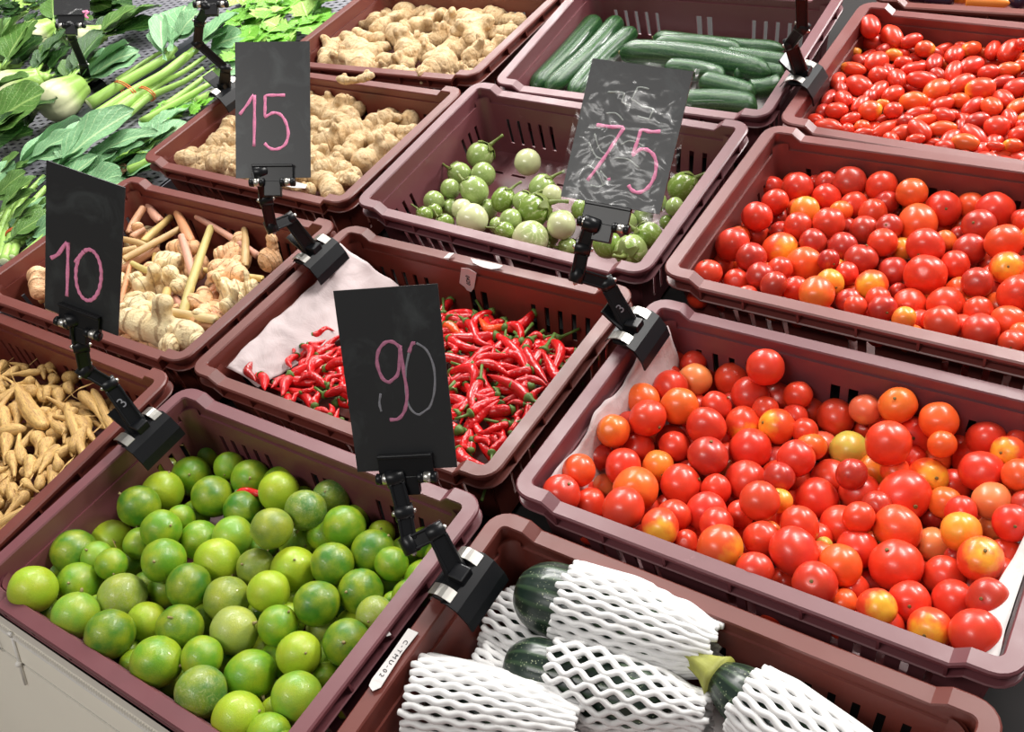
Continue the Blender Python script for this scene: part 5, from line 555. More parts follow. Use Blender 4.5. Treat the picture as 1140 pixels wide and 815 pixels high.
[[-1.4607, 1.0616, -0.0309], [-1.454, 1.0836, -0.0315], 0.0184, 'd'], [[-1.2851, 0.9625, -0.0415], [-1.2948, 0.9383, -0.0397], 0.0209, 'd'],
[[-1.3448, 0.9621, -0.0104], [-1.3398, 0.9395, -0.0083], 0.0185, 'd'], [[-1.3228, 1.0432, -0.0394], [-1.3315, 1.073, -0.0331], 0.0248, 'd'], [[-1.329,
0.9931, -0.0011], [-1.3158, 0.9725, 0.0024], 0.0196, 'd'], [[-1.4062, 1.042, -0.0359], [-1.4318, 1.0618, -0.0248], 0.0259, 'l'], [[-1.3183, 0.9666,
-0.0223], [-1.3362, 0.9832, -0.027], 0.0195, 'd'], [[-1.3338, 1.0548, -0.0356], [-1.3341, 1.0295, -0.0281], 0.0202, 'd'], [[-1.2738, 0.9262, -0.0166],
[-1.2978, 0.9075, -0.0167], 0.0243, 'l'], [[-1.4726, 1.0148, -0.0393], [-1.4904, 1.0334, -0.0413], 0.0206, 'd'], [[-1.2507, 0.9299, -0.012], [-1.2754,
0.9108, -0.008], 0.025, 'd'], [[-1.3246, 1.0311, -0.0207], [-1.2955, 1.0459, -0.0133], 0.0261, 'd'], [[-1.3961, 1.0591, -0.0193], [-1.385, 1.0854,
-0.0225], 0.0228, 'l'], [[-1.4139, 0.9974, -0.0326], [-1.3959, 1.0203, -0.0362], 0.0233, 'd'], [[-1.377, 0.9959, -0.0019], [-1.4017, 0.9901, 0.0063],
0.0203, 'l'], [[-1.2818, 0.9718, -0.0397], [-1.264, 0.9645, -0.0397], 0.0154, 'd'], [[-1.4188, 1.0591, -0.0406], [-1.4208, 1.0821, -0.0358], 0.0185,
'd'], [[-1.4596, 1.0911, -0.038], [-1.4855, 1.1035, -0.0376], 0.023, 'd'], [[-1.3986, 0.9957, -0.0052], [-1.4206, 1.0087, -0.0059], 0.0204, 'd'],
[[-1.326, 1.0448, -0.0111], [-1.2988, 1.0628, -0.0116], 0.0261, 'd'], [[-1.4406, 1.0432, -0.0413], [-1.4231, 1.0254, -0.0336], 0.0199, 'd'],
[[-1.4552, 1.0315, -0.0166], [-1.475, 1.0358, -0.0138], 0.0162, 'd'], [[-1.2953, 1.0103, -0.0016], [-1.2756, 1.0133, 0.0015], 0.0159, 'l'], [[-1.3294,
0.9659, -0.0325], [-1.3099, 0.9744, -0.0303], 0.0171, 'd'], [[-1.3473, 1.0049, -0.0244], [-1.3764, 0.99, -0.0159], 0.0262, 'd'], [[-1.3461, 0.9864,
-0.027], [-1.3625, 0.971, -0.0198], 0.018, 'd'], [[-1.4591, 1.087, -0.0388], [-1.4383, 1.0941, -0.0313], 0.0176, 'd'], [[-1.5106, 1.0888, -0.0419],
[-1.5231, 1.0737, -0.045], 0.0157, 'd'], [[-1.2056, 0.9259, -0.0079], [-1.2081, 0.9488, -0.0031], 0.0184, 'd'], [[-1.3527, 0.9652, -0.0228], [-1.3453,
0.9864, -0.0208], 0.0179, 'd'], [[-1.3176, 1.0037, -0.0039], [-1.3136, 0.9811, -0.002], 0.0183, 'd'], [[-1.3828, 0.9856, -0.0226], [-1.4026, 1.0052,
-0.0276], 0.0223, 'l'], [[-1.3067, 0.9218, -0.0151], [-1.2945, 0.8922, -0.0187], 0.0257, 'd'], [[-1.3506, 0.991, -0.0358], [-1.3715, 1.0105, -0.036],
0.0229, 'd'], [[-1.3682, 1.0212, -0.0075], [-1.3401, 1.015, -0.0076], 0.023, 'l'], [[-1.4177, 1.0053, -0.0337], [-1.4386, 1.0235, -0.0377], 0.0222,
'd'], [[-1.3555, 1.0257, -0.0315], [-1.3309, 1.0237, -0.0254], 0.0198, 'd'], [[-1.387, 1.0069, -0.0159], [-1.3561, 0.9962, -0.0174], 0.0261, 'd'],
[[-1.4335, 1.0221, -0.0292], [-1.4574, 1.0157, -0.0209], 0.0197, 'd'], [[-1.331, 1.0257, -0.0004], [-1.3126, 1.0377, 0.004], 0.0176, 'l'], [[-1.3307,
0.9393, -0.0131], [-1.3538, 0.9485, -0.0139], 0.0199, 'd'], [[-1.4218, 1.0179, -0.0326], [-1.4426, 1.0136, -0.0319], 0.017, 'd'], [[-1.2903, 0.9982,
-0.0361], [-1.3193, 0.9863, -0.0406], 0.0251, 'd'], [[-1.3414, 0.9587, -0.0128], [-1.3601, 0.9495, -0.0106], 0.0167, 'd'], [[-1.4055, 1.0159,
-0.0109], [-1.3872, 1.0051, -0.0115], 0.017, 'd'], [[-1.2007, 0.9163, -0.0126], [-1.1795, 0.9165, -0.0122], 0.017, 'd'], [[-1.2601, 1.016, -0.0107],
[-1.2675, 0.9842, -0.0045], 0.0261, 'd'], [[-1.266, 1.0023, -0.005], [-1.2873, 0.9806, 0.004], 0.0243, 'l'], [[-1.4317, 1.0061, -0.0261], [-1.4621,
1.0147, -0.0279], 0.0253, 'd'], [[-1.3292, 0.9585, -0.031], [-1.3081, 0.9612, -0.029], 0.017, 'd'], [[-1.2604, 1.0102, -0.0032], [-1.2882, 0.9989,
0.0053], 0.024, 'd'], [[-1.2893, 0.9954, -0.0374], [-1.3063, 1.0046, -0.0333], 0.0155, 'd'], [[-1.4718, 1.0544, -0.0411], [-1.4724, 1.0303, -0.041],
0.0193, 'd']], 'bulb': None},
{'kind': 'celery_bunch', 'label': 'bright green leafy celery heap behind the black sign reading 15', 'stalks': [], 'leaves': [[[-0.6423, 1.0697,
-0.018], [-0.6314, 1.0441, -0.0124], 0.0223, 'n'], [[-0.7468, 1.1035, -0.0382], [-0.7673, 1.0725, -0.0368], 0.0297, 'n'], [[-0.5523, 1.0163, -0.0274],
[-0.5137, 1.0082, -0.0312], 0.0315, 'n'], [[-0.5052, 1.0748, -0.0138], [-0.4739, 1.0585, -0.0188], 0.0282, 'n'], [[-0.53, 0.9376, -0.016], [-0.5483,
0.899, -0.015], 0.0341, 'n'], [[-0.5389, 1.0192, -0.0353], [-0.5581, 1.05, -0.0405], 0.029, 'n'], [[-0.5229, 1.0655, -0.0277], [-0.489, 1.04,
-0.0134], 0.0339, 'n'], [[-0.5361, 1.0946, -0.0368], [-0.5263, 1.1223, -0.033], 0.0235, 'n'], [[-0.597, 0.9518, -0.023], [-0.5686, 0.9722, -0.0181],
0.0279, 'n'], [[-0.535, 1.0375, -0.0348], [-0.58, 1.0358, -0.0268], 0.036, 'n'], [[-0.7594, 1.1086, -0.0444], [-0.7223, 1.0901, -0.0459], 0.0331,
'n'], [[-0.5582, 1.145, -0.0249], [-0.5159, 1.161, -0.0261], 0.0362, 'n'], [[-0.6397, 1.0937, -0.0383], [-0.6656, 1.0899, -0.0406], 0.021, 'n'],
[[-0.5308, 0.9741, -0.0017], [-0.5405, 1.0169, -0.0091], 0.0351, 'n'], [[-0.6874, 1.0658, -0.0044], [-0.7251, 1.0764, 0.0065], 0.0313, 'l'],
[[-0.5822, 0.9399, -0.0335], [-0.6031, 0.9216, -0.0296], 0.0222, 'n'], [[-0.4771, 0.9524, -0.0093], [-0.4607, 0.9195, -0.0085], 0.0294, 'l'],
[[-0.6092, 0.9631, -0.0363], [-0.6465, 0.9485, -0.0323], 0.032, 'n'], [[-0.7953, 1.1693, -0.0358], [-0.7627, 1.1476, -0.0381], 0.0314, 'n'],
[[-0.5777, 1.1596, -0.034], [-0.5341, 1.1505, -0.0272], 0.0356, 'n'], [[-0.5781, 1.1318, -0.0168], [-0.615, 1.1389, -0.01], 0.0301, 'l'], [[-0.6438,
1.0745, -0.0018], [-0.6725, 1.0981, 0.0053], 0.0298, 'n'], [[-0.581, 1.0143, -0.0022], [-0.5919, 1.0515, -0.0067], 0.031, 'n'], [[-0.4764, 1.0185,
-0.0053], [-0.4418, 0.9975, -0.0109], 0.0324, 'n'], [[-0.5583, 0.9333, -0.0095], [-0.5327, 0.9271, -0.0042], 0.0211, 'l'], [[-0.5384, 0.9676,
-0.0115], [-0.5362, 0.9951, -0.0163], 0.022, 'n'], [[-0.6085, 1.0375, -0.0239], [-0.5846, 1.018, -0.0241], 0.0247, 'n'], [[-0.6464, 1.1299, -0.0323],
[-0.635, 1.0936, -0.0195], 0.0305, 'n'], [[-0.7529, 1.1751, -0.0373], [-0.7181, 1.1471, -0.0425], 0.0358, 'n'], [[-0.6326, 1.0413, -0.0421], [-0.6607,
1.0534, -0.0453], 0.0245, 'n'], [[-0.7325, 1.1078, -0.0228], [-0.6957, 1.1184, -0.0254], 0.0306, 'n'], [[-0.5233, 0.9922, -0.016], [-0.4933, 0.9786,
-0.0186], 0.0264, 'l'], [[-0.6251, 1.1486, -0.0369], [-0.6264, 1.1778, -0.0379], 0.0233, 'l'], [[-0.5857, 1.0707, -0.012], [-0.613, 1.0859, -0.0172],
0.025, 'n'], [[-0.6834, 1.1236, -0.0315], [-0.6856, 1.0941, -0.0365], 0.0237, 'l'], [[-0.5679, 1.0143, -0.0305], [-0.5625, 1.0403, -0.0244], 0.0212,
'l'], [[-0.5393, 0.9781, -0.0334], [-0.5048, 0.9894, -0.0319], 0.029, 'n'], [[-0.5801, 1.0507, -0.0228], [-0.5885, 1.019, -0.0281], 0.0263, 'n'],
[[-0.611, 1.1662, -0.0376], [-0.6408, 1.1734, -0.0416], 0.0246, 'l'], [[-0.5219, 1.0652, -0.0178], [-0.5532, 1.0906, -0.0056], 0.0323, 'l'],
[[-0.5276, 1.0084, -0.0246], [-0.5585, 0.9995, -0.0183], 0.0257, 'n'], [[-0.5562, 1.0757, -0.0391], [-0.5168, 1.0636, -0.0289], 0.033, 'l'],
[[-0.5482, 1.1209, -0.0425], [-0.569, 1.1437, -0.0407], 0.0247, 'l'], [[-0.5707, 0.9774, -0.0303], [-0.5999, 1.0096, -0.0368], 0.0348, 'n'],
[[-0.6099, 0.978, -0.0426], [-0.6451, 0.9998, -0.0385], 0.0331, 'n'], [[-0.63, 1.0127, -0.0286], [-0.6101, 1.0378, -0.0241], 0.0256, 'n'], [[-0.5884,
0.9837, -0.0323], [-0.5959, 0.9495, -0.026], 0.028, 'n'], [[-0.5096, 0.9457, -0.0172], [-0.4972, 0.9856, -0.0107], 0.0334, 'n'], [[-0.5213, 0.9226,
-0.0088], [-0.5126, 0.9517, 0.0013], 0.0243, 'l'], [[-0.5605, 1.0584, -0.0167], [-0.5202, 1.0554, -0.0245], 0.0324, 'n'], [[-0.5744, 0.9299, -0.0188],
[-0.5718, 0.9592, -0.0214], 0.0235, 'n'], [[-0.5433, 0.9551, -0.0304], [-0.5726, 0.9766, -0.0177], 0.029, 'n'], [[-0.5825, 1.1326, -0.0197], [-0.6269,
1.1223, -0.0238], 0.0365, 'n'], [[-0.5269, 0.9698, -0.0154], [-0.5002, 0.974, -0.0077], 0.0216, 'n'], [[-0.5981, 1.1218, -0.0351], [-0.6031, 1.1568,
-0.0334], 0.0283, 'n'], [[-0.7449, 1.1162, -0.0333], [-0.7291, 1.0869, -0.0395], 0.0267, 'n'], [[-0.5539, 0.956, -0.0114], [-0.5344, 0.9186, -0.0096],
0.0338, 'n'], [[-0.6539, 1.1875, -0.0396], [-0.6247, 1.205, -0.0379], 0.0273, 'l'], [[-0.5741, 0.9697, -0.026], [-0.5473, 0.9692, -0.0209], 0.0214,
'n'], [[-0.5387, 0.9648, -0.0217], [-0.5594, 0.9866, -0.0176], 0.024, 'l'], [[-0.5796, 1.1252, -0.0133], [-0.6088, 1.1104, -0.019], 0.0262, 'n'],
[[-0.5395, 1.1234, -0.0047], [-0.4962, 1.1276, -0.0092], 0.0348, 'l'], [[-0.533, 1.0035, -0.0052], [-0.5651, 1.0095, -0.0008], 0.0261, 'l'],
[[-0.5276, 1.0257, -0.0105], [-0.5513, 1.0144, -0.0137], 0.021, 'l'], [[-0.6555, 1.0071, -0.0407], [-0.6514, 0.9707, -0.0317], 0.0293, 'n'],
[[-0.5677, 0.9954, -0.0254], [-0.5402, 0.9904, -0.0206], 0.0224, 'n'], [[-0.6907, 1.0728, -0.004], [-0.669, 1.1002, -0.0089], 0.028, 'n'], [[-0.6389,
1.0399, -0.0385], [-0.6699, 1.0545, -0.0298], 0.0274, 'n'], [[-0.5288, 1.1324, -0.0071], [-0.5609, 1.1412, -0.0011], 0.0266, 'n'], [[-0.5488, 0.9542,
-0.0015], [-0.5161, 0.929, 0.0037], 0.033, 'n'], [[-0.5295, 0.9458, -0.0098], [-0.515, 0.9102, -0.0072], 0.0308, 'l'], [[-0.5856, 1.1291, -0.0359],
[-0.6188, 1.1088, -0.0236], 0.0311, 'l'], [[-0.7337, 1.1182, -0.0372], [-0.6893, 1.1188, -0.0257], 0.0356, 'n'], [[-0.739, 1.1019, -0.0285], [-0.741,
1.1429, -0.0335], 0.0328, 'l'], [[-0.6466, 1.1466, -0.0252], [-0.6079, 1.1398, -0.0299], 0.0314, 'n'], [[-0.5313, 0.9139, -0.0103], [-0.531, 0.8739,
0.0007], 0.032, 'n'], [[-0.5841, 1.164, -0.0355], [-0.5966, 1.1252, -0.0411], 0.0326, 'l'], [[-0.5649, 1.1671, -0.0358], [-0.59, 1.1513, -0.0266],
0.0237, 'n'], [[-0.5483, 1.1102, -0.0294], [-0.5421, 1.0715, -0.0266], 0.0313, 'n'], [[-0.5788, 1.1022, -0.0154], [-0.6194, 1.1158, -0.0098], 0.0342,
'n'], [[-0.5528, 1.1265, -0.0147], [-0.513, 1.138, -0.0014], 0.0332, 'n'], [[-0.5164, 0.9703, -0.0271], [-0.4884, 0.9368, -0.014], 0.035, 'n'],
[[-0.5, 1.0257, -0.0229], [-0.5232, 1.0534, -0.0167], 0.0289, 'n'], [[-0.6952, 1.1314, -0.0372], [-0.6572, 1.1282, -0.0377], 0.0305, 'n'], [[-0.5179,
0.9355, -0.0151], [-0.556, 0.9257, -0.0195], 0.0315, 'l'], [[-0.5589, 1.1482, -0.0311], [-0.5919, 1.1329, -0.0308], 0.0291, 'n'], [[-0.5666, 1.0874,
-0.0382], [-0.5419, 1.1054, -0.0337], 0.0244, 'n'], [[-0.6086, 1.0592, -0.0425], [-0.6295, 1.0373, -0.0325], 0.0242, 'n'], [[-0.5793, 0.9936,
-0.0269], [-0.551, 0.9909, -0.0192], 0.0228, 'n'], [[-0.5948, 1.0123, -0.0263], [-0.5814, 0.9876, -0.0227], 0.0225, 'n'], [[-0.6248, 1.0489, -0.0196],
[-0.6015, 1.066, -0.0097], 0.0231, 'n'], [[-0.6377, 1.0335, -0.0408], [-0.6454, 1.0587, -0.0333], 0.0211, 'n'], [[-0.5589, 1.0838, -0.0346], [-0.5546,
1.0481, -0.0376], 0.0288, 'n'], [[-0.6674, 1.0857, -0.0213], [-0.6789, 1.1217, -0.0274], 0.0302, 'n'], [[-0.6946, 1.1332, -0.0334], [-0.7022, 1.1609,
-0.0245], 0.0229, 'l'], [[-0.5341, 1.0129, -0.0138], [-0.5464, 0.975, -0.0056], 0.0318, 'n'], [[-0.6288, 1.0081, -0.0362], [-0.6431, 0.9826, -0.0318],
0.0234, 'n'], [[-0.5582, 1.1319, -0.04], [-0.5775, 1.099, -0.0418], 0.0305, 'n'], [[-0.7179, 1.1514, -0.0348], [-0.7146, 1.1879, -0.0294], 0.0293,
'n'], [[-0.5804, 1.07, -0.0025], [-0.5741, 1.0431, 0.0009], 0.0221, 'l'], [[-0.568, 1.0734, -0.0216], [-0.5982, 1.1057, -0.0208], 0.0354, 'n'],
[[-0.6913, 1.0754, -0.0395], [-0.7312, 1.0879, -0.0374], 0.0334, 'n'], [[-0.643, 1.0574, -0.0372], [-0.6226, 1.0373, -0.0318], 0.0229, 'n'],
[[-0.5633, 0.9497, -0.0002], [-0.5242, 0.9391, 0.0083], 0.0324, 'n'], [[-0.6941, 1.0668, -0.0284], [-0.6574, 1.0538, -0.021], 0.0311, 'n'], [[-0.6372,
1.033, -0.0204], [-0.6275, 1.0064, -0.0242], 0.0227, 'n'], [[-0.5048, 1.0702, -0.0164], [-0.4872, 1.034, -0.0211], 0.0322, 'n'], [[-0.6635, 1.0304,
-0.0263], [-0.6983, 1.0378, -0.0175], 0.0285, 'n'], [[-0.8088, 1.1592, -0.0315], [-0.7916, 1.191, -0.0361], 0.0289, 'l'], [[-0.6104, 1.0889, -0.0125],
[-0.6555, 1.0857, 0.0015], 0.0362, 'n'], [[-0.5305, 1.0876, -0.0242], [-0.5528, 1.1145, -0.0159], 0.028, 'n'], [[-0.6168, 1.0884, -0.0429], [-0.6434,
1.0627, -0.0329], 0.0296, 'n'], [[-0.6452, 1.0357, -0.0268], [-0.6102, 1.0102, -0.0298], 0.0347, 'l'], [[-0.5693, 0.9684, -0.0286], [-0.5581, 0.9339,
-0.0222], 0.029, 'n'], [[-0.6212, 1.0899, -0.0227], [-0.6152, 1.0614, -0.0215], 0.0233, 'l'], [[-0.6676, 1.0392, -0.0393], [-0.6597, 1.0831, -0.0258],
0.0357, 'n'], [[-0.6118, 1.0234, -0.0079], [-0.6175, 1.0584, -0.0056], 0.0283, 'l'], [[-0.5592, 0.9559, -0.0034], [-0.579, 0.98, 0.0003], 0.025, 'n'],
[[-0.5257, 1.0309, -0.0223], [-0.5154, 0.9984, -0.0263], 0.0273, 'l'], [[-0.5201, 1.1392, -0.0063], [-0.5187, 1.0941, 0.0045], 0.0361, 'n'],
[[-0.6763, 1.091, -0.0246], [-0.7007, 1.1119, -0.0271], 0.0257, 'n'], [[-0.6054, 1.0746, -0.0026], [-0.6241, 1.1028, -0.0016], 0.0271, 'n'],
[[-0.5678, 0.9995, -0.0118], [-0.5535, 0.9713, -0.0098], 0.0253, 'n'], [[-0.5648, 1.0868, -0.0428], [-0.5529, 1.115, -0.0341], 0.0245, 'n'],
[[-0.5135, 1.0188, -0.0178], [-0.4899, 1.0472, -0.0164], 0.0296, 'n'], [[-0.7539, 1.1648, -0.0414], [-0.7783, 1.1475, -0.0312], 0.0239, 'l'],
[[-0.6092, 1.0567, -0.0315], [-0.5964, 1.1002, -0.0197], 0.0363, 'n'], [[-0.7337, 1.0988, -0.0037], [-0.7585, 1.1087, 0.0052], 0.0213, 'n'],
[[-0.6949, 1.1268, -0.0379], [-0.6705, 1.1548, -0.0409], 0.0297, 'n'], [[-0.5964, 1.0693, -0.0223], [-0.5829, 1.1088, -0.0105], 0.0334, 'n']], 'bulb':
None},
{'kind': 'celery_bunch', 'label': 'small heap of bright celery leaves beside the rust crate of ginger', 'stalks': [], 'leaves': [[[-0.5763, 0.8193,
-0.0425], [-0.5929, 0.8328, -0.0399], 0.0171, 'n'], [[-0.5297, 0.7195, -0.035], [-0.5477, 0.7089, -0.0388], 0.0167, 'n'], [[-0.5739, 0.7431, -0.0361],
[-0.581, 0.766, -0.038], 0.0192, 'l'], [[-0.589, 0.7335, -0.0488], [-0.6054, 0.7465, -0.0449], 0.0168, 'n'], [[-0.578, 0.7914, -0.048], [-0.5914,
0.7799, -0.0443], 0.0141, 'l'], [[-0.5543, 0.7241, -0.0383], [-0.5413, 0.7473, -0.0347], 0.0212, 'l'], [[-0.5582, 0.727, -0.0412], [-0.5451, 0.7404,
-0.0361], 0.0151, 'l'], [[-0.5854, 0.8187, -0.0509], [-0.608, 0.8122, -0.0468], 0.0189, 'n'], [[-0.5882, 0.8038, -0.0414], [-0.605, 0.8044, -0.0398],
0.0135, 'l'], [[-0.5955, 0.8052, -0.0436], [-0.5966, 0.7853, -0.0377], 0.0159, 'n'], [[-0.5952, 0.7805, -0.04], [-0.6116, 0.7825, -0.0349], 0.0132,
'n'], [[-0.5913, 0.7633, -0.0394], [-0.6014, 0.7787, -0.0399], 0.0147, 'n'], [[-0.5953, 0.7893, -0.0483], [-0.5997, 0.7735, -0.0469], 0.0131, 'n'],
[[-0.5691, 0.7996, -0.0466], [-0.5605, 0.8243, -0.0498], 0.0209, 'n'], [[-0.595, 0.7473, -0.0518], [-0.575, 0.739, -0.0554], 0.0173, 'n'], [[-0.5551,
0.8141, -0.0462], [-0.5649, 0.7966, -0.0424], 0.0161, 'n'], [[-0.5473, 0.7401, -0.0406], [-0.5717, 0.7409, -0.0434], 0.0196, 'n'], [[-0.5443, 0.7349,
-0.0374], [-0.5529, 0.7148, -0.0312], 0.0175, 'n'], [[-0.5402, 0.761, -0.0373], [-0.5498, 0.7445, -0.0346], 0.0153, 'l'], [[-0.5742, 0.7719, -0.0329],
[-0.5774, 0.7559, -0.0283], 0.013, 'l'], [[-0.5677, 0.8038, -0.0361], [-0.5907, 0.8057, -0.0406], 0.0184, 'l'], [[-0.5588, 0.7646, -0.0325], [-0.5761,
0.7575, -0.034], 0.0149, 'n'], [[-0.6072, 0.759, -0.049], [-0.5864, 0.7442, -0.0454], 0.0205, 'l'], [[-0.5449, 0.7512, -0.0377], [-0.5545, 0.7342,
-0.0354], 0.0156, 'n'], [[-0.5914, 0.7964, -0.0479], [-0.6152, 0.8068, -0.051], 0.0209, 'n'], [[-0.6016, 0.7595, -0.0474], [-0.6264, 0.7619, -0.0403],
0.0199, 'n'], [[-0.5212, 0.7559, -0.0316], [-0.5134, 0.7757, -0.0253], 0.017, 'n'], [[-0.5455, 0.7846, -0.0345], [-0.5343, 0.7975, -0.0289], 0.0136,
'n'], [[-0.5941, 0.7781, -0.0506], [-0.5827, 0.757, -0.0526], 0.0192, 'l'], [[-0.5339, 0.7483, -0.0359], [-0.5301, 0.7259, -0.0336], 0.0182, 'n'],
[[-0.6042, 0.78, -0.0494], [-0.6278, 0.7916, -0.041], 0.021, 'n'], [[-0.5632, 0.7606, -0.0486], [-0.5803, 0.7428, -0.0481], 0.0198, 'n'], [[-0.5967,
0.7307, -0.0471], [-0.6124, 0.7399, -0.0442], 0.0146, 'n'], [[-0.5572, 0.7353, -0.0366], [-0.5789, 0.7211, -0.0376], 0.0207, 'n'], [[-0.535, 0.7426,
-0.0308], [-0.534, 0.7264, -0.0255], 0.013, 'n'], [[-0.5885, 0.7921, -0.0402], [-0.6037, 0.7829, -0.035], 0.0142, 'n'], [[-0.5664, 0.8211, -0.0473],
[-0.5539, 0.8099, -0.044], 0.0135, 'n'], [[-0.5259, 0.7837, -0.0347], [-0.5169, 0.8075, -0.0304], 0.0203, 'n'], [[-0.5576, 0.8021, -0.0438], [-0.5703,
0.8155, -0.0448], 0.0148, 'l'], [[-0.5269, 0.7761, -0.0323], [-0.5414, 0.7985, -0.0345], 0.0213, 'n'], [[-0.5455, 0.7581, -0.0371], [-0.5582, 0.7763,
-0.0316], 0.0178, 'n'], [[-0.581, 0.7327, -0.0421], [-0.5955, 0.748, -0.0439], 0.0169, 'n'], [[-0.5725, 0.732, -0.0462], [-0.5832, 0.7492, -0.042],
0.0162, 'n'], [[-0.5707, 0.764, -0.0389], [-0.5881, 0.7775, -0.0364], 0.0176, 'l']], 'bulb': None},
]
DATA['CAM'] = {'C': [0.8136, -0.0748, 0.6379], 'R': [[0.8238, -0.2488, 0.5094], [0.529, 0.6603, -0.533], [-0.2037, 0.7085, 0.6756]], 'f': 1080.71}
DATA['CR'] = [[[1, 0], [-0.4125, 0.0028, -0.0016], [0.0069, 0.0185, 0.0034]], [[1, 1], [0.0045, 0.0008, 0.0052], [-0.0008, -0.0252, 0.0218]], [[1, 2], [0.4145,
0.0001, 0.0], [0.0014, 0.0109, 0.0002]], [[2, 0], [-0.4177, 0.2897, 0.0029], [0.0278, -0.0416, -0.0156]], [[2, 1], [-0.0033, 0.293, 0.0022], [0.0046,
-0.0222, 0.0067]], [[2, 2], [0.4164, 0.2924, 0.0032], [0.0044, -0.037, -0.0018]], [[3, 0], [-0.4239, 0.5885, 0.0114], [0.0015, 0.0143, -0.0046]], [[3,
1], [-0.0006, 0.5843, 0.0184], [-0.0033, 0.0404, -0.0249]], [[3, 2], [0.4146, 0.5835, 0.0174], [-0.014, 0.0177, 0.0052]], [[4, 0], [-0.4179, 0.8819,
0.0182], [0.0024, 0.0143, 0.0301]], [[4, 1], [0.0038, 0.8895, 0.0217], [0.0056, 0.0895, -0.009]], [[4, 2], [0.4221, 0.8766, 0.0135], [-0.0249, 0.0539,
-0.0259]]]
DATA['SQ'] = [[[0.4591, 0.2288, -0.0251], [0.6271, 0.248, -0.0248]], [[0.4817, 0.1715, -0.0337], [0.6364, 0.2029, -0.0333]], [[0.4433, 0.1178, -0.0343], [0.5568,
0.1529, -0.0339]], [[0.6294, 0.2284, -0.017], [0.7136, 0.2053, -0.0173]], [[0.4458, 0.2145, -0.0612], [0.5191, 0.2093, -0.0613]], [[0.4497, 0.1653,
-0.0667], [0.5162, 0.1563, -0.0668]], [[0.6823, 0.1957, -0.0514], [0.7464, 0.2084, -0.0512]]]
TILT = math.radians(21.0)                       # the display slopes up towards the back
DECK = Matrix.Translation((0, 0, 0.84)) @ Matrix.Rotation(TILT, 4, 'X')
sc = bpy.context.scene
COL = sc.collection
CM = DATA['CAM']
cam = bpy.data.cameras.new('camera'); camo = bpy.data.objects.new('camera', cam); COL.objects.link(camo)
_R = Matrix(CM['R']).to_4x4()
CAMW = DECK @ Matrix.Translation(CM['C']) @ _R
camo.matrix_world = CAMW
cam.sensor_width = 36.0; cam.sensor_fit = 'HORIZONTAL'; cam.lens = CM['f'] / 1140.0 * 36.0
cam.clip_start = 0.02; cam.clip_end = 60
sc.camera = camo
sc.view_settings.view_transform = 'Standard'; sc.view_settings.look = 'None'
sc.view_settings.gamma = 1.0; sc.view_settings.use_curve_mapping = False
sc.view_settings.exposure = -0.13
W_ = bpy.data.worlds.new('hall_light'); sc.world = W_; W_.use_nodes = True
W_.node_tree.nodes['Background'].inputs[0].default_value = (1.0, 0.97, 0.95, 1)
W_.node_tree.nodes['Background'].inputs[1].default_value = 0.22

def area(name, loc, target, sx, sy, power, col=(1, .97, .93)):
    l = bpy.data.lights.new(name, 'AREA'); l.shape = 'RECTANGLE'; l.size = sx; l.size_y = sy; l.energy = power; l.color = col
    o = bpy.data.objects.new(name, l); COL.objects.link(o)
    o.location = loc; o.rotation_euler = (Vector(target) - Vector(loc)).to_track_quat('-Z', 'Y').to_euler()
    return o
area('ceiling_or_fill_lamp', (-0.9, 0.9, 3.0), (0.0, 0.5, 0.9), 1.3, 0.35, 52)
area('ceiling_or_fill_lamp', (0.9, 1.1, 3.0), (0.4, 0.5, 0.9), 1.3, 0.35, 56)
area('ceiling_or_fill_lamp', (0.1, -1.9, 2.7), (0.2, 0.1, 0.8), 1.3, 0.35, 31)  # added fill from behind the camera, brightens the cream front panel
area('ceiling_or_fill_lamp', (1.5, 2.3, 2.6), (0.6, 0.8, 1.0), 0.35, 0.35, 44, (1, .98, .96))
area('ceiling_or_fill_lamp', (-1.2, 2.2, 2.9), (-0.8, 1.0, 1.0), 0.9, 0.5, 36, (1, .99, .96))

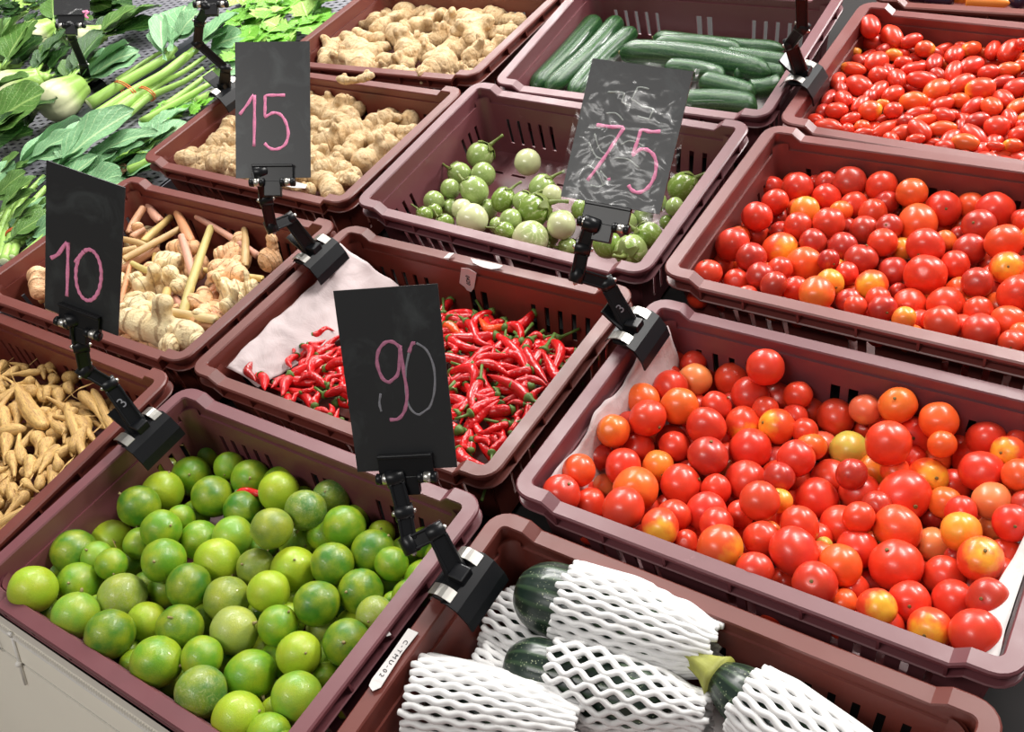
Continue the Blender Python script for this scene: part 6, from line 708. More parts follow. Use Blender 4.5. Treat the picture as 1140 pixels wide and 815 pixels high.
# ---------------------------------------------------------------- helpers
rnd = random.Random(11)
NOTILT = set()
class MB:
    def __init__(s): s.v = []; s.f = []; s.m = []
    def add(s, verts, faces, mat=0):
        b = len(s.v); s.v += [tuple(v) for v in verts]; s.f += [tuple(i + b for i in f) for f in faces]; s.m += [mat] * len(faces)
    def box(s, a, b, mat=0, M=None):
        (x0, y0, z0), (x1, y1, z1) = a, b
        vs = [Vector(p) for p in ((x0,y0,z0),(x1,y0,z0),(x1,y1,z0),(x0,y1,z0),(x0,y0,z1),(x1,y0,z1),(x1,y1,z1),(x0,y1,z1))]
        if M is not None: vs = [M @ v for v in vs]
        s.add(vs, [(0,3,2,1),(4,5,6,7),(0,1,5,4),(1,2,6,5),(2,3,7,6),(3,0,4,7)], mat)
    def tube(s, pts, rad, n=8, mat=0, caps=True, flat=1.0, upright=False):
        pts = [Vector(p) for p in pts]; m = len(pts)
        if not hasattr(rad, '__len__'): rad = [rad] * m
        t0 = (pts[1] - pts[0]).normalized(); up = Vector((0, 0, 1)) if abs(t0.z) < .9 else Vector((1, 0, 0))
        x = t0.cross(up).normalized(); vs = []; fs = []
        for i, p in enumerate(pts):
            t = (pts[min(i + 1, m - 1)] - pts[max(i - 1, 0)]).normalized()
            x = (x - t * x.dot(t)).normalized(); y = t.cross(x)
            if upright: x = Vector((0, 1, 0)); y = Vector((0, 0, 1))
            for k in range(n):
                a = 2 * math.pi * k / n; vs.append(p + (x * math.cos(a) + y * math.sin(a) * flat) * rad[i])
        for i in range(m - 1):
            for k in range(n): fs.append((i*n+k, i*n+(k+1) % n, (i+1)*n+(k+1) % n, (i+1)*n+k))
        if caps: fs.append(tuple(range(n))[::-1]); fs.append(tuple(range((m-1)*n, m*n)))
        s.add(vs, fs, mat)
    def mesh(s, name, mats, smooth=True):
        me = bpy.data.meshes.new(name); me.from_pydata(s.v, [], s.f); me.validate()
        if not isinstance(mats, (list, tuple)): mats = [mats]
        for m in mats: me.materials.append(m)
        if len(me.polygons) == len(s.m):
            me.polygons.foreach_set('material_index', s.m)
        me.polygons.foreach_set('use_smooth', [smooth] * len(me.polygons))
        bm = bmesh.new(); bm.from_mesh(me); bmesh.ops.recalc_face_normals(bm, faces=bm.faces); bm.to_mesh(me); bm.free()
        me.update(); return me
def link(name, me, parent=None, mat=None, color=None):
    o = bpy.data.objects.new(name, me); COL.objects.link(o)
    if parent is not None: o.parent = parent
    if mat is not None: o.matrix_local = mat
    if color is not None: o.color = color
    return o
def empty(name, mat=None, parent=None):
    o = bpy.data.objects.new(name, None); COL.objects.link(o); o.empty_display_size = .02
    if parent: o.parent = parent
    if mat is not None: o.matrix_world = mat
    return o
def tag(o, label, cat, group=None):
    o['label'] = label; o['category'] = cat
    if group: o['group'] = group
    return o
def frame(o, x, z=None):
    x = Vector(x).normalized(); z = Vector(z if z is not None else (0, 0, 1)); z = (z - x * z.dot(x))
    if z.length < 1e-5: z = Vector((0, 1, 0)) - x * x.y
    z.normalize(); y = z.cross(x)
    return Matrix(((x.x, y.x, z.x, o[0]), (x.y, y.y, z.y, o[1]), (x.z, y.z, z.z, o[2]), (0, 0, 0, 1)))
def S3(a, b=None, c=None):
    b = a if b is None else b; c = a if c is None else c
    return Matrix.Diagonal((a, b, c, 1))
def smoothed(me, auto=True, ang=.6):
    try: me.set_sharp_from_angle(angle=ang)
    except Exception: pass
    return me

def blob(name, balls, voxel, mats, smooth=6, nz=0.0, nf=6.0):
    """overlapping balls grown into one continuous skin"""
    mb = MB()
    for (x, y, z, r) in balls: mb.add(*ball(x, y, z, r))
    me = mb.mesh('tmp', [])
    o = bpy.data.objects.new('tmp', me); COL.objects.link(o)
    m = o.modifiers.new('r', 'REMESH'); m.mode = 'VOXEL'; m.voxel_size = voxel
    m = o.modifiers.new('s', 'SMOOTH'); m.iterations = smooth; m.factor = .6
    dg = bpy.context.evaluated_depsgraph_get()
    out = bpy.data.meshes.new_from_object(o.evaluated_get(dg)); out.name = name
    bpy.data.objects.remove(o); bpy.data.meshes.remove(me)
    if nz:
        for v in out.vertices:
            v.co += v.normal * nz * noise.noise(v.co * nf)
    out.materials.clear()
    for q in (mats if isinstance(mats, (list, tuple)) else [mats]): out.materials.append(q)
    out.polygons.foreach_set('use_smooth', [True] * len(out.polygons)); out.update()
    return out
def ball(x, y, z, r, n=10, k=14):
    vs = [(x, y, z + r)]; fs = []
    for i in range(1, n):
        for j in range(k):
            t, p = math.pi * i / n, 2 * math.pi * j / k
            vs.append((x + r * math.sin(t) * math.cos(p), y + r * math.sin(t) * math.sin(p), z + r * math.cos(t)))
    vs.append((x, y, z - r)); e = len(vs) - 1
    for j in range(k): fs.append((0, 1 + j, 1 + (j + 1) % k)); fs.append((e, e - 1 - j, e - 1 - (j + 1) % k))
    for i in range(n - 2):
        for j in range(k): a = 1 + i * k; fs.append((a + j, a + k + j, a + k + (j + 1) % k, a + (j + 1) % k))
    return vs, fs
def lathe(mb, prof, n=20, M=None, mat=0, mod=None):
    """prof: (r, z) rows, mod(theta, i) -> factor"""
    vs = []; fs = []; m = len(prof)
    for i, (r, z) in enumerate(prof):
        for k in range(n):
            a = 2 * math.pi * k / n; q = r * (mod(a, i) if mod else 1)
            p = Vector((q * math.cos(a), q * math.sin(a), z)); vs.append(M @ p if M is not None else p)
    for i in range(m - 1):
        for k in range(n): fs.append((i*n+k, i*n+(k+1) % n, (i+1)*n+(k+1) % n, (i+1)*n+k))
    fs.append(tuple(range(n))[::-1]); fs.append(tuple(range((m-1)*n, m*n)))
    mb.add(vs, fs, mat)

# ---------------------------------------------------------------- materials
def new_mat(name):
    m = bpy.data.materials.new(name); m.use_nodes = True; nt = m.node_tree; b = nt.nodes['Principled BSDF']; return m, nt, b
def N(nt, t, **kw):
    n = nt.nodes.new(t)
    for k, v in kw.items():
        if k.startswith('i_'): n.inputs[k[2:]].default_value = v
        else: setattr(n, k, v)
    return n
def L(nt, a, b): nt.links.new(a, b)
def noise_n(nt, scale, detail=3, coord='Object', rough=.55, dist=0.0, vec=None):
    n = N(nt, 'ShaderNodeTexNoise'); n.inputs['Scale'].default_value = scale; n.inputs['Detail'].default_value = detail
    n.inputs['Roughness'].default_value = rough; n.inputs['Distortion'].default_value = dist
    if vec is None:
        tc = N(nt, 'ShaderNodeTexCoord'); oi = N(nt, 'ShaderNodeObjectInfo')
        ad = N(nt, 'ShaderNodeVectorMath', operation='ADD'); mu = N(nt, 'ShaderNodeMath', operation='MULTIPLY'); mu.inputs[1].default_value = 40
        L(nt, oi.outputs['Random'], mu.inputs[0]); L(nt, tc.outputs[coord], ad.inputs[0]); L(nt, mu.outputs[0], ad.inputs[1]); L(nt, ad.outputs[0], n.inputs['Vector'])
    else: L(nt, vec, n.inputs['Vector'])
    return n.outputs['Fac']
def ramp(nt, src, stops):
    r = N(nt, 'ShaderNodeValToRGB'); cr = r.color_ramp
    while len(cr.elements) < len(stops): cr.elements.new(.5)
    for e, (p, c) in zip(cr.elements, stops):
        e.position = p; e.color = (*c, 1) if len(c) == 3 else c
    L(nt, src, r.inputs[0]); return r.outputs[0]
def mixc(nt, fac, a, b, mode='MIX'):
    m = N(nt, 'ShaderNodeMix', data_type='RGBA', blend_type=mode)
    for s, v in ((m.inputs[0], fac), (m.inputs[6], a), (m.inputs[7], b)):
        if hasattr(v, 'links') or hasattr(v, 'is_output'): L(nt, v, s)
        elif isinstance(v, (int, float)): s.default_value = v
        else: s.default_value = (*v, 1) if len(v) == 3 else v
    return m.outputs[2]
def mth(nt, op, a, b=None, clamp=False):
    m = N(nt, 'ShaderNodeMath', operation=op); m.use_clamp = clamp
    for s, v in ((m.inputs[0], a), (m.inputs[1], b)):
        if v is None: continue
        if isinstance(v, (int, float)): s.default_value = v
        else: L(nt, v, s)
    return m.outputs[0]
def bump(nt, b, h, strength=.3, dist=.002):
    n = N(nt, 'ShaderNodeBump'); n.inputs['Strength'].default_value = strength; n.inputs['Distance'].default_value = dist
    L(nt, h, n.inputs['Height']); L(nt, n.outputs[0], b.inputs['Normal'])
def srgb(r, g, b):
    f = lambda c: (c / 255 / 12.92) if c / 255 <= .04045 else ((c / 255 + .055) / 1.055) ** 2.4
    return (f(r), f(g), f(b))

def plastic(name, c, rough=.42, wear=1.0):
    m, nt, b = new_mat(name)
    n1 = noise_n(nt, 9, 4); n2 = noise_n(nt, 120, 4, rough=.7); n3 = noise_n(nt, 22, 5, rough=.65)
    col = mixc(nt, n1, tuple(x * .86 for x in c), tuple(min(1, x * 1.12) for x in c))
    sc_ = ramp(nt, n3, [(.63, (0, 0, 0)), (.78, (1, 1, 1))]); sp = ramp(nt, n2, [(.60, (0, 0, 0)), (.72, (1, 1, 1))])
    k = mth(nt, 'MULTIPLY', mth(nt, 'MULTIPLY', sc_, sp), .8 * wear)
    col = mixc(nt, k, col, tuple(min(1, x * 1.7 + .14) for x in c))
    L(nt, col, b.inputs['Base Color'])
    L(nt, ramp(nt, n3, [(.3, (rough,) * 3), (.8, (rough + .16,) * 3)]), b.inputs['Roughness'])
    b.inputs['Specular IOR Level'].default_value = .85
    bump(nt, b, n2, .06, .0006)
    return m
MAUVE = plastic('mauve_plastic', srgb(108, 56, 62), .40)
BROWN = plastic('brown_mauve_plastic', srgb(112, 52, 48), .38)
RUST = plastic('rust_brown_plastic', srgb(104, 40, 29), .42)
def simple(name, c, rough=.5, metal=0, nz=.12, ns=30, bmp=0, coat=0):
    m, nt, b = new_mat(name); n = noise_n(nt, ns, 4)
    L(nt, mixc(nt, n, tuple(x * (1 - nz) for x in c), tuple(min(1, x * (1 + nz)) for x in c)), b.inputs['Base Color'])
    b.inputs['Roughness'].default_value = rough; b.inputs['Metallic'].default_value = metal; b.inputs['Coat Weight'].default_value = coat
    if bmp: bump(nt, b, n, bmp, .002)
    return m
BLACKP = simple('black_plastic', (.005, .0055, .007), .34, 0, .3); BLACKP.node_tree.nodes['Principled BSDF'].inputs['Specular IOR Level'].default_value = .35
SILVER = simple('spring_steel', (.58, .56, .52), .36, 1)
CREAM = simple('cream_enamel', srgb(246, 240, 226), .35, 0, .05, 8)
WHITEP = simple('white_plastic', srgb(235, 232, 226), .4, 0, .05, 20)
GREYST = simple('grey_steel', srgb(120, 124, 128), .4, .6, .15, 40)
TRAYM = simple('grey_perforated_steel', srgb(140, 140, 148), .45, .25, .12, 14)
DARKR = simple('dark_rail_steel', srgb(78, 82, 88), .38, .5, .15, 20)
CARC = simple('dark_stand_board', srgb(26, 22, 22), .85, 0, .2, 6)
FLOORM = simple('floor_vinyl', srgb(150, 142, 132), .5, 0, .08, 3)
def paper_mat(name, c):
    m, nt, b = new_mat(name); n = noise_n(nt, 28, 5, rough=.6, dist=.6)
    L(nt, mixc(nt, n, tuple(x * .9 for x in c), c), b.inputs['Base Color']); b.inputs['Roughness'].default_value = .7
    b.inputs['Transmission Weight'].default_value = 0
    bump(nt, b, n, .5, .004); return m
PAPER = paper_mat('tissue_paper', srgb(196, 180, 180)); PAPERW = paper_mat('white_paper', srgb(212, 208, 206))
def card_mat():
    m, nt, b = new_mat('chalkboard_card'); n = noise_n(nt, 22, 5, rough=.6, dist=1.2); n2 = noise_n(nt, 160, 3)
    k = ramp(nt, n, [(.52, (0, 0, 0)), (.80, (1, 1, 1))])
    k2 = mth(nt, 'MULTIPLY', k, .16)
    c = mixc(nt, k2, (.018, .019, .021), (.22, .26, .26)); L(nt, c, b.inputs['Base Color']); b.inputs['Roughness'].default_value = .42
    bump(nt, b, n2, .05, .0004); return m
CARD = card_mat()
def chalk(name, c):
    m, nt, b = new_mat(name); n = noise_n(nt, 300, 4, rough=.7)
    L(nt, mixc(nt, ramp(nt, n, [(.3, (0, 0, 0)), (.6, (1, 1, 1))]), tuple(x * .7 for x in c), c), b.inputs['Base Color']); b.inputs['Roughness'].default_value = .9
    return m
PINK = chalk('pink_chalk', srgb(248, 150, 190)); PINKD = chalk('dull_pink_chalk', srgb(190, 120, 150)); GREYC = chalk('grey_chalk', srgb(135, 135, 142)); SMUDGE = chalk('smudged_chalk', srgb(165, 170, 165))
def sleeve_mat():
    m, nt, b = new_mat('clear_plastic_film'); out = nt.nodes['Material Output']
    b.inputs['Base Color'].default_value = (.9, .92, .92, 1); b.inputs['Roughness'].default_value = .12; b.inputs['Metallic'].default_value = 0
    tc = N(nt, 'ShaderNodeTexCoord'); n = noise_n(nt, 30, 1, rough=.4, dist=1.6, vec=tc.outputs['Object']); n2 = noise_n(nt, 60, 1, dist=1.0, vec=tc.outputs['Object'])
    bump(nt, b, mth(nt, 'ADD', n, mth(nt, 'MULTIPLY', n2, .2)), .35, .007)
    tr = N(nt, 'ShaderNodeBsdfTransparent'); mx = N(nt, 'ShaderNodeMixShader'); gl = N(nt, 'ShaderNodeBsdfGlossy'); gl.inputs['Roughness'].default_value = .13
    bn = [x for x in nt.nodes if x.type == 'BUMP'][0]; L(nt, bn.outputs[0], gl.inputs['Normal'])
    crease = ramp(nt, mth(nt, 'ABSOLUTE', mth(nt, 'SUBTRACT', n, .5)), [(.0, (.06,) * 3), (.016, (.018,) * 3), (.1, (.014,) * 3)])
    L(nt, crease, mx.inputs[0]); L(nt, tr.outputs[0], mx.inputs[1]); L(nt, gl.outputs[0], mx.inputs[2])
    L(nt, mx.outputs[0], out.inputs['Surface']); return m
SLEEVE = sleeve_mat()
def obj_color(nt):
    oi = N(nt, 'ShaderNodeObjectInfo'); return oi.outputs['Color'], oi.outputs['Alpha'], oi.outputs['Random']
def sep_obj(nt):
    tc = N(nt, 'ShaderNodeTexCoord'); sp = N(nt, 'ShaderNodeSeparateXYZ'); L(nt, tc.outputs['Object'], sp.inputs[0]); return sp.outputs, tc.outputs['Object']
def tomato_mat():
    m, nt, b = new_mat('tomato_skin'); c, al, rn = obj_color(nt); xyz, ov = sep_obj(nt)
    n = noise_n(nt, 2.2, 3); z = mth(nt, 'ADD', xyz[2], mth(nt, 'MULTIPLY', mth(nt, 'SUBTRACT', n, .5), .9))
    k = ramp(nt, z, [(.40, (0, 0, 0)), (1.05, (1, 1, 1))]); k = mth(nt, 'MULTIPLY', k, mth(nt, 'SUBTRACT', 1.0, al), True)
    n2 = noise_n(nt, 1.4, 2)
    base = mixc(nt, n2, c, mixc(nt, .45, c, (.80, .10, .02)))
    col = mixc(nt, k, base, (.88, .42, .03)); n3 = noise_n(nt, 60, 2)
    col = mixc(nt, ramp(nt, n3, [(.62, (0, 0, 0)), (.75, (.18,) * 3)]), col, (.9, .35, .2))
    L(nt, col, b.inputs['Base Color']); b.inputs['Roughness'].default_value = .33; b.inputs['Coat Weight'].default_value = .14; b.inputs['Coat Roughness'].default_value = .10
    b.inputs['Subsurface Weight'].default_value = .12; b.inputs['Subsurface Scale'].default_value = .004; b.inputs['Subsurface Radius'].default_value = (1, .25, .1)
    return m
TOM = tomato_mat()
def lime_mat():
    m, nt, b = new_mat('lime_skin'); c, al, rn = obj_color(nt); xyz, ov = sep_obj(nt)
    n = noise_n(nt, 1.3, 4, rough=.5); n2 = noise_n(nt, 22, 3); n3 = noise_n(nt, 5, 6, rough=.75, dist=1.5)
    col = mixc(nt, ramp(nt, n, [(.35, (0, 0, 0)), (.68, (1, 1, 1))]), c, mixc(nt, .6, c, (.46, .48, .02)))
    # scarring on some fruit, strength in the alpha of the object colour
    k = mth(nt, 'MULTIPLY', ramp(nt, n3, [(.50, (0, 0, 0)), (.62, (1, 1, 1))]), mth(nt, 'SUBTRACT', 1.0, al), True)
    col = mixc(nt, k, col, (.38, .42, .16)); col = mixc(nt, ramp(nt, n2, [(.35, (.25,) * 3), (.6, (0, 0, 0))]), col, mixc(nt, .5, c, (.03, .10, .01)))
    L(nt, col, b.inputs['Base Color']); b.inputs['Roughness'].default_value = .34; b.inputs['Coat Weight'].default_value = .15
    n4 = noise_n(nt, 34, 1); bump(nt, b, n4, .25, .0012); return m
LIMEM = lime_mat()
STEMB = simple('dry_stem', srgb(150, 135, 90), .7, 0, .3, 40)
def egg_mat():
    m, nt, b = new_mat('eggplant_skin'); c, al, rn = obj_color(nt); xyz, ov = sep_obj(nt)
    ang = mth(nt, 'ARCTAN2', xyz[1], xyz[0]); n = noise_n(nt, 2.5, 3)
    w = mth(nt, 'SINE', mth(nt, 'ADD', mth(nt, 'MULTIPLY', ang, 11), mth(nt, 'MULTIPLY', n, 14)))
    n2 = noise_n(nt, 7, 3)
    k = mth(nt, 'MULTIPLY', ramp(nt, w, [(.45, (0, 0, 0)), (.75, (1, 1, 1))]), ramp(nt, xyz[2], [(-.0, (.25,) * 3), (.55, (1, 1, 1))]))
    k = mth(nt, 'MULTIPLY', k, ramp(nt, n2, [(.35, (0, 0, 0)), (.6, (1, 1, 1))]), True)
    k = mth(nt, 'MULTIPLY', k, .95)
    dk = mixc(nt, .65, c, (.17, .30, .035)); col = mixc(nt, ramp(nt, xyz[2], [(.35, (0, 0, 0)), (.95, (1, 1, 1))]), c, dk)
    col = mixc(nt, k, col, (.62, .66, .36)); n3 = noise_n(nt, 4, 5, rough=.7)
    col = mixc(nt, ramp(nt, n3, [(.72, (0, 0, 0)), (.78, (.5,) * 3)]), col, (.30, .20, .09))
    L(nt, col, b.inputs['Base Color']); b.inputs['Roughness'].default_value = .25; b.inputs['Coat Weight'].default_value = .3; return m
EGGM = egg_mat(); CALYX = simple('green_calyx', srgb(106, 118, 52), .5, 0, .3, 60, .2)
def skin(name, c1, c2, c3, scale, rings=0.0, rough=.6, bmp=.5, bd=.04, tint=False):
    """root skins: object space is scaled to unit length along x"""
    m, nt, b = new_mat(name); xyz, ov = sep_obj(nt)
    n = noise_n(nt, scale, 6, rough=.68); n2 = noise_n(nt, scale * 4, 5, rough=.7)
    col = mixc(nt, ramp(nt, n, [(.34, (0, 0, 0)), (.66, (1, 1, 1))]), c1, c2)
    col = mixc(nt, ramp(nt, n2, [(.54, (0, 0, 0)), (.70, (.85,) * 3)]), col, c3)
    h = n2
    if rings:
        w = mth(nt, 'SINE', mth(nt, 'ADD', mth(nt, 'MULTIPLY', xyz[0], rings), mth(nt, 'MULTIPLY', n, 5)))
        if tint: col = mixc(nt, 1.0, col, obj_color(nt)[0], 'MULTIPLY')
        r_ = ramp(nt, w, [(.80, (0, 0, 0)), (.97, (1, 1, 1))]); col = mixc(nt, mth(nt, 'MULTIPLY', r_, .6 if tint else .28), col, c3); h = mth(nt, 'SUBTRACT', n2, mth(nt, 'MULTIPLY', r_, .5))
    L(nt, col, b.inputs['Base Color']); b.inputs['Roughness'].default_value = rough; bump(nt, b, h, bmp, bd); return m
GING = skin('ginger_skin', srgb(226, 200, 158), srgb(198, 162, 112), srgb(146, 108, 68), 5, 26, .62, .5, .012)
FING = skin('fingerroot_skin', srgb(222, 184, 112), srgb(170, 128, 74), srgb(96, 68, 42), 2.2, 0, .5, .35, .006)
GALR = skin('galangal_skin', srgb(246, 230, 186), srgb(234, 204, 150), srgb(138, 98, 62), 2.4, 30, .42, .45, .012, True)
def stalk_mat():
    m, nt, b = new_mat('galangal_stalk_skin'); c, al, rn = obj_color(nt); n = noise_n(nt, 3, 4); n2 = noise_n(nt, 14, 4)
    col = mixc(nt, n, c, mixc(nt, .5, c, (.62, .45, .20))); col = mixc(nt, ramp(nt, n2, [(.55, (0, 0, 0)), (.75, (.6,) * 3)]), col, (.30, .16, .08))
    L(nt, col, b.inputs['Base Color']); b.inputs['Roughness'].default_value = .45; bump(nt, b, n2, .2, .01); return m
STALKM = stalk_mat()
CUTF = simple('pale_cut_face', srgb(225, 205, 160), .6, 0, .15, 60)
def chilli_mat():
    m, nt, b = new_mat('chilli_skin'); c, al, rn = obj_color(nt); n = noise_n(nt, 3, 3)
    L(nt, mixc(nt, n, c, mixc(nt, .5, c, (.62, .015, .01))), b.inputs['Base Color']); b.inputs['Roughness'].default_value = .27; b.inputs['Coat Weight'].default_value = .2
    bump(nt, b, n, .3, .02); return m
CHIL = chilli_mat(); CSTEM = simple('chilli_stem_green', srgb(84, 112, 44), .5, 0, .3, 80)
def cuke_mat():
    m, nt, b = new_mat('cucumber_skin'); xyz, ov = sep_obj(nt); ang = mth(nt, 'ARCTAN2', xyz[2], xyz[1]); n = noise_n(nt, 6, 4)
    w = mth(nt, 'SINE', mth(nt, 'ADD', mth(nt, 'MULTIPLY', ang, 9), mth(nt, 'MULTIPLY', n, 3))); n2 = noise_n(nt, 55, 3)
    col = mixc(nt, ramp(nt, w, [(.3, (0, 0, 0)), (.9, (.28,) * 3)]), srgb(30, 70, 36), srgb(80, 128, 66))
    col = mixc(nt, ramp(nt, n2, [(.58, (0, 0, 0)), (.68, (.45,) * 3)]), col, srgb(130, 165, 110))
    L(nt, col, b.inputs['Base Color']); b.inputs['Roughness'].default_value = .26; b.inputs['Coat Weight'].default_value = .25; bump(nt, b, mth(nt, 'ADD', n2, n), .2, .010); return m
CUKE = cuke_mat()
def squash_mat():
    m, nt, b = new_mat('dark_squash_skin'); xyz, ov = sep_obj(nt); n2 = noise_n(nt, 70, 3, rough=.6); n = noise_n(nt, 9, 4)
    ang = mth(nt, 'ARCTAN2', xyz[2], xyz[1]); w = mth(nt, 'SINE', mth(nt, 'ADD', mth(nt, 'MULTIPLY', ang, 16), mth(nt, 'MULTIPLY', n, 5)))
    col = mixc(nt, ramp(nt, w, [(.2, (0, 0, 0)), (.9, (.6,) * 3)]), srgb(26, 42, 34), srgb(62, 84, 58))
    v = N(nt, 'ShaderNodeTexVoronoi'); v.inputs['Scale'].default_value = 420; L(nt, ov, v.inputs['Vector'])
    k = mth(nt, 'MULTIPLY', ramp(nt, v.outputs['Distance'], [(.16, (1, 1, 1)), (.26, (0, 0, 0))]), ramp(nt, n2, [(.45, (0, 0, 0)), (.6, (1, 1, 1))]))
    col = mixc(nt, mth(nt, 'MULTIPLY', k, .8), col, srgb(176, 184, 150))
    L(nt, col, b.inputs['Base Color']); b.inputs['Roughness'].default_value = .32; b.inputs['Coat Weight'].default_value = .2; bump(nt, b, w, .12, .002); return m
SQM = squash_mat(); SQSTEM = simple('squash_stem', srgb(150, 152, 70), .6, 0, .4, 90, .3)
FOAM = simple('white_foam_strand', srgb(226, 225, 224), .75, 0, .04, 40)
def leaf_mat(name, c, vein, sheen=.4):
    m, nt, b = new_mat(name); uv = N(nt, 'ShaderNodeUVMap'); sp = N(nt, 'ShaderNodeSeparateXYZ'); L(nt, uv.outputs[0], sp.inputs[0])
    s, t = sp.outputs[0], mth(nt, 'ABSOLUTE', mth(nt, 'SUBTRACT', sp.outputs[1], .5))
    n = noise_n(nt, 30, 4); mid = ramp(nt, t, [(.012, (1, 1, 1)), (.045, (0, 0, 0))])
    w = mth(nt, 'SINE', mth(nt, 'ADD', mth(nt, 'MULTIPLY', mth(nt, 'SUBTRACT', s, mth(nt, 'MULTIPLY', t, .8)), 48), mth(nt, 'MULTIPLY', n, 3)))
    sv = ramp(nt, w, [(.86, (0, 0, 0)), (.99, (.6,) * 3)]); k = mth(nt, 'MAXIMUM', mid, sv)
    col = mixc(nt, n, tuple(x * .75 for x in c), tuple(min(1, x * 1.25) for x in c)); col = mixc(nt, k, col, vein)
    L(nt, col, b.inputs['Base Color']); b.inputs['Roughness'].default_value = sheen; bump(nt, b, mth(nt, 'SUBTRACT', n, mth(nt, 'MULTIPLY', k, .6)), .4, .004)
    return m
LEAF = {'m': leaf_mat('green_leaf', srgb(82, 122, 52), srgb(136, 168, 92)), 'd': leaf_mat('dark_green_leaf', srgb(40, 80, 28), srgb(92, 130, 62)),
        'b': leaf_mat('bluish_kale_leaf', srgb(126, 176, 126), srgb(184, 216, 160)), 'n': leaf_mat('bright_celery_leaf', srgb(112, 182, 48), srgb(160, 214, 90)), 'l': leaf_mat('yellow_green_leaf', srgb(160, 204, 92), srgb(205, 228, 150))}
def bulb_mat():
    m, nt, b = new_mat('bok_choy_bulb'); xyz, ov = sep_obj(nt); n = noise_n(nt, 8, 3)
    col = mixc(nt, ramp(nt, mth(nt, 'ADD', xyz[2], mth(nt, 'MULTIPLY', n, .5)), [(.2, (0, 0, 0)), (1.1, (1, 1, 1))]), srgb(226, 228, 184), srgb(158, 196, 96))
    L(nt, col, b.inputs['Base Color']); b.inputs['Roughness'].default_value = .35; return m
BULBM = bulb_mat(); KSTEM = simple('kale_stalk_skin', srgb(160, 200, 100), .38, 0, .2, 12); KCUT = simple('kale_cut_end', srgb(226, 236, 190), .5, 0, .1, 60)
BAND = simple('orange_rubber_band', srgb(222, 110, 60), .5); ROOTM = simple('brown_root_fibre', srgb(130, 100, 70), .8, 0, .4, 60)
CARR = simple('orange_carrot_skin', srgb(238, 140, 52), .45, 0, .15, 30); AUB = simple('dark_aubergine_skin', srgb(44, 30, 50), .22, 0, .2, 20)
INK = simple('black_ink', (.02, .02, .025), .6)

# ---------------------------------------------------------------- structure
fl = MB(); fl.box((-6, -5, -.04), (6, 8, 0)); o = link('floor', fl.mesh('floor', FLOORM, False)); o['kind'] = 'structure'; NOTILT.add(o.name)
# display stand: a plinth (upright) carrying a sloped deck
stand = empty('display_stand'); tag(stand, 'sloping market display stand under all the crates and trays, cream front edge', 'display stand')
H_ = .098
dk = MB(); dk.box((-2.1, .004, -.122), (1.35, 1.95, -.1075)); link('sloped_deck', dk.mesh('sloped_deck', CARC, False), stand)
dk = MB(); dk.box((-.44, .575, -.1075), (1.35, 1.95, -.094)); link('raised_deck_step', dk.mesh('raised_deck_step', CARC, False), stand)
pm = MB(); Di = DECK.inverted()
prof = []
for y, z in ((.03, -.122), (1.93, -.122)):
    p = DECK @ Vector((0, y, z)); prof.append((p.y, p.z))
vs = []
for x in (-2.05, 1.3):
    for (y, z) in ((prof[0][0], .03), prof[0], prof[1], (prof[1][0], .03)): vs.append(Di @ Vector((x, y, z)))
pm.add(vs, [(0,1,2,3),(7,6,5,4),(0,4,5,1),(1,5,6,2),(2,6,7,3),(3,7,4,0)]); link('plinth', pm.mesh('plinth', CARC, False), stand)
# cream front rail, groove and lower panel hang straight down from the deck edge; toothed strip on top
GM_ = Matrix(((1, 0, 0, 0), (0, math.cos(TILT), math.sin(TILT), -.0020), (0, -math.sin(TILT), math.cos(TILT), -.0185), (0, 0, 0, 1)))
def rail(name, a, b, mat, par=stand):
    f_ = MB(); f_.box(a, b, 0, GM_); return link(name, f_.mesh(name, mat, False), par)
rail('front_rail', (-2.1, -.004, -.036), (1.35, .001, 0), CREAM); rail('rail_groove', (-2.1, -.0025, -.0395), (1.35, .001, -.036), GREYST); rail('front_panel', (-2.1, -.004, -.60), (1.35, .001, -.0395), CREAM)
fr = MB(); x = -.3
while x < 1.2:
    fr.add([GM_ @ Vector(p) for p in ((x, -.006, -.006), (x + .0026, -.006, -.006), (x + .0013, -.006, -.0015), (x, -.004, -.006), (x + .0026, -.004, -.006), (x + .0013, -.004, -.0015))], [(0,1,2),(3,5,4),(0,3,4,1),(1,4,5,2),(2,5,3,0)]); x += .0034
fr.box((-2.1, -.0058, -.0085), (1.35, -.004, -.0055), 0, GM_); link('toothed_strip', fr.mesh('toothed_strip', WHITEP, False), stand)
mb = MB(); x0 = .030
mb.tube([GM_ @ Vector(p) for p in ((x0, -.0065, -.004), (x0 + .002, -.0065, -.030), (x0 + .009, -.007, -.038), (x0 + .012, -.0065, -.034), (x0 + .006, -.007, -.008), (x0 + .001, -.0065, -.002))], .0006, 6)
tag(link('wire_loop', mb.mesh('wire_loop', GREYST)), 'bent grey wire loop hooked on the cream front rail below the limes', 'wire')
mb = MB(); x0 = .070
mb.box((x0, -.0065, -.062), (x0 + .0020, -.0045, -.004), 0, GM_); q = GM_ @ Vector((x0 + .001, -.0065, -.037)); mb.add(*ball(q.x, q.y, q.z, .0030)); mb.box((x0 - .001, -.0075, -.005), (x0 + .003, -.0045, -.001), 0, GM_)
tag(link('cable_tie', mb.mesh('cable_tie', WHITEP)), 'white cable tie hanging down the cream front rail below the limes', 'cable tie')

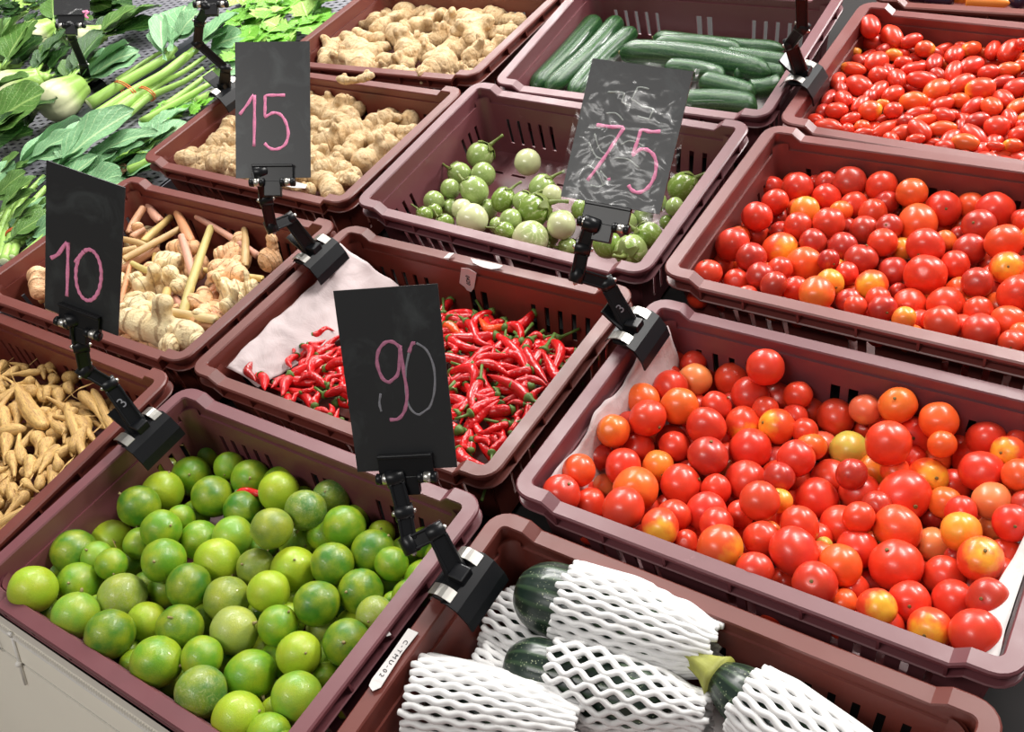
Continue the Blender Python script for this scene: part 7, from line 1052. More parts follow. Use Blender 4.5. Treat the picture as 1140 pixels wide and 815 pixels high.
# ---------------------------------------------------------------- crates
CW, CD, CH = .400, .2783, .095
def crate_mesh(mat, seed):
    mb = MB(); r = .020; dip = .0085; notch = .034; sl = .010
    # rounded rectangle loop
    def loop(off):
        pts = []
        hx, hy = CW / 2 - off, CD / 2 - off; rr = max(.003, r - off)
        n = 5
        cs = [(hx - rr, hy - rr, 0), (-hx + rr, hy - rr, 90), (-hx + rr, -hy + rr, 180), (hx - rr, -hy + rr, 270)]
        ys = [0] ; out = []
        for ci, (cx, cy, a0) in enumerate(cs):
            for i in range(n + 1):
                a = math.radians(a0 + 90 * i / n); out.append((cx + rr * math.cos(a), cy + rr * math.sin(a)))
            if ci in (0, 2):    # along the back / front edge: notch stations
                sgn = -1 if ci == 0 else 1
                for xx in (-(CW/2 - notch), -(CW/2 - notch - sl), -.13, -.065, 0, .065, .13, (CW/2 - notch - sl), (CW/2 - notch)):
                    out.append((-sgn * -1 * xx * 1.0 if False else (xx if sgn == 1 else -xx), hy if sgn == -1 else -hy))
            else:
                for yy in (-.09, -.045, 0, .045, .09): out.append((-hx if ci == 1 else hx, (-yy if ci == 1 else yy)))
        return out
    def zt(p):
        x, y = p
        if abs(y) > CD / 2 - .022 and abs(x) < CW / 2 - notch + 1e-4:
            d = CW / 2 - notch - abs(x); return -dip * min(1, d / sl)
        return 0
    # profile: (offset, z below local top, follows top?)
    prof = [(.0155, -.020), (.0150, -.0015), (.0140, 0), (.0015, 0), (0, -.0015), (0, -.0045), (.0075, -.0050), (.0080, -.0150), (.0010, -.0155), (0, -.0165), (.0005, -.0180), (.0125, -.0180)]
    loops = [loop(o) for o, _ in prof]; n = len(loops[0])
    vs = []; fs = []
    for lp, (o, dz) in zip(loops, prof):
        for p in lp: vs.append((p[0], p[1], zt(p) + dz))
    m = len(prof)
    for i in range(m - 1):
        for k in range(n): fs.append((i*n+k, i*n+(k+1) % n, (i+1)*n+(k+1) % n, (i+1)*n+k))
    mb.add(vs, fs)
    # little stiffening ribs in the rim groove
    for s in (-1, 1):
        for x in (-.155, -.11, -.055, 0, .055, .11, .155):
            z = zt((x, CD / 2)); mb.box((x - .0011, s * (CD/2 - .009), z - .017), (x + .0011, s * (CD/2 - .0006), z - .002))
        for y in (-.10, -.05, 0, .05, .10): mb.box((s * (CW/2 - .009), y - .0011, -.017), (s * (CW/2 - .0006), y + .0011, -.002))
    # walls with real slots
    th = .0024; tap = .010
    def wall(length, half, axis, s, slots, handle):
        zb, zm0, zm1, zt_ = -CH, -.076, -.040, -.012
        def P(u, w, z):      # u along, w outward thickness, z
            d = half - .0155 - tap * (-z / CH) + w; uu = u * (1 - .06 * (-z / CH))
            return (uu, s * d, z) if axis == 'x' else (s * d, uu, z)
        def pan(u0, u1, z0, z1):
            a = [P(u0, 0, z0), P(u1, 0, z0), P(u1, 0, z1), P(u0, 0, z1), P(u0, th, z0), P(u1, th, z0), P(u1, th, z1), P(u0, th, z1)]
            mb.add(a, [(0,1,2,3),(7,6,5,4),(0,4,5,1),(1,5,6,2),(2,6,7,3),(3,7,4,0)])
        h = length / 2 - .0150
        pan(-h, h, zm1, zt_ - .008); pan(-h, h, zb, zm0)
        cuts = sorted(slots); u = -h
        for (a, b_) in cuts: pan(u, a, zm0, zm1); u = b_
        pan(u, h, zm0, zm1)
    gx = []
    for k in range(5):
        a = -.152 + k * .0178; gx.append((a, a + .0062)); gx.append((-a - .0062, -a))
    gx.append((-.013, -.004)); gx.append((.004, .013))
    gy = []
    for k in range(3):
        a = -.098 + k * .0165; gy.append((a, a + .0055)); gy.append((-a - .0055, -a))
    for s in (-1, 1):
        wall(CW, CD / 2, 'x', s, gx, True); wall(CD, CW / 2, 'y', s, gy, False)
    # corner posts: rounded inner corners
    for sx in (-1, 1):
        for sy in (-1, 1):
            rr = .014; vs = []; fs = []
            for z in (-CH, -.012):
                hx = CW/2 - .0155 - tap * (-z / CH); hy = CD/2 - .0155 - tap * (-z / CH)
                for i in range(6):
                    a = math.pi / 2 * i / 5; vs.append((sx * (hx - rr + rr * math.cos(a)), sy * (hy - rr + rr * math.sin(a)), z))
                for i in range(6):
                    a = math.pi / 2 * i / 5; vs.append((sx * (hx - rr + (rr + .0024) * math.cos(a)), sy * (hy - rr + (rr + .0024) * math.sin(a)), z))
            for i in range(5): fs.append((i, i+1, 12+i+1, 12+i)); fs.append((6+i, 18+i, 18+i+1, 6+i+1))
            mb.add(vs, fs)
    # floor with drain slots
    hx, hy = CW/2 - .0255, CD/2 - .0255
    xs = [-hx]; 
    for k in range(9):
        c = -.144 + k * .036; xs += [c - .011, c + .011]
    xs.append(hx); ys = [-hy, -.072, -.068, -.024, -.020, .020, .024, .068, .072, hy]
    for i in range(len(xs) - 1):
        for j in range(len(ys) - 1):
            if i % 2 == 1 and j % 2 == 1: continue
            mb.box((xs[i], ys[j], -CH), (xs[i+1], ys[j+1], -CH + .003))
    return smoothed(mb.mesh('crate', mat, True), ang=.5)
CRM = {'m': crate_mesh(MAUVE, 1), 'r': crate_mesh(RUST, 2), 'b': crate_mesh(BROWN, 3)}
CINFO = {(1, 0): ('r', 'rust brown plastic crate at the left edge, holding fingerroot'), (1, 1): ('m', 'mauve plastic crate in the front left, holding green limes'),
 (1, 2): ('r', 'rust brown plastic crate at the bottom, holding foam-wrapped squash'), (2, 0): ('r', 'rust brown plastic crate holding galangal and pink stalks'),
 (2, 1): ('r', 'rust brown plastic crate in the middle, holding red chillies'), (2, 2): ('m', 'mauve plastic crate at the right, holding the largest tomatoes'),
 (3, 0): ('r', 'rust brown plastic crate holding ginger below the sign reading 15'), (3, 1): ('m', 'mauve plastic crate holding round green eggplants'),
 (3, 2): ('b', 'mauve brown plastic crate of small round tomatoes, middle of the right column'), (4, 0): ('r', 'rust brown plastic crate of ginger at the top of the picture'),
 (4, 1): ('m', 'mauve plastic crate holding cucumbers at the top'), (4, 2): ('b', 'rust brown plastic crate of plum tomatoes in the top right corner')}
CMAT = {}
for rc, b, (a, pi_, ro) in [(tuple(q[0]), q[1], q[2]) for q in DATA['CR']]:
    M = Matrix.Translation((b[0] + .2, b[1] + CD / 2, b[2])) @ Matrix.Rotation(a, 4, 'Z') @ Matrix.Rotation(pi_, 4, 'X') @ Matrix.Rotation(-ro, 4, 'Y')
    CMAT[rc] = M; m_, lab = CINFO[rc]
    tag(link('crate', CRM[m_], None, M), lab, 'crate', 'plastic produce crates on the display')
M = Matrix.Translation((.632, 1.172 + CD / 2, .022)); CMAT[(5, 2)] = M
tag(link('crate', CRM['r'], None, M), 'rust brown plastic crate at the very top right edge, holding carrots', 'crate', 'plastic produce crates on the display')

# ---------------------------------------------------------------- labelling by look and place
CI = CAMW.inverted()
def px(o):
    p = CI @ (DECK @ o.matrix_basis.translation); f = CM['f']; return (570 + f * p.x / -p.z, 407.5 - f * p.y / -p.z)
ORD = ['', 'second ', 'third ', 'fourth ', 'fifth ', 'sixth ', 'seventh ', 'eighth ', 'ninth ', 'tenth ', 'eleventh ', 'twelfth ']
NUM = ['', 'one', 'two', 'three', 'four', 'five', 'six', 'seven', 'eight', 'nine', 'ten', 'eleven', 'twelve', 'thirteen', 'fourteen']
def label_all(items, noun, where, cat, group, cx=3, cy=3):
    """items: (object, look). Zones are cut in the picture of the pile, then ordered left to right."""
    P = [px(o) for o, _ in items]; us = sorted(p[0] for p in P); vs = sorted(p[1] for p in P)
    qu = lambda s, v, n: min(n - 1, int(n * sum(1 for a in s if a < v) / len(s)))
    H = {3: ['left', 'middle', 'right'], 4: ['far left', 'left', 'right', 'far right'], 2: ['left', 'right'], 5: ['far left', 'left', 'middle', 'right', 'far right']}[cx]
    V = {3: ['upper', 'middle', 'lower'], 4: ['top', 'upper', 'lower', 'bottom'], 2: ['upper', 'lower'], 5: ['top', 'upper', 'middle', 'lower', 'bottom']}[cy]
    cell = {}
    for (o, look), p in zip(items, P):
        z = V[qu(vs, p[1], cy)] + ' ' + H[qu(us, p[0], cx)]
        z = z.replace('middle middle', 'middle'); cell.setdefault((look, z), []).append((p[0], o))
    for (look, z), L_ in cell.items():
        L_.sort(key=lambda a: a[0]); n = len(L_)
        for i, (u, o) in enumerate(L_):
            k, side = (i, 'left') if i < (n + 1) // 2 else (n - 1 - i, 'right')
            pos = '' if n == 1 else ('%smost ' % side if k == 0 else '%sfrom %s ' % (ORD[min(k, 11)], side))
            tag(o, '%s %s, %sat %s of %s' % (look, noun, pos, z, where), cat, group)
def rand_rot(): return Euler((rnd.uniform(0, 6.28), rnd.uniform(0, 6.28), rnd.uniform(0, 6.28))).to_matrix().to_4x4()
def aim(d, roll=None):
    q = Vector(d).normalized().to_track_quat('Z', 'Y').to_matrix().to_4x4()
    return q @ Matrix.Rotation(rnd.uniform(0, 6.28) if roll is None else roll, 4, 'Z')
CP = Vector(CM['C'])
def toward(p, spread=.7):
    d = (CP - Vector(p)).normalized(); return (d + Vector((rnd.gauss(0, spread), rnd.gauss(0, spread), rnd.gauss(0, spread))) * .6).normalized()

def fruit_mesh(name, mat, seed, ax=(1, 1, 1), lump=.03, dim=.0, n=20, k=28, point=0):
    mb = MB(); v, f = ball(0, 0, 0, 1, n, k); R_ = random.Random(seed); off = Vector((R_.uniform(0, 90),) * 3); out = []
    for p in v:
        p = Vector(p); q = p * (1 + lump * noise.noise(p * 1.3 + off))
        if dim: q = q * (1 - dim * math.exp(-((1 - p.z) / .035)) - dim * .5 * math.exp(-((1 + p.z) / .03)))
        if point: q.z += point * max(0, p.z) ** 6 - point * 0
        out.append((q.x * ax[0], q.y * ax[1], q.z * ax[2]))
    mb.add(out, f); return mb.mesh(name, mat)
def star(name, mat, n=5, r=.16, z=.985):
    mb = MB(); vs = [(0, 0, z - .04)]; fs = []
    for i in range(2 * n):
        a = math.pi * i / n; q = r if i % 2 == 0 else r * .4; vs.append((q * math.cos(a), q * math.sin(a), z - .0 if i % 2 == 0 else z - .02))
    vs += [(x, y, zz - .05) for x, y, zz in vs]
    m = 2 * n + 1
    for i in range(2 * n): j = (i + 1) % (2 * n); fs.append((0, 1 + i, 1 + j)); fs.append((m, m + 1 + j, m + 1 + i)); fs.append((1 + i, m + 1 + i, m + 1 + j, 1 + j))
    mb.add(vs, fs); return mb.mesh(name, mat)

# ---- limes
LM = [fruit_mesh('lime', LIMEM, i, (1, 1, a), .035, .0, point=.05) for i, a in enumerate((.97, 1.02, 1.0, .94, 1.05))]
mb = MB(); mb.tube([(0, 0, .97), (0.01, 0, 1.06), (.03, 0, 1.13)], [.085, .06, .055], 8); NUB = mb.mesh('stem_end', STEMB)
mb = MB(); mb.tube([(0, 0, .97), (0.02, 0, 1.12), (.10, .02, 1.32)], [.09, .05, .06], 8); NUBL = mb.mesh('stem_end', STEMB)
LC = {'d': ((.050, .19, .012, 1), 'dark green'), 'm': ((.125, .31, .014, 1), 'mid green'), 'l': ((.19, .40, .035, 1), 'light green'), 'y': ((.34, .50, .025, 1), 'yellow-green'),
      'o': ((.19, .27, .04, .75), 'olive green'), 'k': ((.075, .20, .035, .35), 'scarred dark green'), 'w': ((.24, .34, .06, .2), 'scarred pale green'), 'p': ((.33, .40, .10, .9), 'dull pale green')}
its = []
for i, (x, y, z, r, c, bh) in enumerate(DATA['lime']):
    p = (x / 1e4, y / 1e4, z / 1e4); r /= 1e4
    R_ = aim(toward(p, .9)) if rnd.random() < .6 else rand_rot()
    o = link('lime', LM[i % 5], None, Matrix.Translation(p) @ R_ @ S3(r), LC[c][0])
    if rnd.random() < .75: link('stem_end', NUBL if i % 9 == 0 else NUB, o)
    its.append((o, ('half-buried ' if bh else '') + LC[c][1]))
label_all(its, 'lime', 'the lime heap', 'lime', 'limes heaped in the front left crate', 4, 4)

# ---- tomatoes
TCc = {'r': ((.66, .026, .015, 1), 'red'), 'd': ((.38, .010, .014, 1), 'dark red'), 'o': ((.82, .095, .018, .8), 'orange-red'), 'p': ((.76, .19, .075, .9), 'pinkish orange'),
      'y': ((.86, .26, .03, .5), 'yellow-orange'), 'g': ((.48, .58, .07, 1), 'green'), 'h': ((.76, .055, .016, .0), 'yellow-patched red')}
TM = [fruit_mesh('tomato', TOM, 20 + i, a, .045, .06) for i, a in enumerate(((1, 1, .93), (1, .98, 1.03), (1.02, .97, .90), (.97, 1, 1.08), (1, 1, 1)))]
mb = MB(); mb.tube([(0, 0, .90), (0, 0, .955), (0, 0, .965)], [.075, .085, .05], 10)
SCAR = mb.mesh('stem_scar', simple('tomato_scar', srgb(110, 90, 40), .7))
def put_tomatoes(key, name, noun, where, group, cx, cy, meshes):
    its = []
    for i, (x, y, z, r, c, bh) in enumerate(DATA[key]):
        p = (x / 1e4, y / 1e4, z / 1e4); r /= 1e4; face = c in 'hy' or rnd.random() < .38
        R_ = aim(toward(p, .75 if c == 'h' else 1.0)) if face else aim(-toward(p, 1.2))
        cc = list(TCc[c][0]); j = rnd.uniform(.88, 1.1); cc[0] *= j; cc[1] *= rnd.uniform(.7, 1.5)
        o = link(name, meshes[i % len(meshes)], None, Matrix.Translation(p) @ R_ @ S3(r), cc)
        if face and bh != 1: link('stem_scar', SCAR, o)
        its.append((o, ('half-buried ' if bh else '') + TCc[c][1]))
    label_all(its, noun, where, 'tomato', group, cx, cy)
put_tomatoes('tomato', 'tomato', 'tomato', 'the large-tomato pile', 'large tomatoes heaped in the lower right crate', 5, 5, TM)
put_tomatoes('salad', 'small_tomato', 'round tomato', 'the round-tomato pile', 'small round tomatoes heaped in the middle right crate', 5, 5, TM)
PM = [fruit_mesh('plum_tomato', TOM, 40 + i, (1, 1, 1), .05, .03) for i in range(4)]
its = []
for i, (x, y, z, a, b_, yaw, c, bh) in enumerate(DATA['plum']):
    p = (x / 1e4, y / 1e4, z / 1e4); a /= 1e4; b_ /= 1e4
    d = Vector((math.cos(math.radians(yaw)), math.sin(math.radians(yaw)), rnd.uniform(-.25, .25)))
    if rnd.random() < .5: d = -d
    cc = list(TCc[c][0]); cc[0] *= rnd.uniform(.85, 1.08); cc[1] *= rnd.uniform(.7, 1.4)
    o = link('plum_tomato', PM[i % 4], None, Matrix.Translation(p) @ aim(d) @ S3(b_, b_, a), cc)
    its.append((o, ('half-buried ' if bh else '') + TCc[c][1]))
label_all(its, 'plum tomato', 'the plum pile', 'tomato', 'plum tomatoes heaped in the top right crate', 5, 5)

# ---- round eggplants
EM = [fruit_mesh('round_eggplant', EGGM, 60 + i, (1, 1, a), .04, .02) for i, a in enumerate((.95, 1.0, 1.08))]
def calyx_mesh():
    mb = MB(); n = 5; vs = []; fs = []; rings = 7; k = 40
    for i in range(rings):
        t = i / (rings - 1)
        for j in range(k):
            a = 2 * math.pi * j / k; lobe = .5 + .5 * math.cos(n * a); ex = .16 + (.42 + .55 * lobe ** 1.5) * t
            rad = 1.035 + .06 * t * t; th = ex * .95; vs.append((rad * math.sin(th) * math.cos(a), rad * math.sin(th) * math.sin(a), rad * math.cos(th) * 1.0 + .03))
    m = len(vs); vs += [(x * .95, y * .95, z * .95 - .02) for x, y, z in vs]
    for i in range(rings - 1):
        for j in range(k):
            q = (i*k+j, i*k+(j+1) % k, (i+1)*k+(j+1) % k, (i+1)*k+j); fs.append(q); fs.append(tuple(m + t for t in q[::-1]))
    for j in range(k): a_, b2 = (rings-1)*k+j, (rings-1)*k+(j+1) % k; fs.append((a_, b2, m+b2, m+a_))
    mb.add(vs, fs); return mb.mesh('calyx', CALYX)
CAL = calyx_mesh(); mb = MB(); mb.tube([(0, 0, .98), (.02, 0, 1.2), (.12, .02, 1.55), (.32, .05, 1.95), (.45, .06, 2.15)], [.24, .15, .11, .105, .13], 10); EST = mb.mesh('stem', CALYX)
EC = {'c': ((.58, .60, .33, 1), 'cream-white'), 'm': ((.29, .39, .12, 1), 'striped green'), 'g': ((.18, .27, .045, 1), 'deep green')}
its = []
for i, (x, y, z, r, c, bh, yaw) in enumerate(DATA['eggplant']):
    p = Vector((x / 1e4, y / 1e4, z / 1e4)); r /= 1e4
    if yaw != -999: d = Vector((math.cos(math.radians(yaw)), math.sin(math.radians(yaw)), .35))
    else: d = -toward(p, 1.1)
    o = link('round_eggplant', EM[i % 3], None, Matrix.Translation(p) @ aim(d) @ S3(r), EC[c][0])
    if yaw != -999:
        link('calyx', CAL, o); link('stem', EST, o)
    its.append((o, ('half-buried ' if bh else '') + EC[c][1] + (' stalked' if yaw != -999 else '')))
label_all(its, 'round eggplant', 'the eggplant crate', 'eggplant', 'round eggplants loose in the middle crate', 3, 3)

# ---- long things between two points
def along(a, b, roll=None, z=None):
    a, b = Vector(a), Vector(b); M = frame(a, b - a, z)
    return M @ Matrix.Rotation(rnd.uniform(0, 6.28) if roll is None else roll, 4, 'X'), (b - a).length
def chilli_mesh(seed, bend, s2):
    mb = MB(); n = 16; P = []; Rr = []
    for i in range(n + 1):
        t = i / n; P.append((t, 1.5 * bend * math.sin(math.pi * t) + 1.4 * s2 * math.sin(2 * math.pi * t), .25 * s2 * math.sin(3 * math.pi * t)))
        Rr.append(.085 * (min(1, .62 + 3.2 * t) if t < .2 else 1) * (max(.05, (1 - ((t - .2) / .8) ** 2.2)) ** .85 if t > .2 else 1))
    mb.tube(P, Rr, 12, upright=True); return mb.mesh('chilli', CHIL)
CHM = [chilli_mesh(i, b, s) for i, (b, s) in enumerate(((.02, .01), (.10, .02), (-.12, .03), (.06, -.04), (-.05, .0), (.17, 0), (-.08, -.03)))]
def cstem(bx):
    mb = MB(); mb.tube([(.02, 0, 0), (-.02, 0, 0), (-.07, 0, 0), (-.12, bx * .1, 0), (-.3, bx * .5, .02), (-.5, bx, .04)], [.075, .078, .05, .026, .020, .024], 8); return mb.mesh('stem', CSTEM)
CST = [cstem(b) for b in (0, .12, -.15)]
mb = MB(); mb.tube([(.03, 0, 0), (0, 0, 0), (-.05, 0, 0), (-.09, .01, 0)], [.074, .080, .05, .03], 8); CSH = mb.mesh('stem', CSTEM)
its = []; cc_ = {'r': (.62, .008, .012, 1), 'o': (.85, .10, .012, 1), 'd': (.22, .012, .012, 1)}
for i, row in enumerate(DATA['chilli']):
    a, b, w, c = [q / 1e4 for q in row[:3]], [q / 1e4 for q in row[3:6]], row[6] / 1e4, row[7]
    M, l = along(a, b, rnd.choice((0, 0, .4, -.4, math.pi))); q = min(w / .085 * 1.45, l * 2.0)
    col = list(cc_[c]); col[0] *= rnd.uniform(.8, 1.15)
    o = link('chilli', CHM[i % 7], None, M @ S3(l, q, q), col); o.scale
    st = link('stem', CST[i % 3] if i % 3 == 0 else CSH, o)
    its.append((o, {'r': 'red', 'o': 'orange-red', 'd': 'black-tipped dark'}[c] + (' short' if l < .03 else ' long' if l > .045 else '')))
label_all(its, 'chilli', 'the chilli heap', 'chilli', 'red chillies heaped in the middle crate', 5, 5)

def ginger_mesh(seed, asp):
    R_ = random.Random(seed); balls = []; w = asp / 2; n = 9; by = R_.uniform(-.35, .35) * asp
    for i in range(n):
        t = i / (n - 1); x = w * .8 + t * (1 - 1.6 * w); y = by * math.sin(math.pi * t); rr = w * (.78 + .30 * abs(math.sin(t * math.pi * R_.uniform(1.6, 2.6) + seed)))
        balls.append((x, y, R_.uniform(-.05, .05) * w, min(rr, w * 1.05)))
    for j in range(R_.randint(2, 4)):
        t = R_.uniform(.12, .95); a = R_.uniform(0, 6.28); x = w * .8 + t * (1 - 1.6 * w); d = w * R_.uniform(.9, 1.3)
        for q, s in ((.55, .62), (1.0, .50), (1.3, .42)):
            balls.append((x + .25 * q * d, by * math.sin(math.pi * t) + math.cos(a) * d * q, math.sin(a) * d * q, w * s))
    return blob('ginger_root', balls, .022, GING, 3, .02, 9)
GM = [(asp, ginger_mesh(100 + i, asp)) for i, asp in enumerate((.34, .38, .42, .46, .50, .56, .62, .70, .44, .52))]
def put_roots(key, name, noun, where, cat, group, meshes, k=1.0, cx=3, cy=3, look=lambda l, w, c: 'tan'):
    its = []
    for i, row in enumerate(DATA[key]):
        a, b, w, c = [q / 1e4 for q in row[:3]], [q / 1e4 for q in row[3:6]], row[6] / 1e4, row[7]
        M, l = along(a, b); asp = 2 * w / max(l, 1e-3)
        cand = sorted(meshes, key=lambda t: abs(t[0] - asp))[:4]; am, me = cand[i % len(cand)]
        f = max(.7, min(1.7, asp / am)) * k
        o = link(name, me, None, M @ S3(l, l * f, l * f), (1, .74, .68, 1) if c == 'p' else (1, 1, 1, 1)); its.append((o, look(l, w, c)))
    label_all(its, noun, where, cat, group, cx, cy)
gl = lambda l, w, c: ('small ' if l < .028 else 'big ' if l > .05 else '') + ('stubby' if 2 * w / l > .55 else 'slim')
put_roots('ginger_back', 'ginger_root', 'ginger root', 'the topmost ginger heap', 'ginger', 'ginger roots in the topmost ginger crate', GM, 1.08, 4, 4, gl)
put_roots('ginger', 'ginger_root', 'ginger root', 'the lower ginger heap', 'ginger', 'ginger roots in the crate below the sign reading 15', GM, 1.1, 4, 4, gl)
# the root that hangs over the back rim of the lower ginger crate
def at(u, v, z):
    d = _R.to_3x3() @ Vector(((u - 570) / CM['f'], -(v - 407.5) / CM['f'], -1)); t = (z - CP.z) / d.z; return CP + d * t
def at_y(u, v, y):
    d = _R.to_3x3() @ Vector(((u - 570) / CM['f'], -(v - 407.5) / CM['f'], -1)); t = (y - CP.y) / d.y; return CP + d * t
hang = blob('ginger_root', [(t, -.5 * math.sin(t * 3.1) * .55, 0, .15 + .03 * math.sin(9 * t)) for t in [i / 9 for i in range(10)]] + [(.1, .16, .05, .10), (.55, -.40, .1, .13), (.9, .1, .12, .1)], .03, GING, 3, .02, 9)
a = at(379, 88, .035); b = at(412, 84, .036)
M = frame(a, b - a, (0, 0, 1)); tag(link('ginger_root', hang, None, M @ S3((b - a).length, .036, .036)), 'curved knobbly ginger root lying over the rim between the two ginger crates', 'ginger', 'ginger roots in the topmost ginger crate')
# ---- fingerroot
def finger_mesh(seed):
    R_ = random.Random(seed); mb = MB(); n = 18; P = []; Q = []; bd = R_.uniform(-.5, .5)
    pr = [(0, .25), (.05, .62), (.14, .95), (.26, 1.0), (.38, .86), (.52, .58), (.68, .42), (.85, .34), (1, .20)] if seed % 3 else [(0, .4), (.06, .8), (.2, 1), (.45, .95), (.7, .85), (.88, .6), (1, .28)]
    for i in range(n + 1):
        t = i / n; k = max(j for j in range(len(pr)) if pr[j][0] <= t + 1e-9); k = min(k, len(pr) - 2); f = (t - pr[k][0]) / (pr[k+1][0] - pr[k][0])
        P.append((t, bd * math.sin(math.pi * t), .3 * bd * math.sin(2 * math.pi * t))); Q.append((pr[k][1] * (1 - f) + pr[k+1][1] * f) * (1 + .05 * math.sin(i * 2.1 + seed)))
    mb.tube(P, Q, 14, upright=True)
    return mb.mesh('fingerroot', FING)
FM = [finger_mesh(i) for i in range(8)]
def hair(seed):
    R_ = random.Random(seed); mb = MB(); s = R_.choice((-1, 1)); mb.tube([(.98, 0, 0), (1.2, .4 * s, .3), (1.5, 1.3 * s, .2), (1.75, 1.8 * s, -.4), (2.1, 1.7 * s, -.8)], [.10, .06, .05, .045, .03], 6); return mb.mesh('root_hair', FING)
HM = [hair(i) for i in range(3)]
its = []
for i, row in enumerate(DATA['fingerroot']):
    a, b, w, c = [q / 1e4 for q in row[:3]], [q / 1e4 for q in row[3:6]], min(row[6] / 1e4 * .98, .0105), row[7]
    M, l = along(a, b); l *= 1.3; o = link('fingerroot', FM[i % 8], None, M @ S3(max(l, 2 * w), w, w))
    if i % 2 == 0: link('root_hair', HM[i % 3 if i % 2 else (i // 3) % 3], o)
    its.append((o, 'long' if l > .04 else 'stubby' if l < .02 else 'middling'))
label_all(its, 'tan fingerroot finger', 'the fingerroot heap', 'fingerroot', 'fingerroot fingers in the crate at the left edge', 4, 4)
# ---- galangal
sm_ = []
for s in range(3):
    mb = MB(); mb.tube([(0, 0, 0), (.3, .3 * (s - 1), 0), (.7, .3 * (s - 1), .1), (1, 0, 0)], [1.0, 1.05, 1.15, 1.15], 12, upright=True); me = mb.mesh('galangal_stalk', STALKM); sm_.append(me)
mb = MB(); mb.tube([(-.006, 0, 0), (.001, 0, 0)], [.94, .96], 12, upright=True); CUTM = mb.mesh('cut_end', CUTF)
SCOL = {'p': (srgb(205, 140, 130), 'pink'), 'o': (srgb(206, 128, 92), 'orange-pink'), 'b': (srgb(186, 124, 98), 'brownish pink'), 'y': (srgb(206, 172, 98), 'yellow'), 't': (srgb(184, 148, 98), 'tan'), 'l': (srgb(180, 168, 98), 'greenish yellow'), 'c': (srgb(226, 200, 148), 'cream')}
its = []
for i, row in enumerate(DATA['galstalk']):
    a, b, w, c = [q / 1e4 for q in row[:3]], [q / 1e4 for q in row[3:6]], row[6] / 1e4, row[7]
    if i in (0, 1, 2, 3, 6, 7, 8): a[2] += .010
    M, l = along(a, b, 0); o = link('galangal_stalk', sm_[i % 3], None, M @ S3(l, w, w), (*SCOL[c][0], 1)); link('cut_end', CUTM, o)
    its.append((o, SCOL[c][1]))
label_all(its, 'galangal stalk', 'the galangal crate', 'galangal', 'cut galangal stalks in their crate', 3, 3)
def gal_mesh(seed, asp):
    R_ = random.Random(seed); balls = []; w = asp / 2; by = R_.uniform(-.3, .3) * asp
    for i in range(12):
        t = i / 11; balls.append((w * .8 + t * (1 - 1.6 * w), by * math.sin(math.pi * t) * 1.6, 0, w * (.9 + .08 * math.sin(i * 1.7 + seed))))
    for j in range(R_.randint(1, 2)):
        t = R_.uniform(.2, .8); s = R_.choice((-1, 1))
        for q in (.6, 1.0, 1.5): balls.append((t + .2 * q * w, s * w * q * 1.1, w * .2 * q, w * .55))
    return blob('galangal_root', balls, .026, GALR, 3, .015, 7)
GA = [(a_, gal_mesh(200 + i, a_)) for i, a_ in enumerate((.32, .45, .6, .75, .9, .38))]
put_roots('galroot', 'galangal_root', 'galangal root', 'the galangal crate', 'galangal', 'ringed galangal roots in their crate', GA, 1.2, 3, 3, lambda l, w, c: ('thick' if w > .0095 else 'slim') + (' cream' if c == 'c' else ' pinkish'))
# ---- cucumbers
def cuke_mesh(bend):
    mb = MB(); P = []; Q = []
    for i in range(29):
        t = i / 28; P.append((t, bend * math.sin(math.pi * t), 0)); e = min(t, 1 - t); Q.append(max(.12, min(1, (1 - (1 - min(1, e / .13)) ** 2.2) ** .6)) * (1 - .10 * t))
    mb.tube(P, Q, 24, upright=True); return mb.mesh('cucumber', CUKE)
KM = [cuke_mesh(b) for b in (.2, .5, -.4, .8)]
mb = MB(); mb.tube([(-.004, 0, 0), (.010, 0, 0)], [.14, .20], 8, upright=True); KT = mb.mesh('stem_end', STEMB)
its = []
for i, row in enumerate(DATA['cuke']):
    a, b, w = [q / 1e4 for q in row[:3]], [q / 1e4 for q in row[3:6]], row[6] / 1e4 * 1.2
    M, l = along(a, b, 0); o = link('cucumber', KM[i % 4], None, M @ S3(l, w, w)); link('stem_end', KT, o); its.append((o, 'upright lying' if i < 3 else 'crosswise lying'))
names = ['leftmost cucumber, pointing straight away into the back corner', 'second cucumber from the left, pointing away beside the leftmost one', 'third slanting cucumber, half hidden by the top of the 75 sign',
 'long pale-lit cucumber lying across just above the 75 sign', 'short cucumber lying across, second from the front right of its crate', 'lowest cucumber lying across at the front right of its crate',
 'rearmost cucumber lying across against the back wall of its crate', 'cucumber lying across just in front of the rearmost one', 'cucumber at the right side between the long one and the rearmost', 'cucumber below the long crosswise one, mostly hidden by the 75 sign',
 'buried cucumber end at the right wall beside the black clamp', 'buried cucumber at the right wall, nearer the back corner']
for (o, _), nm in zip(its, names): tag(o, 'dark green ' + nm, 'cucumber', 'cucumbers in the top crate')

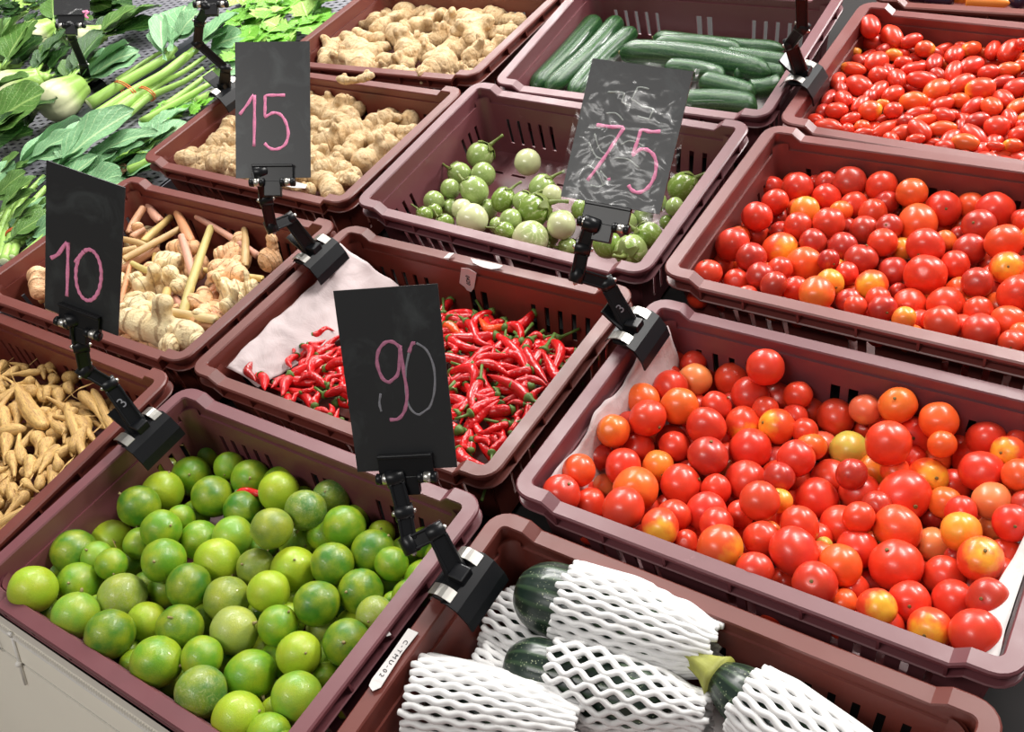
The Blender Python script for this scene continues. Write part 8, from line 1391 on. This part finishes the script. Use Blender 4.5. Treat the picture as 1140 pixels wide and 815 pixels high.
# ---- squash in foam nets
def sq_body(Lb, R, stem=False):
    mb = MB(); P = []; Q = []
    for i in range(29):
        t = i / 28; e = min(t, 1 - t) * Lb / R; P.append((t * Lb, 0, 0)); Q.append(R * max(.04, (1 - (1 - min(1, e / 1.15)) ** 2) ** .5) * ((.62 + .38 * min(1, t * 2.2)) if stem else 1))
    mb.tube(P, Q, 36); return mb.mesh('squash', SQM)
def net_mesh(prof, Nn, rs, amp, per, wob=0):
    mb = MB(); s0, s1 = prof[0][0], prof[-1][0]
    def Rr(s):
        for (a, ra), (b_, rb) in zip(prof, prof[1:]):
            if s <= b_ + 1e-9: k = (s - a) / (b_ - a); k = k * k * (3 - 2 * k); return ra * (1 - k) + rb * k
        return prof[-1][1]
    dth = 2 * math.pi / Nn
    for k in range(Nn):
        P = []; st = int((s1 - s0) / .0028); ex = rnd.uniform(-.002, .003)
        for i in range(st + 1):
            s = s0 + ex + (s1 - s0 - 2 * ex) * i / st; ph = (s - s0) / per; tri = abs((ph % 1) * 2 - 1) * 2 - 1; tri = math.sin(tri * math.pi / 2)
            th = k * dth + (1 if k % 2 else -1) * amp * dth * tri; R_ = Rr(s) + wob * math.sin(3 * th + s * 60)
            P.append((s, R_ * math.cos(th), R_ * math.sin(th)))
        mb.tube(P, [rs * .8] + [rs] * (len(P) - 2) + [rs * .8], 7)
    return mb.mesh('foam_net', FOAM)
def stem_mesh():
    mb = MB(); lathe(mb, [(.0170, .009), (.0130, .004), (.0098, -.002), (.0085, -.010), (.0088, -.020), (.0104, -.028), (.0098, -.030)], 30, Matrix.Rotation(math.pi / 2, 4, 'Y'), 0, lambda a, i: 1 + (.09 if i else .04) * math.cos(5 * a)); return mb.mesh('stem', SQSTEM)
SQL = ['dark speckled squash, topmost of the bottom crate, its right half in white foam net', 'dark speckled squash below the topmost one, its foam net stretched half open',
 'squash hidden inside a wide-mouthed white foam net at the bottom left of the bottom crate', 'squash whose ribbed yellow-green stem points up left out of its foam net',
 'squash underneath the topmost one, only its white foam net showing at the left', 'squash deepest in the bottom crate, a bit of foam net between two others', 'squash at the bottom edge of the bottom crate, right of the others']
SP = [dict(L=.150, R=.0300, net=[(.046, .0335), (.09, .0330), (.135, .0275), (.168, .0190)], N=34, rs=.0030, amp=.19), dict(L=.135, R=.0255, net=[(.040, .0285), (.075, .0300), (.115, .0240), (.150, .0150), (.162, .0150)], N=24, rs=.0026, amp=.36),
 dict(L=.11, R=.0250, net=[(-.006, .0325), (.04, .0310), (.09, .0250), (.125, .0175)], N=32, rs=.0030, amp=.19), dict(L=.125, R=.0260, net=[(.034, .0255), (.06, .0295), (.11, .030), (.15, .020)], N=29, rs=.0030, amp=.19, stem=True),
 dict(L=.12, R=.0240, net=[(-.004, .0270), (.05, .0270), (.12, .0200)], N=26, rs=.0030, amp=.19), dict(L=.11, R=.0240, net=[(.0, .0270), (.05, .0270), (.11, .0200)], N=26, rs=.0030, amp=.19), dict(L=.12, R=.0240, net=[(.03, .0270), (.05, .0270), (.12, .0200)], N=26, rs=.0030, amp=.19)]
for i, ((a, b), s) in enumerate(zip(DATA['SQ'], SP)):
    a, b = Vector(a), Vector(b); M = frame(a, b - a)
    o = empty('squash', M); tag(o, SQL[i], 'squash', 'foam-netted squash in the bottom crate')
    link('body', sq_body(s['L'], s['R'], s.get('stem')), o); link('foam_net', net_mesh(s['net'], s['N'], s['rs'], s['amp'], .019, .0004), o)
    if s.get('stem'): link('stem', stem_mesh(), o)

a, b = at(264, 549, -.052), at(286, 550, -.050); o = link('chilli', CHM[0], None, frame(a, b - a) @ S3((b - a).length * 1.5, .055, .055), (.62, .008, .012, 1)); link('stem', CSH, o); tag(o, 'single stray red chilli lying among the limes near the back', 'chilli')
# ---- papers
def sheet(name, P, nu, nv, mat, wob=.002, seed=0, label='', cat='paper'):
    """P(u, v) -> point"""
    vs = []; fs = []
    for i in range(nu + 1):
        for j in range(nv + 1):
            p = Vector(P(i / nu, j / nv)); q = p * 34 + Vector((seed, 0, 0)); p += Vector((noise.noise(q), noise.noise(q + Vector((9, 1, 2))), noise.noise(q + Vector((3, 7, 1))))) * wob + Vector((0, 0, 1)) * noise.noise(p * 90) * wob * .5; vs.append(p)
    for i in range(nu):
        for j in range(nv): k = i * (nv + 1) + j; fs.append((k, k + 1, k + nv + 2, k + nv + 1))
    mb = MB(); mb.add(vs, fs); o = link(name, mb.mesh(name, mat)); m = o.modifiers.new('thickness', 'SOLIDIFY'); m.thickness = .0004
    tag(o, label, cat); return o
def lerp(a, b, t): return a + (b - a) * t
b22 = CMAT[(2, 2)]; X0, Y0 = .4164 + .022, .2924 + .020
def P(u, v):
    top = -.010 + .004 * math.sin(u * 17) + (.012 * max(0, u - .75) * 4 if u > .75 else 0)
    y = Y0 + u * .222; x = X0 + .002 + .006 * (1 - v) + .020 * (1 - v) ** 1.0 * (.8 + .3 * math.sin(u * 9 + 1)) - .004 * v + (.012 * max(0, (u - .85) / .15) * v if u > .85 else 0)
    return (x, y, lerp(-.080, top, v))
sheet('liner_paper', P, 60, 14, PAPER, .0035, 1, 'crumpled pinkish white tissue along the left wall of the large tomato crate')
def P(u, v):
    k = min(1, v / .6); j = max(0, (v - .6) / .4); lean = .014 * math.exp(-((u - .12) / .3) ** 2) + .005
    return (.4164 + .400 - .0170 - lean * (1 - j) - .003 * (1 - k), Y0 - .003 + u * .225, lerp(-.080, -.012, k) + j * .009 + .001 * math.sin(u * 11))
sheet('liner_paper', P, 50, 10, PAPERW, .0022, 5, 'white liner paper standing along the right wall of the large tomato crate')
def P(u, v):      # chilli liner
    x = -.0033 + .020; y = .293 + .030 + u * .205; w = lerp(.040, .088, u)
    return (x + .004 + w * (1 - v), y, lerp(-.030 - .026 * u, -.012 + .012 * max(0, u - .8) * 5 + .003 * math.sin(u * 8), v) + .004 * math.sin(v * 3.1))
sheet('liner_paper', P, 50, 22, PAPER, .0035, 9, 'crumpled pale tissue sheet leaning on the left wall of the chilli crate')
def P(u, v): return (-.4179 + .400 - .020 - .014 * (1 - v), .8819 + .035 + u * .2, lerp(-.06, .003, v))
sheet('liner_paper', P, 40, 8, PAPERW, .002, 13, 'white paper strip along the right wall of the topmost ginger crate')
def P(u, v): return (.0038 + .045 + u * .31, .8895 + lerp(.10, .235, v), lerp(-.064, -.045, v ** 3))
sheet('liner_paper', P, 40, 14, PAPERW, .002, 17, 'grey-white paper lying behind and under the cucumbers', 'paper')
def P(u, v): return (.4145 + .03 + u * .10, .10 + v * .12, -.078 + .012 * math.sin(u * 5 + v * 4))
sheet('liner_paper', P, 30, 20, PAPERW, .003, 21, 'white foam paper under the foam-netted squash at the left')
def P(u, v): return (.4145 + .17 + u * .205, .06 + v * .17, -.080 + .004 * math.sin(u * 6))
sheet('liner_paper', P, 30, 20, PAPERW, .002, 25, 'light grey liner paper on the floor of the bottom crate at the right')
# ---- stickers and scraps
def poly_plate(name, pts, mat, nrm, th=.0005):
    pts = [Vector(p) for p in pts]; nrm = Vector(nrm).normalized(); n = len(pts); mb = MB()
    mb.add([p + nrm * th for p in pts] + pts, [tuple(range(n)), tuple(range(2*n-1, n-1, -1))] + [(i, i + n, (i + 1) % n + n, (i + 1) % n) for i in range(n)]); return link(name, mb.mesh(name, mat, False))
def text_mesh(name, body, size, mat, M, parent, ext=.0001):
    cu = bpy.data.curves.new('t', 'FONT'); cu.body = body; cu.size = size; cu.extrude = ext; cu.align_x = 'CENTER'; cu.align_y = 'CENTER'
    o = bpy.data.objects.new('t', cu); COL.objects.link(o); me = bpy.data.meshes.new_from_object(o.evaluated_get(bpy.context.evaluated_depsgraph_get())); bpy.data.objects.remove(o)
    me.name = name; me.materials.clear(); me.materials.append(mat); return link(name, me, parent, M)
zr = .0015
pts = [at(*p, zr) for p in ((455, 700), (466, 705), (448, 728), (436, 747), (424, 766), (415, 770), (411, 764), (414, 757), (432, 733))]
o = poly_plate('name_label', [p + Vector((0, 0, .0004)) for p in pts], PAPERW, (0, 0, 1), .0004); tag(o, 'narrow white handwritten label stuck on the left rim of the bottom crate', 'label')
a, b = at(418, 762, zr), at(459, 706, zr); Mx = frame((a + b) / 2 + Vector((0, 0, .0010)), a - b, (0, 0, 1)); text_mesh('handwriting', 'C - T M U - 0 2', .0052, INK, Mx, o)
yb = .293 + CD - .0195
pts = [at_y(*p, yb) for p in ((514.5, 297), (523, 298), (531.5, 303), (529, 319), (525.5, 324), (521, 322), (518, 318), (512.5, 314))]
o = poly_plate('sticker', [p + Vector((0, -.0016, 0)) for p in pts], PAPER, (0, -1, 0), .0004); tag(o, 'torn white printed sticker reading 0420 on the back wall of the chilli crate', 'sticker')
c_ = (pts[0] + pts[4]) / 2 + Vector((.003, -.0026, .001)); text_mesh('printing', '0420', .0075, INK, Matrix.Translation(c_) @ Matrix.Rotation(math.pi / 2, 4, 'X') @ Matrix.Rotation(math.radians(-100), 4, 'Z'), o)
def scrap(px_, z, label, mat=PAPERW):
    P_ = [at(u, v, z) for u, v in px_]; tag(poly_plate('paper_scrap', P_, mat, (0, 0, 1), .0006), label, 'paper scrap', 'torn paper scraps on the crate rims')
scrap([(524, 288), (534, 290), (548, 293), (560, 296), (556, 299), (547, 300), (538, 298), (533, 296), (527, 293)], -.0055, 'long torn white paper scrap on the back rim of the chilli crate')
scrap([(500, 282), (506, 282), (500, 287.5), (494, 287.5)], -.0055, 'small white paper scrap on the chilli crate rim, left of the long one')
scrap([(347, 462), (351, 462), (346, 469), (341, 468)], -.0055, 'small white fleck on the front rim of the chilli crate')
scrap([(312, 200), (326, 202), (342, 206), (340, 210), (325, 209), (310, 206)], .0045, 'white scuffed paper scrap on the front rim below the sign reading 15')
scrap([(416, 699), (433, 703), (436, 707), (431, 709), (415, 702)], .004, 'white smear on the right rim of the lime crate')

# ---- price signs on jointed clips
def cyl(mb, c, axis, r, h, n=16, mat=0):
    c = Vector(c); ax = Vector(axis).normalized(); mb.tube([c - ax * h / 2, c - ax * (h / 2 - .0006), c + ax * (h / 2 - .0006), c + ax * h / 2], [r * .85, r, r, r * .85], n, mat)
SGL = {'90': ('black price sign reading 90 clipped between the lime crate and the squash crate', 'black'), '75': ('plastic-sleeved black price sign reading 75 standing before the round eggplants', ''),
 '15': ('black price sign reading 15 standing over the lower ginger crate', ''), '10': ('black price sign reading 10 at the left, clipped between fingerroot and limes', ''),
 'R': ('black sign clip beside the plum tomatoes, its sign above the picture', ''), 'M': ('plastic-sleeved sign on a black clip beside the kale, left of sign 15', ''), 'L': ('plastic-sleeved black sign standing among the bok choy at top left', '')}
def card_frame(s):
    m = s['M']; o = s['o']; return Matrix(((m[0][0], m[0][1], m[0][2], o[0]), (m[1][0], m[1][1], m[1][2], o[1]), (m[2][0], m[2][1], m[2][2], o[2]), (0, 0, 0, 1)))
for key, s in DATA['SG'].items():
    J = [Vector(j) for j in s['J']]; base = J[0]; root = empty('price_sign', Matrix.Translation(base)); tag(root, SGL[key][0], 'price sign', 'price signs on jointed black clips')
    inv = Matrix.Translation(-base); F = inv @ card_frame(s); J = [j - base for j in J]
    sl = s['kind'] == 'sleeve'; w, h, y0 = (.094, .128, .014) if sl else (.080, .146, 0)
    if key == 'L': w = .060; h = .10
    mb = MB(); mb.box((-w/2, y0, -.0006), (w/2, y0 + h, .0006)); card = link('card', mb.mesh('card', CARD, False), root, F)
    def write(name, strokes, mat, rad):
        mb = MB()
        for st in strokes:
            if len(st) < 2: continue
            P_ = [Vector((x, y, .0009)) for x, y in st]; Q = []
            for i in range(len(P_) - 1):
                p0, p1, p2, p3 = P_[max(0, i-1)], P_[i], P_[i+1], P_[min(len(P_)-1, i+2)]
                sharp = (p1 - p0).length > 0 and (p2 - p1).normalized().dot((p1 - p0).normalized()) < .35
                for k in range(5):
                    t = k / 5; q = p1 * (1 - t) + p2 * t
                    if not sharp: q = .5 * ((2 * p1) + (p2 - p0) * t + (2*p0 - 5*p1 + 4*p2 - p3) * t * t + (-p0 + 3*p1 - 3*p2 + p3) * t ** 3)
                    Q.append(q)
            Q.append(P_[-1]); mb.tube(Q, [rad * (1 + .15 * math.sin(i * 1.3)) for i in range(len(Q))], 8, flat=1)
        me = mb.mesh(name, mat)
        for v in me.vertices: v.co.z = .0006 + (v.co.z - .0009) * .22 + .0001
        link(name, me, card)
    T = DATA['ST']
    if key == '15': write('chalk_number', T['15'], PINK, .0016)
    if key == '10': write('chalk_number', T['10'], PINK, .0019)
    if key == '90': write('chalk_number', T['90p'], PINKD, .0014); write('faded_chalk', T['90g'], GREYC, .0009)
    if key == '75': write('chalk_number', T['75'], PINK, .0016); write('faded_chalk', T['75g'], SMUDGE, .0007)
    if key == 'L': write('chalk_number', [[(.018, .018), (.028, .020), (.022, .012), (.028, .008)]], PINK, .002)
    if sl:
        W2, H2 = (.052, .145) if key != 'L' else (.036, .115)
        vs = []; fs = []
        nu, nv = 26, 34
        for side in (0, 1):
            for i in range(nu + 1):
                for j in range(nv + 1):
                    u = i / nu * 2 - 1; v = j / nv; z = (.0026 if side == 0 else -.0022) * (1 - abs(u) ** 6) * (1 - abs(2 * v - 1) ** 10); p = Vector((u * W2, v * H2, 0))
                    z += (.0012 * noise.noise(p * 45 + Vector((side * 5, 0, 0))) + .0003 * noise.noise(p * 120)) * (1 if abs(u) < .98 else .2); vs.append((p.x, p.y, z))
            o_ = side * (nu + 1) * (nv + 1)
            for i in range(nu):
                for j in range(nv): k = o_ + i * (nv + 1) + j; fs.append((k, k + nv + 1, k + nv + 2, k + 1))
        mb = MB(); mb.add(vs, fs); link('plastic_sleeve', mb.mesh('plastic_sleeve', SLEEVE), root, F)
    # head clip
    mb = MB(); mb.box((-.022, -.006, .0010), (.022, .014, .0042)); mb.box((-.022, .011, .0042), (.022, .014, .0060)); mb.box((-.020, -.006, -.0040), (.020, .010, -.0010))
    mb.box((-.009, -.020, -.003), (.009, -.004, .005)); hd = link('clip_head', mb.mesh('clip_head', BLACKP, False), root, F)
    bv = hd.modifiers.new('b', 'BEVEL'); bv.width = .0007; bv.segments = 2
    mb = MB()
    for x in (-.0165, .0165):
        for dx in (-.0055, .0055): cyl(mb, (x + dx, -.0055, .0045), (1, 0, 0), .0046, .0050)
    link('clip_barrels', mb.mesh('clip_barrels', BLACKP), root, F)
    for x in (-.0165, .0165):
        mb = MB(); cyl(mb, (x, -.0055, .0045), (1, 0, 0), .0043, .0062); link('clip_spring', mb.mesh('clip_spring', SILVER), hd)
    # arm links
    for i in range(len(J) - 1):
        a, b = J[i], J[i + 1]; nrm = (CP - base) - (a + b) / 2; Mx = frame(a, b - a, nrm); Lk = (b - a).length
        mb = MB(); w0, w1 = (.0100, .0070) if i == 0 else (.0062, .0055); ya = .0042
        vs = [(-.002, -w0, -ya), (Lk, -w1, -ya), (Lk, w1, -ya), (-.002, w0, -ya), (-.002, -w0, ya), (Lk, -w1, ya), (Lk, w1, ya), (-.002, w0, ya)]
        mb.add(vs, [(0,3,2,1),(4,5,6,7),(0,1,5,4),(1,2,6,5),(2,3,7,6),(3,0,4,7)])
        for k in (-1, 1): mb.box((.004, k * w1 * .95 - .0012, ya - .001), (Lk - .004, k * w1 * .95 + .0012, ya + .0016))
        l_ = link('arm_link', mb.mesh('arm_link', BLACKP, False), root, Mx); bv = l_.modifiers.new('b', 'BEVEL'); bv.width = .0009; bv.segments = 2
        mb = MB(); cyl(mb, (Lk, 0, 0), (0, 1, 0), .0072, .0150); link('joint', mb.mesh('joint', BLACKP), l_)
        mb = MB(); mb.add(*ball(Lk, .0076, 0, .0024, 6, 10)); mb.add(*ball(Lk, -.0076, 0, .0024, 6, 10)); link('rivet', mb.mesh('rivet', SILVER), l_)
        if key == '10' and i == 0: text_mesh('marking', '3', .014, GREYC, Matrix.Translation((Lk * .62, 0, .0060)) @ Matrix.Rotation(math.radians(-70), 4, 'Z'), l_)
        if key == '75' and i == 0: text_mesh('marking', '3', .012, GREYC, Matrix.Translation((Lk * .5, 0, .0060)) @ Matrix.Rotation(math.radians(-70), 4, 'Z'), l_)
    # clamp on the rims: two jaws, long axis along the rims
    def jaw(P_, y, name):
        mb = MB(); n = len(P_); vs = [(x, -y, z) for x, z in P_] + [(x, y, z) for x, z in P_] ; th = .0020
        vs += [(x + th, yy, z + th * .6) for (x, yy, z) in vs[:]]
        fs = []
        for i in range(n - 1): fs += [(i, i+1, n+i+1, n+i), (2*n+i, 3*n+i, 3*n+i+1, 2*n+i+1), (i, 2*n+i, 2*n+i+1, i+1), (n+i, n+i+1, 3*n+i+1, 3*n+i)]
        fs += [(0, n, 3*n, 2*n), (n-1, 3*n-1, 4*n-1, 2*n-1)]
        mb.add(vs, fs); return link(name, mb.mesh(name, BLACKP, False), root)
    jaw([(.000, .004), (.006, .005), (.014, .000), (.021, -.012), (.023, -.022)], .026, 'front_jaw')
    jaw([(-.022, -.006), (-.016, .002), (-.008, .003), (.002, .0035)], .018, 'rear_jaw')
    if key not in ('90',): jaw([(-.006, .006), (-.018, .016), (-.026, .024)], .010, 'squeeze_handle')
    mb = MB(); mb.box((-.009, -.024, .001), (.008, .024, .0052)); mb.box((-.004, -.007, .004), (.010, .007, .013)); cb = link('clamp_body', mb.mesh('clamp_body', BLACKP, False), root); bv = cb.modifiers.new('b', 'BEVEL'); bv.width = .0012; bv.segments = 2
    for y in (-.0185, .0185):
        mb = MB(); vs = []; fs = []; n = 7
        for i in range(n):
            t = i / (n - 1); x = -.013 + .022 * t; z = .0062 + .0040 * math.sin(math.pi * t)
            vs += [(x, y - .0052, z), (x, y + .0052, z), (x, y + .0052, z - .001), (x, y - .0052, z - .001)]
        for i in range(n - 1):
            for k in range(4): fs.append((i*4+k, i*4+(k+1) % 4, i*4+4+(k+1) % 4, i*4+4+k))
        fs += [(0, 3, 2, 1), tuple((n-1)*4 + k for k in range(4))]
        mb.add(vs, fs); link('spring', mb.mesh('spring', SILVER, False), root)

# ---- perforated trays and greens on the left
def tray(x0, x1, y0, y1, z, label):
    mb = MB(); px_, py_ = .0160, .0135; nx, ny = int((x1 - x0) / px_), int((y1 - y0) / py_); hx, hy = .0040, .0027
    for i in range(nx):
        for j in range(ny):
            cx, cy = x0 + (i + .5) * px_, y0 + (j + .5 + .5 * (i % 2)) * py_; a, b_, c, d = cx - px_/2, cx + px_/2, cy - py_/2, cy + py_/2
            sh = .0022
            o_ = [(a, c, z), (b_, c, z), (b_, d, z), (a, d, z)]; h_ = [(cx - hx - sh, cy - hy, z), (cx + hx - sh, cy - hy, z), (cx + hx + sh, cy + hy, z), (cx - hx + sh, cy + hy, z)]; g_ = [(x, y, z - .0016) for x, y, _ in h_]
            mb.add(o_ + h_ + g_, [(0,1,5,4),(1,2,6,5),(2,3,7,6),(3,0,4,7)] + [(4+k, 4+(k+1) % 4, 8+(k+1) % 4, 8+k) for k in range(4)])
    t = link('perforated_tray', mb.mesh('perforated_tray', TRAYM, False)); tag(t, label, 'tray', 'grey perforated steel trays')
    sk = MB(); sk.box((x0, y0, -.1072), (x1, y0 + .002, z)); sk.box((x0, y0, -.1072), (x0 + .002, y1, z)); sk.box((x1 - .002, y0, -.1072), (x1, y1, z)); sk.box((x0, y1 - .002, -.1072), (x1, y1, z))
    link('tray_side', sk.mesh('tray_side', TRAYM, False), t); return t
tray(-.772, -.445, -.0, 1.9, -.058, 'grey perforated steel tray under the kale, next to the crates'); tray(-2.0, -.800, .2, 1.9, -.058, 'grey perforated steel tray under the bok choy, left of the dark rail')
mb = MB(); mb.box((-.796, -.0, -.107), (-.776, 1.9, -.046)); tag(link('divider_rail', mb.mesh('divider_rail', DARKR, False)), 'dark steel rail between the two perforated trays', 'rail')
def leaf_mesh(kind, mkey, seed):
    R_ = random.Random(seed); nx, ny = 22, 14; vs = []; fs = []; uv = []
    cr = R_.uniform(.10, .30); fold = R_.uniform(.15, .5); wv = R_.uniform(.012, .035); tw = R_.uniform(-.25, .25)
    for i in range(nx + 1):
        s = i / nx
        if kind == 'lobed': w = .5 * (math.sin(math.pi * min(1, max(0, (s - .15) / .85)) ** .8) ** .7) * (1 + .22 * math.sin(s * 26)) + .02
        else: w = .05 + .43 * math.sqrt(max(0, 1 - ((s - .60) / .40) ** 2)) if s > .2 else .05; w = max(.012, w if s < .985 else .06)
        for j in range(ny + 1):
            t = j / ny * 2 - 1; y = t * w
            z = cr * math.sin(s * 2.6) * .6 - .2 * cr * s + fold * abs(t) ** 1.6 * w * .7 + wv * math.sin(s * 17 + (4 if t > 0 else 0) + seed) * abs(t) ** 2 + tw * y * s
            z += .02 * noise.noise(Vector((s * 5, t * 3, seed)))
            vs.append((s + .03 * math.sin(t * 2.5) * s, y, z)); uv.append((s, (t + 1) / 2))
    for i in range(nx):
        for j in range(ny): k = i * (ny + 1) + j; fs.append((k, k + 1, k + ny + 2, k + ny + 1))
    mb = MB(); mb.add(vs, fs); me = bpy.data.meshes.new('leaf'); me.from_pydata(vs, [], fs); me.materials.append(LEAF[mkey]); ul = me.uv_layers.new(name='UVMap')
    for lp in me.loops: ul.data[lp.index].uv = uv[lp.vertex_index]
    me.polygons.foreach_set('use_smooth', [True] * len(me.polygons)); me.update(); return me
LFM = {k: [leaf_mesh('lobed' if k in 'nl' else 'spoon', k, 7 * i + ord(k)) for i in range(4)] for k in LEAF}
mb = MB(); lathe(mb, [(.15, -1.02), (.42, -.98), (.62, -.85), (.66, -.82), (.95, -.5), (1.02, -.1), (.95, .35), (.80, .8), (.66, 1.2), (.60, 1.5), (.35, 1.55)], 60, None, 0, lambda a, i: 1 + .05 * (abs(math.cos(2.5 * a)) ** .5 * 2 - 1) * (1 if i > 1 else .2)); BULB = mb.mesh('bulb', BULBM)
for pi, d in enumerate(DATA['PL']):
    pts = [Vector(q) for st in d['stalks'] for q in st[0]] + [Vector(l_[0]) for l_ in d['leaves']]
    base = Vector(d['bulb'][0]) if d['bulb'] else pts[0]
    root = empty(d['kind'], Matrix.Translation(base)); tag(root, d['label'], {'bok_choy': 'bok choy', 'kale_bunch': 'kale', 'leek': 'leek', 'herb_bunch': 'leafy greens', 'celery_bunch': 'celery'}[d['kind']])
    if d['bulb']:
        a, b, r = Vector(d['bulb'][0]), Vector(d['bulb'][1]), d['bulb'][2]; q = aim((b - a), 0); r *= 1.5; link('bulb', BULB, root, Matrix.Translation(a - base) @ q @ S3(r, r, r * 1.05))
    for si, (st, r) in enumerate(d['stalks']):
        mb = MB(); P_ = [Vector(q) - base for q in st]; Q = []
        for i in range(len(P_) - 1):
            for k in range(4): Q.append(P_[i].lerp(P_[i+1], k / 4))
        Q.append(P_[-1]); n = len(Q); Q2 = [(Q[max(0, i-1)] + Q[i] * 2 + Q[min(n-1, i+1)]) / 4 for i in range(n)]
        s = link('stalk', None, root) if False else None
        mb.tube(Q2, [r * (1.05 - .45 * i / (n - 1)) for i in range(n)], 12); s = link('stalk', mb.mesh('stalk', KSTEM), root)
        mb = MB(); dr = (Q2[0] - Q2[1]).normalized(); mb.tube([Q2[0], Q2[0] + dr * .0012], [r * .96, r * .88], 12); link('cut_end', mb.mesh('cut_end', KCUT), s)
    if d['kind'] == 'kale_bunch' and 'tied' in d['label']:
        st = d['stalks'][0]; a = (Vector(st[0][0]).lerp(Vector(st[0][1]), .95)) - base; dr = (Vector(st[0][1]) - Vector(st[0][0])).normalized()
        mb = MB(); sd = Vector((0, 0, 1)).cross(dr).normalized(); up = dr.cross(sd)
        cc = [(Vector(s_[0][0]).lerp(Vector(s_[0][1]), .95)) - base for s_ in d['stalks'][:3]]; ce = sum(cc, Vector()) / len(cc); ce = Vector((ce.x, ce.y, a.z)); ce = sum(cc[:2], Vector()) / 2; rad = (cc[0] - cc[1]).length * .5 + st[1] * 1.0
        for off in (0, .004):
            P_ = [ce + dr * off + sd * rad * math.cos(t) + up * (st[1] * 1.25) * math.sin(t) for t in [2 * math.pi * k / 28 for k in range(29)]]; mb.tube(P_, .0011, 6)
        link('rubber_band', mb.mesh('rubber_band', BAND), root)
    if d['kind'] == 'leek':
        mb = MB(); c0 = Vector(d['stalks'][0][0][0]) - base
        for k in range(26):
            an = rnd.uniform(2.2, 4.4); P_ = [c0 + Vector((rnd.uniform(-.003, .003), rnd.uniform(-.003, .003), .002))]
            for q in range(5): P_.append(P_[-1] + Vector((math.cos(an) * .008, math.sin(an) * .008, rnd.uniform(-.003, .002)))); an += rnd.uniform(-.7, .7)
            mb.tube(P_, .0006, 5)
        link('roots', mb.mesh('roots', ROOTM), root)
    for li, (a, b, w, c) in enumerate(d['leaves']):
        a, b = Vector(a), Vector(b); l_ = (b - a).length; up = Vector((rnd.uniform(-.25, .25), rnd.uniform(-.35, .15), 1)); M_ = frame(a - base, b - a, up)
        link('leaf', LFM[c][li % 4], root, M_ @ S3(l_ * 1.15, w * 1.5, l_ * .7))
        if d['bulb']:
            t0 = Vector(d['bulb'][0]).lerp(Vector(d['bulb'][1]), .9); mid = (t0 + a) / 2 + Vector((0, 0, .004)); r = d['bulb'][2]
            mb = MB(); mb.tube([t0 - base, mid - base, a - base, (a.lerp(b, .25)) - base], [r * .42, r * .36, r * .22, r * .10], 12, flat=.6); link('petiole', mb.mesh('petiole', KSTEM), root)
# ---- carrots and aubergines in the farthest crate
for i, (u0, v0, u1, v1, w, lab) in enumerate(((1076, 1, 1124, 4, .0125, 'plump orange carrot at the very top edge, right of the other carrot'), (1058, -7, 1092, 0, .011, 'paler orange carrot at the very top edge, left of the other carrot'), (1100, -14, 1140, -10, .011, 'orange carrot just beyond the other two at the top edge'))):
    a, b = at(u0, v0, .004), at(u1, v1, .004); mb = MB(); mb.tube([(0, 0, 0), (.02, 0, 0), (.1, 0, 0), (.5, 0, 0), (.9, 0, 0), (1, 0, 0)], [.2, .7, 1, .85, .5, .12], 14, upright=True); tag(link('carrot', mb.mesh('carrot', CARR), None, frame(a, b - a) @ S3((b - a).length, w, w)), lab, 'carrot', 'carrots in the farthest crate')
for i, (u0, v0, u1, v1, lab) in enumerate(((1030, -3, 1062, 1, 'dark purple aubergine at the very top edge, nearest the carrots'), (1010, -6, 1040, -5, 'dark purple aubergine at the very top edge, leftmost'), (1122, -3, 1142, 3, 'dark purple aubergine at the very top right corner, beyond the carrots'))):
    a, b = at(u0, v0, .002), at(u1, v1, .002); mb = MB(); mb.tube([(0, 0, 0), (.03, 0, 0), (.15, 0, 0), (.5, 0, 0), (.85, 0, 0), (.98, 0, 0), (1, 0, 0)], [.2, .5, .75, .9, 1, .5, .1], 16, upright=True); tag(link('aubergine', mb.mesh('aubergine', AUB), None, frame(a, b - a) @ S3((b - a).length, .012, .012)), lab, 'aubergine', 'aubergines in the farthest crate')

# ---------------------------------------------------------------- everything on the display follows its slope
for o in list(sc.objects):
    if o.parent is None and o.type not in ('CAMERA', 'LIGHT') and o.name not in NOTILT:
        o.matrix_world = DECK @ o.matrix_basis
